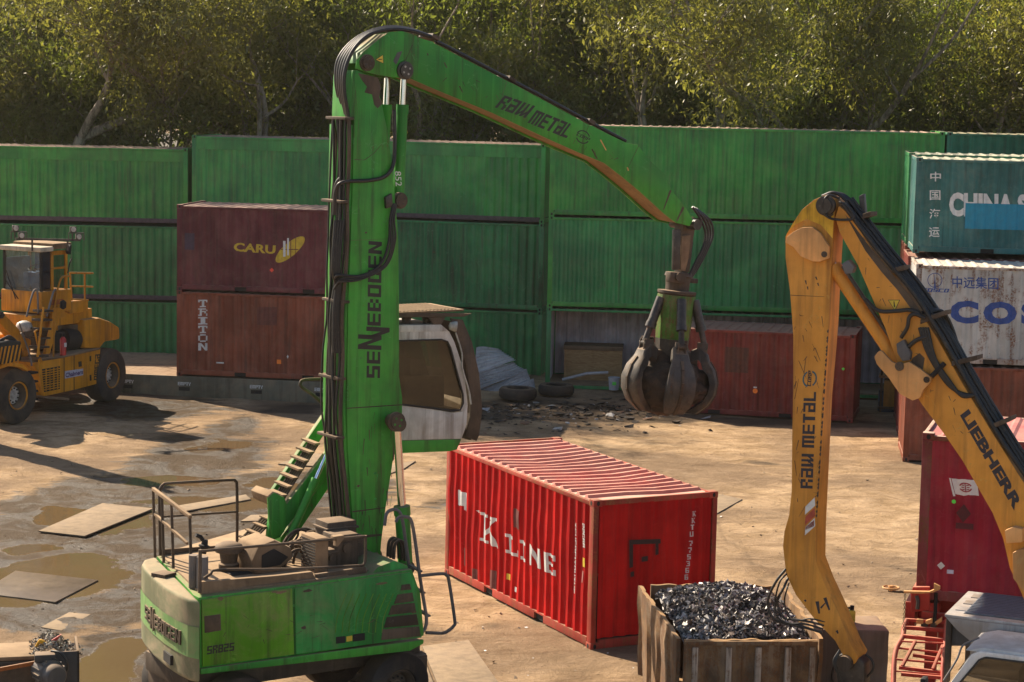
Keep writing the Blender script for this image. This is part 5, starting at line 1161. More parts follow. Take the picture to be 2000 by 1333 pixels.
tb('hydraulic_hose', LB, LX, [(1640, 395, -.2), (1655, 402, -.25), (1668, 425, -.27), (1650, 430, -.28), (1618, 425, -.3), (1608, 400, -.33), (1618, 382, -.3), (1640, 388, -.2)], .018, M['black'])
for i in range(4): tb('hydraulic_hose', LB, LX, [(1606+i*5, 384-i, -.1+.06*i), (1630+i*5, 377+i, -.1+.06*i), (1655+i*5, 395+i*2, -.1+.06*i), (1690+i*5, 445, -.1+.06*i)], .026, M['black'])
mb = MB(); a = LB.p(1687, 412, 0); mb.obox((a.x, 0, a.z), (.035, 0, .02), (0, .05, 0), (-.03, 0, .22), .015); mb.build('lamp_bracket', M['steel'], LX)
cylinder(LB, LX, LB.p(1757, 712, -.05), LB.p(1612, 497, -.05), .10, .12, M['yellow'])
mb = MB(); A = LB.p(1646, 520, -.18); B = LB.p(1752, 680, -.18); mb.tube([A, B], .028, 8); mb.build('cylinder_pipe', M['steel'], LX)
pr('valve_block', LB, LX, [(1750, 672), (1764, 664), (1778, 690), (1776, 704), (1762, 706), (1752, 690)], -.34, -.2, M['grey'], .015)
pr('pipe_fitting', LB, LX, [(1644, 516), (1656, 508), (1668, 522), (1664, 534), (1650, 536)], -.3, -.16, M['grey'], .012)
brk = [(1707, 697), (1716, 686), (1722, 686), (1741, 707), (1757, 713), (1775, 707), (1798, 722), (1818, 737), (1817, 747), (1803, 762), (1796, 778), (1782, 783), (1757, 770), (1735, 738), (1712, 712)]
for n in (-T3-.1, T3+.03): pr('cylinder_bracket', LB, LX, brk, n, n+.07, M['yellow_pale'], .012)
pinboss(LB, LX, 1757, 716, -T3-.1, .05, M['brown'], M['steel'], .03); pinboss(LB, LX, 1810, 742, -T3-.1, .035, M['brown'], M['steel'], .02)
tb('hydraulic_hose', LB, LX, [(1690, 585, -.28), (1715, 607, -.3), (1750, 608, -.31), (1775, 606, -.3), (1795, 612, -.28)], .03, M['black'])
tb('hydraulic_hose', LB, LX, [(1760, 660, -.28), (1772, 640, -.3), (1776, 620, -.3), (1788, 614, -.3), (1806, 622, -.28)], .028, M['black'])
tb('hydraulic_hose', LB, LX, [(1772, 680, -.28), (1790, 665, -.3), (1812, 658, -.28)], .03, M['black'])
tb('grease_line', LB, LX, [(1820, 735, -.3), (1830, 725, -.3), (1845, 710, -.28)], .035, M['dark'])
pr('step_bracket', LB, LX, [(1962, 1037), (1978, 1030), (1996, 1034), (1996, 1060), (1965, 1062)], -T3-.15, -T3, M['yellow_pale'], .01)
pr('cylinder_head', LB, LX, [(1977, 1080), (1995, 1072), (2030, 1080), (2040, 1160), (2005, 1165), (1978, 1130)], -T3-.12, -T3-.02, M['yellow_pale'], .02)
# stick tip, hoses and hanger
mb = MB(); a = LB.p(1662, 1288, 0); mb.cyl((a.x, -.3, a.z), (a.x, .3, a.z), .11, seg=24); mb.build('tip_pin', M['brown'], LX)
mb = MB(); mb.prism([(a.x-.16, a.z+.06), (a.x+.05, a.z+.16), (a.x+.24, a.z+.0), (a.x+.26, a.z-.3), (a.x+.1, a.z-.45), (a.x-.12, a.z-.4)], -.14, .14, .03); mb.build('hanger_link', M['steel'], LX)
for i in range(4):
    tb('hydraulic_hose', LB, LX, [(1535+i*2, 1112+i*9, -.2), (1516+i*7, 1136+i*7-(i%2)*6, -.26-.03*i), (1500+i*9+(i%2)*5, 1172+i*2, -.27), (1506+i*12, 1202+i*2, -.27), (1528+i*11, 1216-i*3+(i%2)*5, -.24), (1565+i*6, 1224-i*5, -.22), (1606+i*2, 1236-i*7, -.2)], (.02, .014, .018, .012)[i], M['black'])
for i in range(3): tb('hydraulic_hose', LB, LX, [(1640, 1270, -.2), (1634-i*3, 1292, -.25), (1636, 1315, -.25), (1640+i*5, 1345, -.2)], .016, M['black'])
tb('hydraulic_hose', LB, LX, [(1690, 1278, 0), (1703, 1290, 0), (1706, 1306, 0), (1694, 1322, 0), (1680, 1330, 0)], .018, M['black'])
# ------------------------------------------------------------------ scrap bin with shredded metal, concrete block
BN = Fr((2.60, 29.90), R(4.5)); BW, BD, BH = 1.98, 3.3, 1.5
rustbin = paint('rusty_bin_plate', (.12, .076, .045), rust=.95, streak=.95, dust=.7, gk=.5, rough=.75, col2=(.19, .135, .09), rustcol=(.085, .04, .018), sidedust=.3, dustcol=(.42, .26, .12), bump=.5, sc=1.6)
bi = thing('scrap_bin', 'battered rusty open top steel bin with ribbed sides, heaped with shredded scrap', 'scrap bin', BN.O, BN.yaw)
def binwall(name, a, b, out, ribs, h0=.0):
    """ribbed plate from a to b (plan), leaning out at the top"""
    a = Vector(a); b = Vector(b); out = Vector(out); L_ = (b-a).length; n = 40; mb = MB(); bm = mb.bm; zs = [0, .4, .8, 1.2, 1.42, BH]; g = []
    for i in range(n+1):
        t = i/n; base = a+(b-a)*t; r = .06*max(0, min(1, (math.sin(t*ribs*2*math.pi)+.35)*3)); col = []
        for j, z in enumerate(zs):
            w_ = .035*noise.noise((t*5+a.x, z*2, a.y)); lip = .03 if j > 3 else 0
            col.append(Vector((base.x, base.y, z+(.03*noise.noise((t*9, 3, a.y)) if j == 5 else 0)))+out*(r*(1 if j < 4 else .4)+w_+lip+z*.03))
        g.append(col)
    th = [(-out)*.05]
    A = [[bm.verts.new(p) for p in c] for c in g]; B = [[bm.verts.new(p-out*.06) for p in c] for c in g]
    for i in range(n):
        for j in range(len(zs)-1):
            bm.faces.new((A[i][j], A[i+1][j], A[i+1][j+1], A[i][j+1])); bm.faces.new((B[i][j], B[i][j+1], B[i+1][j+1], B[i+1][j]))
        bm.faces.new((A[i][-1], A[i+1][-1], B[i+1][-1], B[i][-1])); bm.faces.new((A[i][0], B[i][0], B[i+1][0], A[i+1][0]))
    for i in (0, n):
        for j in range(len(zs)-1): bm.faces.new((A[i][j], B[i][j], B[i][j+1], A[i][j+1]))
    return mb.build(name, rustbin, bi, 30)
binwall('front_wall', (0, 0, 0), (BW, 0, 0), (0, -1, 0), 3.5); binwall('back_wall', (0, BD, 0), (BW, BD, 0), (0, 1, 0), 3.5)
binwall('side_wall', (0, 0, 0), (-.12, BD, 0), (-1, 0, 0), 4); binwall('side_wall', (BW, 0, 0), (BW+.12, BD, 0), (1, 0, 0), 4)
pale = paint('pale_worn_bin_rib', (.33, .27, .21), rust=.8, streak=.7, gk=.6, rough=.75, dust=.5, rustcol=(.1, .05, .022), sc=2)
for x in (.12, .62, 1.06, 1.5, 1.86):
    mb = MB(); mb.prism([(x, .02), (x+.085, .02), (x+.085, BH-.1), (x, BH-.1)], -.135, -.02, .015); mb.build('stiffener_rib', pale, bi)
mb = MB(); mb.prism([(0, BH-.07), (BW, BH-.07), (BW, BH-.005), (0, BH-.005)], -.13, -.05, .015); mb.build('rim_lip', rustbin, bi)
mb = MB(); mb.box((0, .05, .05), (BW, BD-.05, .1)); mb.build('bin_floor', rustbin, bi)
random.seed(12); mb = MB(); bm = mb.bm
def heap(x, y): return 1.36+.40*math.sin(math.pi*min(1, max(0, x/BW)))**.6*math.sin(math.pi*min(1, max(0, (y*.85+.3)/BD)))**.8+.08*noise.noise((x*2, y*2, 0))+.05*noise.noise((x*5, y*5, 1))
for i in range(9500):
    x = random.uniform(.06, BW-.06); y = random.uniform(.08, BD-.08); z = heap(x, y)+random.uniform(-.05, .04)
    s = random.choice((.018, .026, .034, .05))*random.uniform(.7, 1.3)
    u = Vector((random.gauss(0, 1), random.gauss(0, 1), random.gauss(0, .8))).normalized(); v = u.cross(Vector((random.gauss(0, 1), random.gauss(0, 1), random.gauss(0, 1)))).normalized(); c = Vector((x, y, z)); k = random.uniform(.3, 1)
    n_ = u.cross(v)*s*random.uniform(.2, .7); mb.mi = random.choice((0, 0, 1, 1, 1, 2, 2, 3))
    p = [c-u*s-v*s*k, c+u*s-v*s*k*.6+n_, c+u*s*.8+v*s*k-n_*.3, c-u*s*.6+v*s*k+n_*.5]
    mb.face((p[0], p[1], p[2])); mb.face((p[0], p[2], p[3]))
mb.mi = 0
gx = [[bm.verts.new((.05+(BW-.1)*i/24, .08+(BD-.16)*j/30, heap(.05+(BW-.1)*i/24, .08+(BD-.16)*j/30)-.05)) for j in range(31)] for i in range(25)]
for i in range(24):
    for j in range(30): bm.faces.new((gx[i][j], gx[i+1][j], gx[i+1][j+1], gx[i][j+1]))
hp = mb.build('shredded_scrap', [flat('dark_shredded_steel', (.05, .048, .05), .5, .3, .5), flat('grey_shredded_steel', (.2, .19, .19), .42, .4, .5), flat('pale_aluminium_scrap', (.5, .46, .42), .4, .3, .3), flat('brown_scrap', (.09, .06, .045), .7, 0, .5)], None, 0, normals=False)
hp.location = BN.O; hp.rotation_euler = (0, 0, BN.yaw); hp['kind'] = 'stuff'; hp['label'] = 'heap of glittering dark shredded metal in the rusty bin'; hp['category'] = 'scrap metal'
KB = Fr((4.88, 32.35), R(2)); cb = thing('concrete_block', 'big stained concrete block standing right beside the scrap bin', 'concrete block', KB.O, KB.yaw)
mb = MB(); mb.box((0, 0, 0), (1.2, .95, 1.05), .05); bmesh.ops.subdivide_edges(mb.bm, edges=mb.bm.edges[:], cuts=5, use_grid_fill=True)
for v in mb.bm.verts: v.co += Vector((noise.noise(v.co*3), noise.noise(v.co*3+Vector((5, 0, 0))), noise.noise(v.co*3+Vector((0, 5, 0)))))*.018
mb.build('block', M['concrete'], cb, 50)
mb = MB(); mb.tube(smooth_path([(.35, -.03, .55), (.3, -.06, .3), (.36, -.05, .12)], 5), .018, 8); mb.build('lifting_loop', M['steel'], cb)
hv = thing('yellow_jerrycan', 'small yellow green plastic container with dark cap on the concrete block', 'can', KB.O+Vector((.62, .45, 1.06)), .3)
mb = MB(); mb.box((-.09, -.06, 0), (.09, .06, .2), .03); mb.build('can_body', flat('lime_plastic', (.5, .55, .08), .4), hv)
mb = MB(); mb.cyl((.04, 0, .19), (.05, 0, .27), .035, seg=14); mb.cyl((-.1, 0, .22), (.04, 0, .24), .018, seg=10); mb.build('cap', M['dark'], hv)
# ------------------------------------------------------------------ red trailer under the crimson container
TRM = paint('red_trailer_paint', (.42, .03, .02), rust=.35, dust=.6, gk=.35, dustcol=(.5, .28, .18))
TR = thing('container_trailer', 'red skeletal trailer with a ladder shaped tail frame and handwheel arm', 'trailer', fF.O, fF.yaw)
TZ = -1.86
mb = MB(); mb.box((-.15, .02, 1.42+TZ), (.0, 2.42, 1.84+TZ), .01); mb.build('headboard', TRM, TR)
for y in (.55, 1.75): mb = MB(); mb.box((0, y, 1.45+TZ), (SH, y+.16, 1.85+TZ), .01); mb.build('chassis_beam', TRM, TR)
for x in (.2, 2, 4, 5.8): mb = MB(); mb.box((x, .05, 1.66+TZ), (x+.14, 2.4, 1.85+TZ), .01); mb.build('cross_beam', TRM, TR)
mb = MB(); mb.box((.1, -.03, 1.42+TZ), (SH, .05, 1.72+TZ), .01); mb.build('side_beam', TRM, TR)
for x in (3.4, 4.7):
    for y in (.2, 2.2): wheel(TR, (x, y, .5+TZ), (0, -1, 0), .5, .35)
mb = MB(); mb.box((.15, .2, .55+TZ), (.33, .4, 1.5+TZ), .02); mb.build('support_leg', TRM, TR); mb = MB(); mb.box((.15, 2.0, .55+TZ), (.33, 2.2, 1.5+TZ), .02); mb.build('support_leg', TRM, TR)
F2 = fF
for n, (u0, u1) in ((-.06, (1783, 1816)),): pr('corner_plate', F2, TR, [(1783, 1147), (1816, 1147), (1816, 1192), (1779, 1197), (1779, 1160)], -.16, -.08, TRM, .012)
pr('twist_lock_arm', F2, TR, [(1765, 1155), (1815, 1156), (1824, 1152), (1824, 1140), (1836, 1146), (1836, 1152), (1822, 1158), (1800, 1160), (1765, 1159)], -.28, -.22, M['yellow_pale'], .004)
tb('arm_shaft', F2, TR, [(1735, 1154, -.25), (1752, 1156, -.25), (1775, 1157, -.25)], .02, M['brown'])
c = F2.p(1740, 1148, -.25); mb = MB(); mb.tube([(c.x+.12*math.cos(a), c.y+.12*math.sin(a), c.z) for a in [k*math.pi/10 for k in range(21)]], .014, 8); mb.cyl((c.x, c.y, c.z-.05), (c.x, c.y, c.z+.03), .03, seg=12)
for k in range(3): mb.tube([(c.x, c.y, c.z), (c.x+.12*math.cos(k*2.1), c.y+.12*math.sin(k*2.1), c.z)], .01, 6)
mb.build('handwheel', M['yellow_pale'], TR)
mb = MB()
A = F2.p(1768, 1158, -.26); B = F2.p(1764, 1238, -.3)
for k in range(18):
    a = A+(B-A)*(k/18); b = A+(B-A)*((k+.8)/18); w_ = Vector((.012, 0, 0)) if k % 2 else Vector((0, .012, 0)); mb.tube([a-w_, b-w_, b+w_, a+w_, a-w_], .005, 5)
mb.build('chain', M['brown'], TR)
tb('lock_handle', F2, TR, [(1790, 1164, -.18), (1793, 1175, -.2), (1792, 1190, -.2)], .03, M['steel']); tb('lock_handle', F2, TR, [(1828, 1158, -.1), (1827, 1190, -.12), (1824, 1228, -.12)], .03, M['dark'])
for i in range(5): mb = MB(); c = F2.p(1797+i*9, 1214+(i % 2)*7, -.12); mb.obox(c, (.05, 0, .01*i), (0, .04, 0), (0, 0, .035), .01); mb.build('coupling_part', [M['yellow_pale'], M['brown']][i % 2], TR)
# ladder frame that drops towards the viewer
rail_l = [(1772, 1211, -.1), (1766, 1226, -.2), (1763, 1245, -.4), (1752, 1265, -.6), (1747, 1290, -.8), (1745, 1336, -1.1)]
tb('ladder_rail', F2, TR, rail_l, .038, TRM, k=4); tb('ladder_rail', F2, TR, [(1848, 1212, -.1), (1846, 1250, -.4), (1842, 1290, -.8), (1840, 1340, -1.1)], .03, TRM)
for (u, v, n), (u2, v2, n2), r_ in (((1768, 1211, -.1), (1845, 1216, -.1), .03), ((1765, 1226, -.2), (1845, 1231, -.2), .035), ((1764, 1243, -.4), (1843, 1251, -.4), .035), ((1760, 1253, -.5), (1842, 1257, -.5), .016), ((1752, 1266, -.6), (1840, 1275, -.6), .018), ((1749, 1288, -.8), (1838, 1296, -.8), .018), ((1756, 1304, -.9), (1838, 1314, -.9), .032), ((1760, 1317, -1.), (1838, 1324, -1.), .032), ((1747, 1311, -.95), (1838, 1318, -.95), .014)):
    mb = MB(); mb.bar(F2.p(u, v, n), F2.p(u2, v2, n2), r_*1.6, r_*1.6, bev=.005); mb.build('ladder_rung', TRM, TR)
for a, b in (((1788, 1253, -.5), (1762, 1302, -.9)), ((1842, 1260, -.5), (1822, 1308, -.9)), ((1783, 1280, -.7), (1838, 1288, -.7))):
    mb = MB(); mb.bar(F2.p(*a), F2.p(*b), .04, .05, bev=.005); mb.build('frame_brace', TRM, TR)
# ------------------------------------------------------------------ white utility truck
U0_ = gp(1845, 1200, 2.35); UT = Fr((U0_.x, U0_.y), R(-24))
ut = thing('utility_truck', 'white utility truck cab with a grey ribbed aluminium canopy at the bottom right corner', 'truck', UT.O, UT.yaw)
alu = paint('dull_aluminium', (.36, .37, .38), rust=.05, dust=.5, rough=.42, metal=.5, gk=.3, sidedust=.3)
zc = 2.35
mb = MB(); mb.box((0, 0, zc-.04), (3.2, 1.55, zc), .01); ro = mb.build('canopy_roof', alu, ut)
for i in range(14):
    y = .16+i*.095; mb = MB(); mb.prism([(.22, 0), (3.2, 0), (3.2, .028), (.26, .028)], y, y+.06, .006); o = mb.build('roof_rib', flat('blue_grey_rib', (.12, .14, .17), .4, .4, .2), ro); o.location.z = zc
for i in range(3): mb = MB(); mb.box((.08+i*.02, .3+i*.42, zc), (.24, .52+i*.42, zc+.012), .004); mb.build('roof_clip', alu, ro)
mb = MB(); arc = [(.02, zc-.04), (3.2, zc-.04), (3.2, zc-.19)]+[(1.2-.5*math.cos(k*math.pi/8)+.2, zc-.36+.2*math.sin(k*math.pi/8)) for k in range(7, -1, -1)]+[(.62, zc-.42), (.38, zc-.34), (.18, zc-.2)]
mb.prism(arc, -.01, .03, .006); mb.build('canopy_valance', alu, ut)
mb = MB(); mb.box((.02, .02, .7), (.1, .1, zc-.05), .01); mb.build('canopy_post', M['brown'], ut)
mb = MB(); mb.box((.02, 1.42, .7), (.1, 1.5, zc-.05), .01); mb.build('canopy_post', M['brown'], ut)
mb = MB(); mb.box((.1, 1.40, .7), (3.2, 1.44, zc-.05)); mb.build('canopy_back', alu, ut)
pr('mesh_panel', UT, ut, [(1852, 1205), (1870, 1212), (1890, 1240), (1895, 1262), (1858, 1262)], .10, .12, M['grey'], .003)
UZ = .27
n_before = set(ut.children)
mb = MB(); mb.box((.35, -1.2, .6), (3.4, .0, 1.08+UZ), .06)
cabp = [(.30, 1.0+UZ), (.42, 1.25+UZ), (.72, 1.66+UZ), (.86, 1.74+UZ), (3.2, 1.74+UZ), (3.2, 1.0+UZ)]
wpaint = paint('white_truck_paint', (.62, .64, .64), rust=.03, dust=.45, rough=.28, gk=.2, sidedust=.15)
mb.build('lower_body', wpaint, ut)
mb = MB(); mb.prism([(.62, 1.70+UZ), (.86, 1.77+UZ), (3.2, 1.77+UZ), (3.2, 1.70+UZ)], -1.12, -.06, .03); mb.build('cab_roof', wpaint, ut)
ny = -1.16
for n in (ny, -.06):
    for q in ([(.36, 1.08+UZ), (.46, 1.08+UZ), (.82, 1.62+UZ), (.9, 1.66+UZ), (3.2, 1.66+UZ), (3.2, 1.73+UZ), (.84, 1.73+UZ), (.72, 1.67+UZ)],): mb = MB(); mb.prism(q, n, n+.05, .012); mb.build('door_frame', wpaint, ut)
    mb = MB(); mb.prism([(1.42, 1.06+UZ), (1.5, 1.06+UZ), (1.5, 1.68+UZ), (1.42, 1.68+UZ)], n+.004, n+.04); mb.prism([(2.0, 1.06+UZ), (2.16, 1.06+UZ), (2.16, 1.68+UZ), (2.0, 1.68+UZ)], n+.004, n+.04); mb.build('door_pillar', M['dark'], ut)
    mb = MB(); mb.prism([(.46, 1.09+UZ), (.82, 1.61+UZ), (.9, 1.655+UZ), (3.2, 1.655+UZ), (3.2, 1.09+UZ)], n+.02, n+.026); mb.build('side_window', M['glass'], ut)
mb = MB(); mb.tube([(.47, ny-.003, 1.1+UZ), (.83, ny-.003, 1.61+UZ), (.92, ny-.003, 1.655+UZ), (3.2, ny-.003, 1.655+UZ)], .014, 6); mb.build('window_seal', M['black'], ut)
mb = MB(); mb.face([(.34, ny+.06, 1.1+UZ), (.34, -.08, 1.1+UZ), (.70, -.1, 1.66+UZ), (.70, ny+.08, 1.66+UZ)]); mb.build('windscreen', M['glass'], ut)
mb = MB(); mb.box((1.3, -.95, 1.1), (1.6, -.3, 1.5+UZ), .06); mb.build('seat', M['dark'], ut)
mb = MB(); mb.box((.12, ny-.3, 1.12+UZ), (.2, ny-.12, 1.34+UZ), .03); mb.tube([(.2, ny-.2, 1.15+UZ), (.4, ny-.02, 1.15+UZ)], .018, 6); mb.build('door_mirror', M['dark'], ut)
tb('snorkel_pipe', UT, ut, [(1843, 1330, -1.3), (1868, 1290, -1.2), (1880, 1262, -1.1), (1898, 1252, -1.0), (1912, 1246, -.9)], .014, M['grey'])
for o in set(ut.children)-n_before:
    o.location = Vector((-.10, 0, .20)) if not o.name.startswith('snorkel') else (0, 0, 0)
for x in (.9, 2.9):
    for n in (-1.4, -.1): wheel(ut, (x, n, .36), (0, -1, 0), .36, .24)
# ------------------------------------------------------------------ shredder feed unit, bottom left
F0 = gp(155, 1272, .95); FB = Fr((F0.x, F0.y), R(14))
fe = thing('conveyor_head', 'conveyor head with a grey electric motor at the bottom left corner, litter on top', 'conveyor', FB.O, FB.yaw)
gm = paint('grey_motor_paint', (.05, .052, .056), rust=.2, dust=.7, rough=.45, gk=.4)
mb = MB(); mb.box((-.5, 0, .2), (0, .04, .95), .008); mb.build('side_plate', gm, fe)
mb = MB(); mb.box((-.04, .0, .2), (0, .9, .95), .008); mb.box((-1.6, .0, .2), (-.55, .9, .82), .02); mb.build('frame_box', M['brown'], fe)
mb = MB(); mb.box((-1.7, .02, .84), (-.62, .85, .9), .01); mb.build('cover_plate', M['dusty'], fe)
mb = MB(); mb.obox((-1.0, -.12, .78), (.4, 0, .06), (0, .02, 0), (0, 0, .03), .005); mb.build('side_rail', paint('orange_rail', (.35, .1, .015), rust=.6), fe)
mb = MB(); mb.lathe((-.52, -.1, .72), (.4, -1, 0), [(0, -.05), (.19, -.05), (.2, 0), (.2, .3), (.17, .32), (.17, .44), (.14, .48), (0, .48)], 28); mo = mb.build('motor', gm, fe)
mb = MB()
for k in range(16):
    a = k*math.pi/8; ax = Vector((.4, -1, 0)).normalized(); u_ = Vector((0, 0, 1)); v_ = ax.cross(u_); r_ = (u_*math.cos(a)+v_*math.sin(a)); c = Vector((-.52, -.1, .72))+ax*.16+r_*.205; mb.obox(c, ax*.13, r_*.018, ax.cross(r_)*.006)
mb.build('cooling_fin', gm, mo)
mb = MB(); mb.box((-.66, -.32, .88), (-.36, -.1, 1.0), .02); mb.build('terminal_box', gm, fe)
mb = MB(); mb.box((-.42, -.36, .68), (-.3, -.33, .82)); mb.build('rating_plate', M['white'], fe)
tb('power_cable', FB, fe, [(100, 1272, -.15), (118, 1276, -.25), (130, 1292, -.3), (130, 1310, -.3), (118, 1325, -.3)], .02, M['black'])
random.seed(3); mb = MB(); tm = [flat('trash_brown', (.16, .11, .07), .9, 0, .5), flat('trash_grey', (.25, .23, .2), .8, 0, .5), flat('trash_dark', (.05, .045, .04), .9, 0, .4), flat('trash_pale', (.42, .38, .3), .8, 0, .3)]
mb.mi = 2
gr2 = [[mb.bm.verts.new((-.85+.85*i/16, .03+.85*j/10, .84+max(0, .2-abs(-.85+.85*i/16+.42)*.55)*(.8+.5*noise.noise((i*.6, j*.6, 0))))) for j in range(11)] for i in range(17)]
for i in range(16):
    for j in range(10): mb.bm.faces.new((gr2[i][j], gr2[i+1][j], gr2[i+1][j+1], gr2[i][j+1]))
for i in range(1500):
    x = random.gauss(-.42, .19); y = random.uniform(.05, .85); z = .85+max(0, .21-abs(x+.42)*.55)*random.uniform(.75, 1.15); s = random.uniform(.008, .03); mb.mi = random.randrange(4)
    u = Vector((random.gauss(0, 1), random.gauss(0, 1), random.gauss(0, .6))).normalized(); v = u.orthogonal().normalized(); c = Vector((x, y, z)); mb.face([c-u*s, c+v*s*.5, c+u*s, c-v*s*.5+Vector((0, 0, s*.4))])
lt = mb.build('litter_heap', tm, None, 0, normals=False); lt.location = FB.O; lt.rotation_euler = (0, 0, FB.yaw); lt['kind'] = 'stuff'; lt['label'] = 'small heap of mixed shredded litter on the conveyor head'; lt['category'] = 'litter'
mb = MB(); c = FB.p(104, 1250, .3); mb.loft([c+Vector((-.1, 0, -.05)), c+Vector((.12, 0, .08)), c+Vector((.02, 0, -.06))], [c+Vector((-.1, .02, -.05)), c+Vector((.12, .02, .08)), c+Vector((.02, .02, -.06))]); o = mb.build('red_shard', flat('red_plastic', (.5, .03, .02), .5), None, 0); o.location = FB.O; o.rotation_euler = (0, 0, FB.yaw); tag(o, 'pointed red plastic shard sticking out of the litter heap', 'plastic shard')
mb = MB(); c = FB.p(86, 1257, .3); mb.tube(smooth_path([c+Vector((-.12, 0, -.05)), c+Vector((-.06, .02, .03)), c+Vector((.02, 0, .0)), c+Vector((.1, .03, .02))], 4), [.02]*4+[.035]*4+[.025]*5, 8); o = mb.build('yellow_rag', flat('yellow_cloth', (.65, .33, .02), .8), None); o.location = FB.O; o.rotation_euler = (0, 0, FB.yaw); tag(o, 'crumpled yellow rag lying on the litter heap', 'rag')

# ------------------------------------------------------------------ welds, scuffs and grease on the green machine
chipline(S, stick, ns0, M['brown'], [((809, 66), (806, 88), .006), ((806, 88), (795, 112), .006), ((795, 112), (787, 128), .006), ((990, 160), (970, 222), .004), ((1150, 246), (1128, 298), .004), ((1248, 284), (1218, 346), .005), ((1310, 372), (1296, 410), .02), ((1335, 405), (1322, 432), .025)])
chipline(S, boom, nb0, M['brown'], [((692, 312), (712, 313), .006), ((712, 313), (730, 300), .006), ((730, 300), (746, 282), .005), ((694, 176), (700, 240), .003), ((700, 240), (697, 312), .003), ((684, 470), (778, 466), .003), ((688, 1000), (752, 992), .012), ((692, 1050), (746, 1045), .03), ((772, 850), (768, 900), .02)])
random.seed(91)
chipline(S, stick, ns0, M['brown'], [((u, v), (u+random.uniform(-9, 9), v+random.uniform(2, 12)), random.uniform(.002, .007)) for u, v in [(x, 120+(x-830)*.43+random.uniform(-8, 34)) for x in [random.uniform(840, 1210) for _ in range(30)]]])
chipline(S, boom, nb0, M['green_mint'], [((u, v), (u+random.uniform(-5, 5), v+random.uniform(4, 22)), random.uniform(.002, .006)) for u, v in [(random.uniform(696, 765), random.uniform(300, 1000)) for _ in range(22)]])
chipline(S, boom, nb0, M['brown'], [((u, v), (u+random.uniform(-3, 3), v+random.uniform(6, 34)), random.uniform(.003, .010)) for u, v in [(random.uniform(690, 770), random.uniform(780, 1040)) for _ in range(24)]])
chipline(S, EX, NS-.034, M['brown'], [((u, v), (u+random.uniform(-20, 20), v+random.uniform(-6, 10)), random.uniform(.002, .006)) for u, v in [(random.uniform(410, 740), random.uniform(1200, 1250)) for _ in range(26)]])
chipline(LB, yboom, -T3, M['brown'], [((u, v), (u+random.uniform(-6, 8), v+random.uniform(-2, 16)), random.uniform(.002, .006)) for u, v in [(1660+t*250+random.uniform(-14, 26), 450+t*440+random.uniform(-10, 20)) for t in [random.random() for _ in range(34)]]])
# ------------------------------------------------------------------ yellow container loader at the left
LD = Fr((-13.57, 56.94), R(62))
ld = thing('container_loader', 'big amber container handler with a high glass cab, ladder and huge tyres', 'loader', LD.O, LD.yaw)
def up(L): return [(a/3.175, 430+b/3.175) for a, b in L]
def lp(name, pts, n0, n1, m_, bev=.02, parent=None): return pr(name, LD, parent or ld, up(pts), n0, n1, m_, bev)
q = LD.p(37, 776, 0); wheel(ld, (q.x, .3, .8), (0, -1, 0), .8, .6, flm=M['loader']); wheel(ld, (q.x, 3.6, .8), (0, -1, 0), .8, .6)
q = LD.p(220, 724, .55); wx = q.x; wheel(ld, (wx, .85, .8), (.12, -1, 0), .8, .6, flm=M['loader']); wheel(ld, (wx, 3.3, .8), (.12, -1, 0), .8, .6, flm=M['loader'])
npn = .55
bod = [(200, 880), (400, 850), (560, 812), (625, 800), (600, 1018), (460, 1055), (272, 1096), (240, 960)]
lp('chassis_box', bod, npn, npn+2.6, M['loader'], .03)
lp('door_seam', [(396, 850), (400, 850), (400, 1066), (396, 1067)], npn-.006, npn+.02, M['dark'], 0); lp('door_seam', [(458, 838), (462, 838), (462, 1052), (458, 1053)], npn-.006, npn+.02, M['dark'], 0)
gr_ = lp('radiator_grille', [(262, 926), (372, 907), (372, 1048), (275, 1068)], npn-.01, npn+.02, M['dark'], 0)
for i in range(9):
    y = 936+i*14.5; lp('grille_slat', [(264+i, y), (372, y-18), (372, y-12), (264+i, y+6)], npn-.025, npn, M['loader'], .0, gr_)
for i in range(4): lp('grille_bar', [(285+i*24, 925-i*4), (290+i*24, 924-i*4), (290+i*24, 1062-i*5), (285+i*24, 1063-i*5)], npn-.03, npn, M['loader'], 0, gr_)
lp('name_board', [(404, 938), (516, 922), (516, 962), (404, 984)], npn-.012, npn+.02, flat('pale_blue_sign', (.42, .42, .5), .6, 0, .2), 0)
pl, wd = font_polys('Chalmers', .03); A, ex, ey = aface(LD, npn-.018, (128, 738), (162, 731), (128, 729), wd); mb = MB(); mb.polys(pl, A, ex, ey); mb.build('lettering', flat('purple_lettering', (.06, .03, .12), .6), ld, 0, normals=False)
pl, wd = lett('OMEGA'); A, ex, ey = aface(LD, npn-.008, (193, 742), (196, 692), (183, 743), wd); mb = MB(); mb.polys(pl, A, ex, ey); mb.build('lettering', M['decal'], ld, 0, normals=False)
for q in ([(488, 880), (506, 876), (508, 908), (490, 912)], [(558, 845), (566, 843), (566, 876), (558, 878)], [(558, 962), (567, 960), (568, 996), (559, 998)]): lp('door_latch', q, npn-.012, npn+.01, M['dark'], 0)
lp('mudguard_deck', [(190, 876), (390, 846), (560, 808), (628, 796), (628, 802), (560, 818), (390, 856), (200, 886)], npn-.05, npn+2.6, M['dusty'], .01)
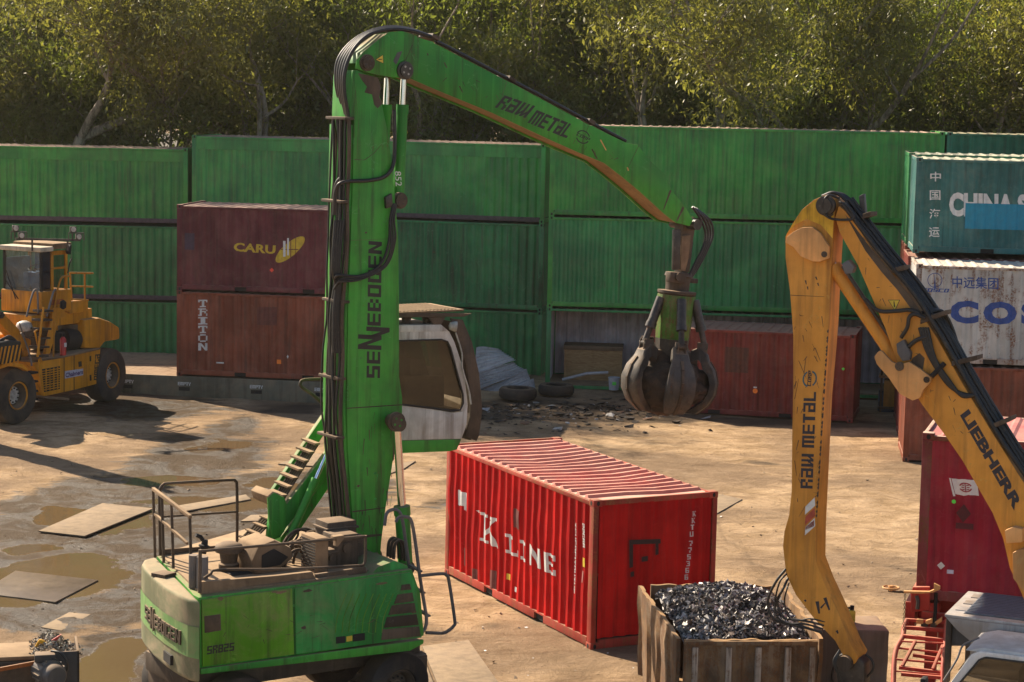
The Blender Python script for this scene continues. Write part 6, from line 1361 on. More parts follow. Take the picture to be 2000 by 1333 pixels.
# counterweight at the tail
cwp = [(458, 604), (480, 596), (618, 604), (700, 628), (746, 660), (748, 742), (700, 752), (655, 762), (622, 798), (525, 798), (528, 660), (470, 620)]
lp('tail_counterweight', [(525, 618), (620, 606), (690, 630), (744, 664), (748, 742), (655, 756), (622, 798), (525, 798)], npn+.1, npn+2.5, M['loader'], .1)
lp('engine_hood', [(458, 606), (530, 614), (530, 700), (475, 690)], npn+.5, npn+2.2, M['loader'], .06)
mb = MB(); a = LD.p(415/3.175, 430+735/3.175, npn+.5); mb.cyl((a.x-.2, npn+.5, a.z), (a.x+.75, npn+.45, a.z-.08), .30, seg=24); mb.build('air_filter', M['dark'], ld)
mb = MB(); a = LD.p(438/3.175, 430+680/3.175, npn+.7); mb.cyl((a.x, npn+.7, a.z-.2), (a.x, npn+.7, a.z+.18), .36, seg=24); mb.build('engine_intake', M['brown'], ld)
lp('engine_block', [(340, 690), (520, 700), (520, 805), (340, 815)], npn+.4, npn+1.6, M['dark'], .05)
ex_ = thing('fire_extinguisher', 'red fire extinguisher standing on the loader deck beside its engine', 'extinguisher', LD.O, LD.yaw)
a = LD.p(391/3.175, 430+838/3.175, npn+.05); mb = MB(); mb.lathe(a, (0, 0, 1), [(0, 0), (.09, 0), (.09, .45), (.05, .52), (0, .54)], 18); mb.build('cylinder_body', flat('extinguisher_red', (.45, .02, .02), .35), ex_)
mb = MB(); mb.obox(a+Vector((.0, 0, .58)), (.06, 0, 0), (0, .03, 0), (0, 0, .04)); mb.build('valve_handle', M['dark'], ex_)
mb = MB(); mb.obox(a+Vector((0, -.09, .3)), (.05, 0, 0), (0, .004, 0), (0, 0, .06)); mb.build('paper_label', M['white'], ex_)
# cab on its pedestal
ncab = .75
P1 = LD.p(80.3, 493, ncab); P2 = LD.p(76, 571, ncab); xf = P1.x; zt1, zb1 = P1.z, P2.z
P3 = LD.x(6, 493, xf); nf = P3.y; xr = LD.p(132, 490, ncab).x; xm = LD.p(101, 490, ncab).x
mb = MB()
mb.box((xf-.05, ncab-.05, zb1-.62), (xr+.1, nf+.05, zb1), .03); mb.build('cab_base', M['loader'], ld)
mb = MB(); mb.box((xf-.3, ncab+.1, zb1-1.05), (xr+1.2, nf-.1, zb1-.66), .03); mb.build('support_beam', M['loader'], ld)
pl, wd = lett('OMEGA'); mb = MB(); mb.polys(pl, (xm-.1, ncab-.056, zb1-.4), (.5/wd, 0, 0), (0, 0, .13)); mb.build('lettering', flat('dark_red_lettering', (.25, .03, .02), .6), ld, 0, normals=False)
for x, n in ((xf, ncab), (xf, nf-.06), (xm, ncab), (xr-.08, ncab), (xr-.08, nf-.06)):
    mb = MB(); mb.box((x, n, zb1), (x+.08, n+.07, zt1), .01); mb.build('cab_pillar', M['loader'] if x > xf+.1 else M['dark'], ld)
mb = MB(); mb.box((xr-.08, ncab, zt1-.12), (xm, ncab+.07, zt1), .01); mb.box((xr-.08, ncab, zb1+.6), (xm, ncab+.07, zb1+.66), .01); mb.build('door_rail', M['loader'], ld)
mb = MB(); mb.box((xf-.12, ncab-.08, zt1), (xm, nf+.06, zt1+.14), .04); mb.build('cab_roof', paint('pale_dusty_roof', (.42, .38, .3), rust=.1, dust=.9, dustcol=(.5, .42, .3)), ld)
mb = MB(); mb.box((xm, ncab-.06, zt1+.05), (xr+.12, nf+.04, zt1+.22), .04); mb.build('cab_roof', M['dusty'], ld)
mb = MB(); mb.face([(xf+.02, ncab+.07, zb1), (xf+.02, nf-.07, zb1), (xf+.02, nf-.07, zt1), (xf+.02, ncab+.07, zt1)]); mb.build('windscreen', M['glass_sky'], ld, 0)
mb = MB(); mb.face([(xf+.08, ncab+.03, zb1), (xm, ncab+.03, zb1), (xm, ncab+.03, zt1), (xf+.08, ncab+.03, zt1)]); mb.build('side_window', M['glass'], ld, 0)
mb = MB(); mb.face([(xm+.08, ncab+.03, zb1), (xr-.08, ncab+.03, zb1), (xr-.08, ncab+.03, zt1-.1), (xm+.08, ncab+.03, zt1-.1)]); mb.build('side_window', M['glass'], ld, 0)
mb = MB(); mb.box((xf+.05, nf-.06, zb1), (xr, nf-.03, zb1+.9)); mb.build('far_wall', flat('sky_tinted_lining', (.12, .17, .2), .7), ld)  # lining coloured bluish to suggest sky reflection seen on the windscreen
mb = MB(); mb.box((xm-.1, ncab+.35, zb1), (xm+.45, ncab+1.0, zb1+.5), .08); mb.box((xm+.35, ncab+.38, zb1+.4), (xm+.5, ncab+.95, zb1+1.1), .06); mb.build('seat', flat('blue_seat_cloth', (.03, .07, .16), .8), ld)
mb = MB(); mb.tube([(xf+.35, ncab+.7, zb1), (xf+.55, ncab+.7, zb1+.6)], .04, 8); mb.lathe((xf+.56, ncab+.7, zb1+.62), (-.4, 0, 1), [(.2, -.015), (.22, 0), (.2, .015), (.18, 0), (.2, -.015)], 20); mb.build('steering_wheel', M['dark'], ld)
mb = MB(); mb.tube([(xf-.06, nf-.5, zb1-.25), (xf-.05, nf-.15, zb1+.55)], .014, 6); mb.build('wiper', M['dark'], ld)
mb = MB(); mb.tube([(xf-.06, nf-.6, zb1-.25), (xf-.05, nf-.05, zb1+.35)], .014, 6); mb.build('wiper', M['dark'], ld)
# lamp bar
A = LD.p(31, 466, 1.4); B = LD.p(157, 469, 1.4); zl = zt1+.26
n1_, n2_ = ncab-.5, nf+.3
L1 = LD.L(aty(31, 467, 57.9)); L2 = LD.L(aty(157, 469.5, 58.6))
mb = MB(); mb.bar(L1, L2, .06, .06); mb.build('lamp_bar', M['steel'], ld)
for f_ in (.04, .93):
    c = L1+(L2-L1)*f_; d = (L2-L1).normalized()
    for k, (o, z) in enumerate(((-.08, .30), (.08, .10))):
        mb = MB(); q = c+d*o+Vector((0, 0, z)); mb.obox(q, d*.09, Vector((-d.y, d.x, 0))*.06, Vector((0, 0, .075)), .02); lam = mb.build('work_lamp', M['steel'], ld)
        mb = MB(); fr_ = Vector((d.y, -d.x, 0)); fr_ = -fr_ if (LD.X*fr_.x+LD.N*fr_.y).y > 0 else fr_; mb.lathe(q+fr_*.075, fr_, [(0, 0), (.07, 0), (.07, .01), (0, .012)], 16); mb.build('lens', M['hub'], lam)
    mb = MB(); mb.tube([c-d*.2, c-d*.2+Vector((0, 0, .2)), c+d*.22+Vector((0, 0, .2)), c+d*.22], .02, 6); mb.tube([c-d*.1, c-d*.1+Vector((0, 0, .28))], .02, 6); mb.build('lamp_cage', M['steel'], ld)
for f_ in (.25, .8):
    c = L1+(L2-L1)*f_; mb = MB(); mb.tube([c, Vector((c.x, c.y, zt1+.1))], .03, 6); mb.build('bar_leg', M['steel'], ld)
def lt_(name, pts, r_, m_, n): return tb(name, LD, ld, [(*up([q])[0], n) for q in pts], r_, m_, k=3)
Y = M['loader']
lt_('platform_rail', [(432, 328), (576, 330)], .03, Y, ncab); lt_('platform_rail', [(432, 410), (576, 414)], .025, Y, ncab); lt_('platform_rail', [(430, 490), (548, 498)], .025, Y, ncab)
for a, b in (((434, 328), (446, 500)), ((526, 330), (527, 498))): lt_('rail_post', [a, b], .028, Y, ncab)
lt_('hand_hoop', [(332, 850), (336, 620), (350, 470), (372, 380), (390, 352), (432, 348)], .03, Y, ncab-.1)
lt_('hand_hoop', [(290, 600), (300, 560), (330, 450), (345, 430)], .03, M['grey'], ncab-.3); lt_('hand_hoop', [(165, 600), (190, 500), (210, 440), (225, 432), (232, 450), (238, 580)], .028, M['grey'], ncab-.3)
lp('platform', [(400, 505), (548, 498), (546, 560), (500, 575), (440, 580), (400, 560)], ncab, ncab+1.2, Y, .02)
lp('pedestal', [(410, 580), (460, 570), (460, 640), (408, 645)], ncab+.3, ncab+1.0, Y, .02); lp('pedestal_gusset', [(330, 545), (400, 540), (405, 600), (365, 610), (340, 720), (310, 830), (280, 832), (315, 690)], ncab-.1, ncab, Y, .01)
lp('under_cab_plate', [(175, 585), (238, 585), (238, 640), (175, 640)], ncab+.5, ncab+.8, M['dark'], 0)
for i in range(6):
    y = 560+i*56; x = 262-i*6; lp('ladder_step', [(x, y), (x+70, y-2), (x+70, y+10), (x, y+14)], ncab-.45, ncab-.1, M['steel'], .004)
lt_('ladder_rail', [(270, 540), (250, 700), (232, 850)], .035, Y, ncab-.45); lt_('ladder_rail', [(340, 540), (300, 720), (285, 830)], .035, Y, ncab-.1)
lt_('guard_rail', [(215, 690), (235, 780), (250, 860), (262, 880)], .028, Y, .4); lt_('guard_rail', [(215, 690), (270, 672), (292, 670)], .028, Y, .4); lt_('guard_rail', [(240, 862), (255, 1010), (262, 1070)], .028, Y, .4)
lt_('guard_rail', [(130, 700), (155, 750), (190, 860), (196, 905)], .028, M['grey'], .4)
# mast in front of the loader, mostly outside the picture; its long shadow crosses the yard
for n in (.35, 1.75):
    mb = MB(); mb.box((-2.35, n, .6), (-1.95, n+.3, 7.4), .02); mb.build('mast_rail', Y, ld)
for z in (.8, 3.2, 5.4, 7.1): mb = MB(); mb.box((-2.3, .6, z), (-2.0, 1.8, z+.3), .02); mb.build('mast_cross_beam', Y, ld)
mb = MB(); mb.box((-2.95, .2, 1.9), (-2.4, 2.2, 2.6), .03); mb.build('lift_carriage', M['steel'], ld)
mb = MB(); mb.tube([(-2.1, 1.2, 6.9), (-2.3, .9, 8.1)], .12, 10); mb.build('mast_head', M['steel'], ld)
# lifting arm and spreader at the front
lp('lift_arm', [(-40, 520), (0, 560), (28, 585), (120, 680), (190, 770), (175, 810), (150, 815), (90, 740), (0, 640), (-40, 600)], .9, 1.2, Y, .02)
lp('arm_pivot', [(-20, 560), (20, 570), (34, 590), (20, 612), (-20, 610)], .8, .9, M['steel'], .02)
lp('front_hood', [(-60, 720), (60, 700), (110, 720), (200, 740), (190, 860), (-60, 860)], 1.3, 2.8, Y, .08)
sp_ = lp('spreader_beam', [(-60, 765), (90, 748), (130, 752), (138, 800), (132, 870), (60, 890), (-60, 905)], -.25, .15, M['decal'], .03)
for i in range(7):
    x = -40+i*24; lp('hazard_stripe', [(x, 905-i*3), (x+10, 905-i*3), (x+34, 790-i*3), (x+24, 790-i*3)], -.256, -.24, Y, 0, sp_)
for i in range(4): lt_('hydraulic_hose', [(-20+i*8, 760), (20+i*10, 735-i*5), (60+i*10, 740), (90+i*8, 770)], .03, M['black'], -.1)
lp('front_mudguard', [(0, 905), (60, 880), (140, 895), (175, 925), (175, 940), (130, 915), (60, 905), (0, 925)], -.15, .7, Y, .01)
for y in (945, 1000, 1060, 1110): lp('access_step', [(195, y), (236, y-6), (240, y+6), (198, y+14)], .2, .5, M['dark'], .005)
lp('belly_plate', [(240, 1090), (430, 1105), (428, 1120), (290, 1108)], .4, .9, M['dusty'], .005)
lp('door_mirror', [(382, 505), (400, 496), (414, 510), (412, 545), (396, 556), (380, 545)], ncab-.4, ncab-.33, M['dark'], .02)
lt_('mirror_arm', [(420, 330), (432, 270), (445, 240)], .02, M['dark'], ncab-.1); lp('door_mirror', [(420, 190), (440, 152), (446, 156), (440, 215), (426, 212)], ncab-.2, ncab-.1, M['dark'], .02)
lt_('spot_valve', [(120, 640), (140, 700), (150, 720)], .02, M['grey'], .6)
mb = MB(); a = LD.p(150/3.175, 430+665/3.175, .9); mb.lathe(a, (0, 0, 1), [(0, -.1), (.2, -.1), (.24, 0), (.2, .12), (.08, .18), (0, .18)], 18); mb.build('white_canister', M['hub'], ld, 50)
# ------------------------------------------------------------------ clutter by the wall
sheetm = paint('galvanised_roofing', (.42, .42, .43), rust=.15, dust=.4, rough=.45, metal=.15, gk=.25, sidedust=.15)
def sheet(label, q, seed):
    P00, P10, P01, P11 = [aty(*c) for c in q]; nrm = (P10-P00).cross(P01-P00).normalized(); nrm = nrm if nrm.z > 0 else -nrm
    mb = MB(); nx, ny = 60, 12; g = []
    for i in range(nx+1):
        t = i/nx; r_ = []; ph = (t*7) % 1; d = .045*(1 if ph < .3 else 1-(ph-.3)/.1 if ph < .4 else 0 if ph < .9 else (ph-.9)/.1)
        for j in range(ny+1):
            s_ = j/ny; p = (P00*(1-s_)+P10*s_)*(1-t)+(P01*(1-s_)+P11*s_)*t
            r_.append(mb.bm.verts.new(p+nrm*(d+.10*noise.noise((t*2+seed, s_*1.6, seed))+.12*math.sin(s_*2.6+seed))))
        g.append(r_)
    for i in range(nx):
        for j in range(ny): mb.bm.faces.new((g[i][j], g[i+1][j], g[i+1][j+1], g[i][j+1]))
    o = mb.build('roofing_sheet', sheetm, None, 20); md = o.modifiers.new('thick', 'SOLIDIFY'); md.thickness = .006
    tag(o, label, 'roofing sheet', 'bent roofing sheets heaped against the green wall')
sheet('bent grey roofing sheet leaning highest on the green wall beside the crane cab', ((925, 742, 65.0), (1008, 706, 65.9), (930, 686, 66.3), (975, 683, 66.7)), 1)
sheet('bent grey roofing sheet second from the top of the heap beside the crane cab', ((925, 772, 64.4), (1030, 722, 65.3), (925, 735, 65.0), (1003, 703, 65.9)), 2.4)
sheet('bent grey roofing sheet in the lower middle of the heap, pointing at the near tyre', ((938, 786, 64.0), (1040, 748, 64.8), (925, 765, 64.5), (1028, 720, 65.4)), 3.1)
sheet('lowest grey roofing sheet of the heap, half under the near tyre', ((955, 790, 63.6), (1046, 768, 64.2), (945, 780, 63.9), (1042, 748, 64.8)), 4.6)
def tyre(label, u, v, r_, h):
    p = gp(u, v, .1); t = thing('old_tyre', label, 'tyre', p, 0, 'old tyres lying near the wall')
    mb = MB(); mb.lathe((0, 0, 0), (.02, 0, 1), [(r_*.55, .06), (r_*.6, .0), (r_*.9, 0), (r_, .07), (r_, h-.07), (r_*.9, h), (r_*.6, h), (r_*.55, h-.06), (r_*.62, h*.5), (r_*.55, .06)], 36); mb.build('casing', M['tyre'], t, 50)
    mb = MB(); mb.lathe((0, 0, .05), (0, 0, 1), [(0, 0), (r_*.56, 0)], 24); mb.build('dirt_inside', M['dusty'], t)
tyre('old truck tyre lying flat at the foot of the bent roofing sheets', 1011, 778, .58, .32); tyre('old truck tyre lying flat in front of the wooden crate', 1086, 770, .56, .30)
cr_ = thing('plywood_crate', 'plywood crate standing inside the open sided green container', 'crate', aty(1101, 744, 66.9), -.08)
cr_.location.z = .2
mb = MB(); mb.box((0, 0, 0), (1.85, .9, .98), .008); mb.build('crate_body', M['wood'], cr_)
for x in (0, .9, 1.8): mb = MB(); mb.box((x, -.02, .0), (x+.07, 0, .98)); mb.build('batten', M['wood'], cr_)
mb = MB(); mb.box((-.03, -.04, .98), (1.88, .93, 1.12), .008); mb.build('crate_lid', paint('brown_lid', (.12, .075, .04), rust=0), cr_)
mb = MB(); A, B = aty(1098, 742, 65.9), aty(1146, 730, 66.0); mb.tube([A, B, aty(1188, 728, 66.0)], .05, 10); o = mb.build('grey_pipe', sheetm, None); tag(o, 'bent grey pipe lying across the foot of the plywood crate', 'pipe')
p = aty(1199, 752, 65.5); bk = thing('white_bucket', 'white plastic bucket beside the plywood crate', 'bucket', (p.x, p.y, .1))
mb = MB(); mb.lathe((0, 0, 0), (0, 0, 1), [(0, 0), (.15, 0), (.18, .4), (.19, .4), (.19, .37)], 24); mb.build('bucket_body', flat('white_plastic', (.4, .41, .42), .5), bk); mb = MB(); mb.obox((0, -.18, .22), (.06, 0, 0), (0, .006, 0), (0, 0, .05)); mb.build('green_label', M['sticker_g'], bk)
# shelf with yellow boxes beside the brick red container
S0 = gp(1690, 790); sh = thing('steel_shelf', 'dark shelf with a plank top in the gap beside the brick red container', 'shelf', (11.15, 62.6, 0), -.2)
for x in (0, 1.7):
    for y in (0, .5): mb = MB(); mb.box((x, y, 0), (x+.06, y+.06, 2.0)); mb.build('shelf_post', M['brown'], sh)
for z in (.1, 1.05, 1.9): mb = MB(); mb.box((-.05, -.03, z), (1.8, .6, z+.07)); mb.build('shelf_board', M['wood'] if z > 1 else M['brown'], sh)
ybx = paint('dull_yellow_cabinet', (.42, .2, .02), rust=.2)
for i, (x, wd_2, h, lb) in enumerate(((.1, .5, .8, 'narrow dull yellow cabinet on the left of the shelf beside the brick red container'), (.75, .7, .85, 'wide dull yellow cabinet on the right of the shelf beside the brick red container'))):
    cbn = thing('yellow_cabinet', lb, 'cabinet', (11.15+x, 62.55-.2*x, .18), -.2)
    mb = MB(); mb.box((0, 0, 0), (wd_2, .5, h), .01); mb.build('cabinet_body', ybx, cbn); mb = MB(); mb.box((.03, -.012, .04), (wd_2-.03, 0, h-.04), .003); mb.build('door', ybx, cbn)
p = gp(1741, 798); dr = thing('blue_drum', 'small dark blue drum with a rim, in front of the yellow cabinets', 'drum', (p.x-.25, p.y-.6, 0))
mb = MB(); mb.lathe((0, 0, 0), (0, 0, 1), [(0, 0), (.27, 0), (.28, .02), (.27, .3), (.285, .32), (.27, .34), (.27, .64), (.285, .66), (.26, .67), (0, .65)], 28); mb.build('drum_body', paint('blue_drum_paint', (.03, .055, .1), rust=.2), dr)
# ------------------------------------------------------------------ loose steel plates on the ground
stp = paint('rusty_dusty_ground_plate', (.10, .072, .05), rust=.3, dust=.75, rough=.7, gk=.35, dustcol=(.34, .25, .155), sidedust=.3, sc=2)
def plate(label, pts, z=.05, th=.03, m_=None):
    mb = MB(); q = [gp(u, v, z) for u, v in pts]; mb.loft([Vector((p.x, p.y, z-th)) for p in q], q, .004); o = mb.build('ground_plate', m_ or stp, None); tag(o, label, 'steel plate', 'steel plates laid on the mud')
plate('tilted pale steel plate lying in the mud beside the puddles at left', [(75, 1037), (165, 1047), (300, 993), (200, 983)], .055, .03)
plate('muddy steel plate half under the big puddle at the left edge', [(-40, 1158), (108, 1176), (192, 1133), (30, 1115)], .022, .03, paint('wet_muddy_plate', (.09, .065, .04), rust=.2, dust=.15, rough=.25, gk=.4, sidedust=.2))
plate('pale dry plate seen behind the railing of the green machine', [(352, 1000), (490, 975), (480, 966), (345, 988)], .03)
plate('small pale plate left of the boom foot', [(470, 1018), (560, 1016), (590, 1003), (490, 1006)], .03)
plate('thin plate in the mud to the left of the boom', [(543, 906), (640, 912), (700, 893), (610, 885)], .04)
plate('thin plate edge lying between the crane and the red container', [(700, 946), (790, 915), (812, 900), (740, 912)], .03)
plate('light square plate on the ground near the conveyor head', [(80, 1225), (120, 1232), (178, 1200), (135, 1196)], .03)
plate('small plate lying right behind the red container', [(1400, 1003), (1450, 975), (1405, 965), (1380, 985)], .03)
plate('large dusty steel plate under the front of the green machine', [(825, 1262), (915, 1250), (1000, 1370), (880, 1400)], .03)
plate('second dusty steel plate in front of the green machine', [(700, 1290), (820, 1264), (872, 1400), (760, 1420)], .03)
random.seed(31); mb = MB()
for i in range(46):
    u, v = random.uniform(560, 1800), random.uniform(860, 1320)
    if i < 20: u, v = random.uniform(900, 1260), random.uniform(1200, 1325)
    c = gp(u, v, .02); s = random.uniform(.015, .045); a = random.uniform(0, 6); d = Vector((math.cos(a), math.sin(a), 0)); e = Vector((-d.y, d.x, .3)); mb.mi = random.randrange(2)
    mb.face([c-d*s, c+e*s*.6, c+d*s, c-e*s*.6])
o = mb.build('litter_scraps', [M['white'], tm[2]], None, 0, normals=False); o['kind'] = 'stuff'; o['label'] = 'scattered white and dark scraps of litter on the dirt'; o['category'] = 'litter'
# ------------------------------------------------------------------ forest behind the wall
def leafmat(name, c1, c2, t1):
    mt, nt, b = mat(name); k = NT(nt); nt.nodes.remove(b); out = nt.nodes['Material Output']
    g = k.n('ShaderNodeNewGeometry'); oi = k.n('ShaderNodeObjectInfo').outputs['Random']
    f = k.ramp(k.noise(g.outputs['Position'], .9, 4, .6), .35, .65); ri = g.outputs['Random Per Island']
    c = k.mix(f, c1, c2); c = k.mix(k.math('MULTIPLY', ri, .6), c, tuple(x*1.6 for x in c2)); c = k.mix(k.math('MULTIPLY', oi, .45), c, (c1[0]*1.25, c1[1]*.85, c1[2]*.8))
    d = k.n('ShaderNodeBsdfDiffuse'); k.set(d.inputs[0], c)
    t = k.n('ShaderNodeBsdfTranslucent'); k.set(t.inputs[0], k.mix(k.math('MULTIPLY', ri, .7), t1, tuple(x*.5 for x in t1)))
    gl = k.n('ShaderNodeBsdfGlossy'); gl.inputs['Roughness'].default_value = .42; gl.inputs[0].default_value = (.8, .8, .75, 1)
    m1 = k.n('ShaderNodeMixShader'); m1.inputs[0].default_value = .45; nt.links.new(d.outputs[0], m1.inputs[1]); nt.links.new(t.outputs[0], m1.inputs[2])
    m2 = k.n('ShaderNodeMixShader'); m2.inputs[0].default_value = .045; nt.links.new(m1.outputs[0], m2.inputs[1]); nt.links.new(gl.outputs[0], m2.inputs[2])
    nt.links.new(m2.outputs[0], out.inputs[0]); return mt
LEAF = [leafmat('olive_gum_leaves', (.085, .085, .026), (.13, .13, .04), (.36, .36, .05)), leafmat('green_gum_leaves', (.065, .085, .022), (.11, .125, .03), (.27, .33, .035)), leafmat('bluish_gum_leaves', (.075, .085, .04), (.12, .125, .06), (.22, .26, .05))]
def barkmat():
    mt, nt, b = mat('grey_gum_bark'); k = NT(nt); P = k.n('ShaderNodeNewGeometry').outputs['Position']
    n1 = k.noise(k.map(P, (3, 3, .7)), 2, 7, .7); c = k.mix(k.ramp(n1, .35, .65), (.1, .078, .06), (.34, .28, .23)); k.set(b.inputs['Base Color'], c); b.inputs['Roughness'].default_value = .9
    k.set(b.inputs['Normal'], k.bump(n1, .6, .05)); return mt
BARK = barkmat()
def make_tree(seed, H, lo, spread, leaf, nleaf, forks=2, lsize=.22):
    rnd = random.Random(seed); tr = MB(); tips = []
    def branch(p, d, r_, L_, lev):
        n = 6; pts = [p]; rs = [r_]; q = p.copy(); dd = d.copy()
        for i in range(n):
            dd = (dd+Vector((rnd.gauss(0, .16), rnd.gauss(0, .16), rnd.gauss(.05, .1)))).normalized(); q = q+dd*L_/n; pts.append(q.copy()); rs.append(r_*(1-.5*(i+1)/n))
            if lev >= 2 or (lev == 1 and i > 2): tips.append((q.copy(), lev))
            if lev >= 1 and lev < 4 and i in (2, 4) and rnd.random() < .8:
                s = Vector((rnd.gauss(0, 1), rnd.gauss(0, 1), rnd.gauss(.25, .4))).normalized(); branch(q.copy(), (dd*.5+s*.8).normalized(), rs[-1]*.6, L_*.55, lev+1)
        tr.tube(pts, rs, 7 if lev < 2 else 5, cap=False)
        if lev < 4:
            for k in range(2 if lev else forks):
                s = Vector((rnd.gauss(0, 1), rnd.gauss(0, 1), rnd.gauss(.1, .3))); s = (s-dd*s.dot(dd)).normalized()
                branch(q.copy(), (dd+s*spread*rnd.uniform(.6, 1.2)).normalized(), rs[-1]*.8, L_*rnd.uniform(.6, .85), lev+1)
        else: tips.append((q.copy(), 5))
    branch(Vector((0, 0, -.2)), Vector((rnd.gauss(0, .1), rnd.gauss(0, .1), 1)).normalized(), H*.018, H*.30, 0)
    zmax = max(t[0].z for t in tips); sc_ = H/max(zmax, .1)
    for v in tr.bm.verts: v.co = Vector((v.co.x*sc_*.9, v.co.y*sc_*.9, v.co.z*sc_))
    tips = [Vector((t.x*sc_*.9, t.y*sc_*.9, t.z*sc_)) for t, l in tips if t.z*sc_ > lo]
    vs = []; fs = []
    cl = []
    for t in tips:
        cl.append((t+Vector((rnd.gauss(0, .4), rnd.gauss(0, .4), rnd.gauss(-.1, .3))), rnd.uniform(.3, .85)))
    per = max(1, nleaf//max(1, len(cl)))
    for c, cr in cl:
        sway = Vector((rnd.gauss(0, .5), rnd.gauss(0, .5), 0))
        for i in range(per):
            o = Vector((rnd.gauss(0, 1), rnd.gauss(0, 1), rnd.gauss(0, .8)))*cr*.5; p = c+o
            d = Vector((rnd.gauss(0, .6), rnd.gauss(0, .6), rnd.gauss(-.55, .55)))+sway*.4; d.normalize(); s = d.cross(Vector((rnd.gauss(0, 1), rnd.gauss(0, 1), rnd.gauss(0, 1)))).normalized()
            l = lsize*rnd.uniform(.6, 1.35); w_ = l*rnd.uniform(.2, .42); b = len(vs)
            vs += [p, p+d*l*.5+s*w_*.5, p+d*l, p+d*l*.5-s*w_*.5]; fs.append((b, b+1, b+2, b+3))
    me = bpy.data.meshes.new('crown'); me.from_pydata([tuple(v) for v in vs], [], fs); me.materials.append(leaf); me.update()
    root = thing('gum_tree', 'tree', 'tree', (0, 0, -80), 0, 'gum trees in the wood behind the containers')
    tr.build('trunk', BARK, root, 60); o = bpy.data.objects.new('crown', me); C.objects.link(o); o.parent = root
    return root
VAR = [make_tree(1, 17, 5, .75, LEAF[0], 13000), make_tree(2, 18, 6, .65, LEAF[1], 13000, 3), make_tree(3, 16, 4.5, .8, LEAF[2], 13000), make_tree(4, 19, 6, .6, LEAF[0], 16000), make_tree(5, 15, 4, .9, LEAF[1], 13000, 3), make_tree(7, 18, 7, .7, LEAF[0], 14000), make_tree(9, 12, 2, .8, LEAF[1], 14000, 3)]
random.seed(77); used = set()
def put_tree(k, x, y, label, s=1.0):
    yaw = random.uniform(0, 6.28); sc_ = (s*random.uniform(.92, 1.08),)*2+(s*random.uniform(.95, 1.08),)
    if k not in used:
        used.add(k); r_ = VAR[k]; r_.location = (x, y, 0); r_.rotation_euler = (0, 0, yaw); r_.scale = sc_; r_['label'] = label; return r_
    return dup(VAR[k], (x, y, 0), yaw, label, sc_)
FRONT = [(-21.5, 'gum tree at the far left edge behind the light green container'), (-17.6, 'gum tree with twin leaning stems behind the light green container'), (-14.0, 'gum tree standing above the joint of the two left green containers'), (-10.2, 'gum tree rising just left of the crane boom head'), (-6.6, 'gum tree directly behind the crane boom head'), (-2.6, 'gum tree behind the first half of the crane stick'), (1.4, 'gum tree behind the lettering of the crane stick'), (4.6, 'gum tree showing above the left end of the tallest green container'), (8.0, 'gum tree with a pale forked trunk above the tallest green container'), (11.6, 'dense gum tree above the right half of the tallest green container'), (15.2, 'gum tree above the joint with the blue green container'), (18.6, 'gum tree with long bare limbs behind the teal container'), (21.8, 'gum tree at the far right edge behind the teal container')]
for i, (x, lb) in enumerate(FRONT): put_tree([0, 3, 2, 5, 4, 1, 0, 5, 3, 1, 4, 5, 2][i], x+random.uniform(-.6, .6), 78.5+random.uniform(-1.5, 2.5), lb)
for row, (y, n, w_, s) in enumerate(((84.5, 12, 23, 1.0), (91, 13, 26, 1.08), (99, 13, 29, 1.2), (108, 13, 32, 1.35))):
    for i in range(n):
        put_tree(random.randrange(6), -w_+2*w_*i/(n-1)+random.uniform(-1, 1), y+random.uniform(-2, 2), ['gum tree in the second rank of the wood, half hidden by nearer trees', 'gum tree in the third rank of the wood, mostly hidden', 'tall gum tree far back in the wood', 'tall gum tree at the very back of the wood'][row], s)
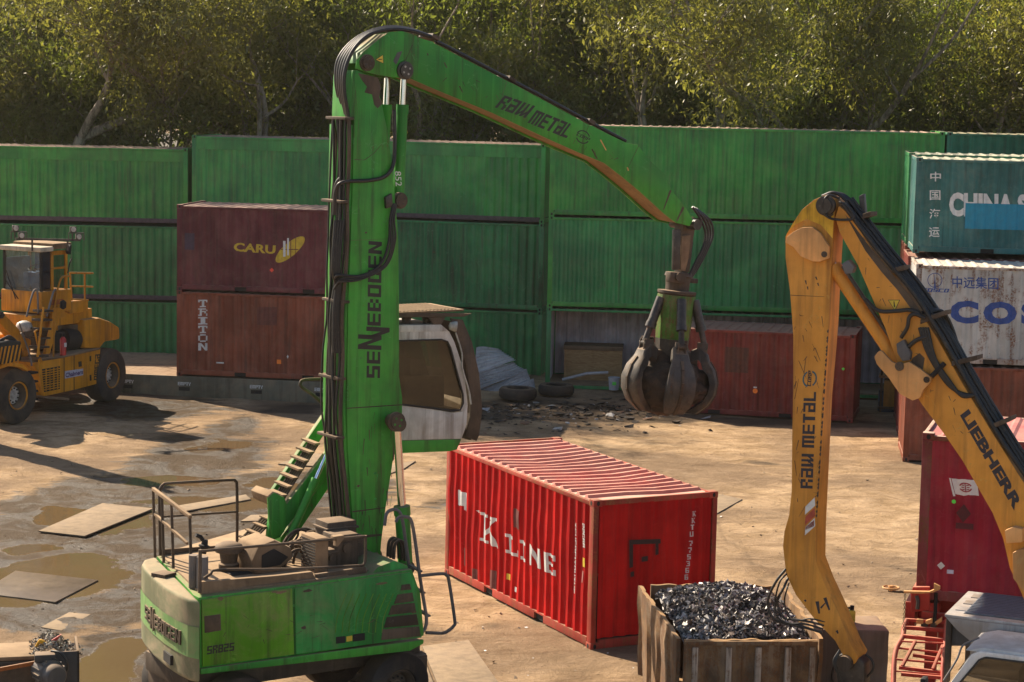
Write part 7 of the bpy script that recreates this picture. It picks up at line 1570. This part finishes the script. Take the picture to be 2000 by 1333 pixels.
for i in range(13): put_tree(6, -23+3.8*i+random.uniform(-1, 1), 81.5+random.uniform(-2, 3), 'bushy young gum filling the gap between the front trunks', random.uniform(.85, 1.05))

def far_wood():
    rnd = random.Random(9); vs = []; fs = []
    for i in range(2600):
        c = Vector((rnd.uniform(-55, 55), rnd.uniform(113, 124), rnd.uniform(0, 1)**.8*25)); cr = rnd.uniform(.8, 1.7)
        for k in range(22):
            p = c+Vector((rnd.gauss(0, 1), rnd.gauss(0, 1), rnd.gauss(0, .8)))*cr*.6; d = Vector((rnd.gauss(0, .6), rnd.gauss(0, .6), rnd.gauss(-.5, .6))).normalized(); s = d.orthogonal().normalized(); l = rnd.uniform(.3, .7); w_ = l*.4; b = len(vs)
            vs += [p, p+d*l*.5+s*w_, p+d*l, p+d*l*.5-s*w_]; fs.append((b, b+1, b+2, b+3))
    me = bpy.data.meshes.new('far_wood'); me.from_pydata([tuple(v) for v in vs], [], fs); me.materials.append(LEAF[1]); o = bpy.data.objects.new('far_wood', me); C.objects.link(o)
    o['kind'] = 'stuff'; o['label'] = 'far part of the wood that reads as one dark green mass'; o['category'] = 'wood'
far_wood()
for i in range(16): put_tree(6, -24+3.1*i+random.uniform(-1, 1), 94+random.uniform(-8, 8), 'bushy young gum filling the gap between the front trunks', random.uniform(1.0, 1.25))
# ------------------------------------------------------------------ thin warm air
mt = bpy.data.materials.new('thin_haze'); mt.use_nodes = True; k = NT(mt.node_tree); mt.node_tree.nodes.remove(mt.node_tree.nodes['Principled BSDF'])
pv = k.n('ShaderNodeVolumePrincipled'); pv.inputs['Color'].default_value = (.95, .9, .8, 1); pv.inputs['Density'].default_value = .00013; pv.inputs['Anisotropy'].default_value = .45
mt.node_tree.links.new(pv.outputs[0], mt.node_tree.nodes['Material Output'].inputs['Volume'])
mb = MB(); mb.box((-410, -120, -1.5), (410, 410, 42)); hz = mb.build('haze', mt, smooth=0); hz['kind'] = 'stuff'; hz['label'] = 'thin warm dusty haze in the air of the yard'; hz['category'] = 'haze'
bpy.context.view_layer.update()
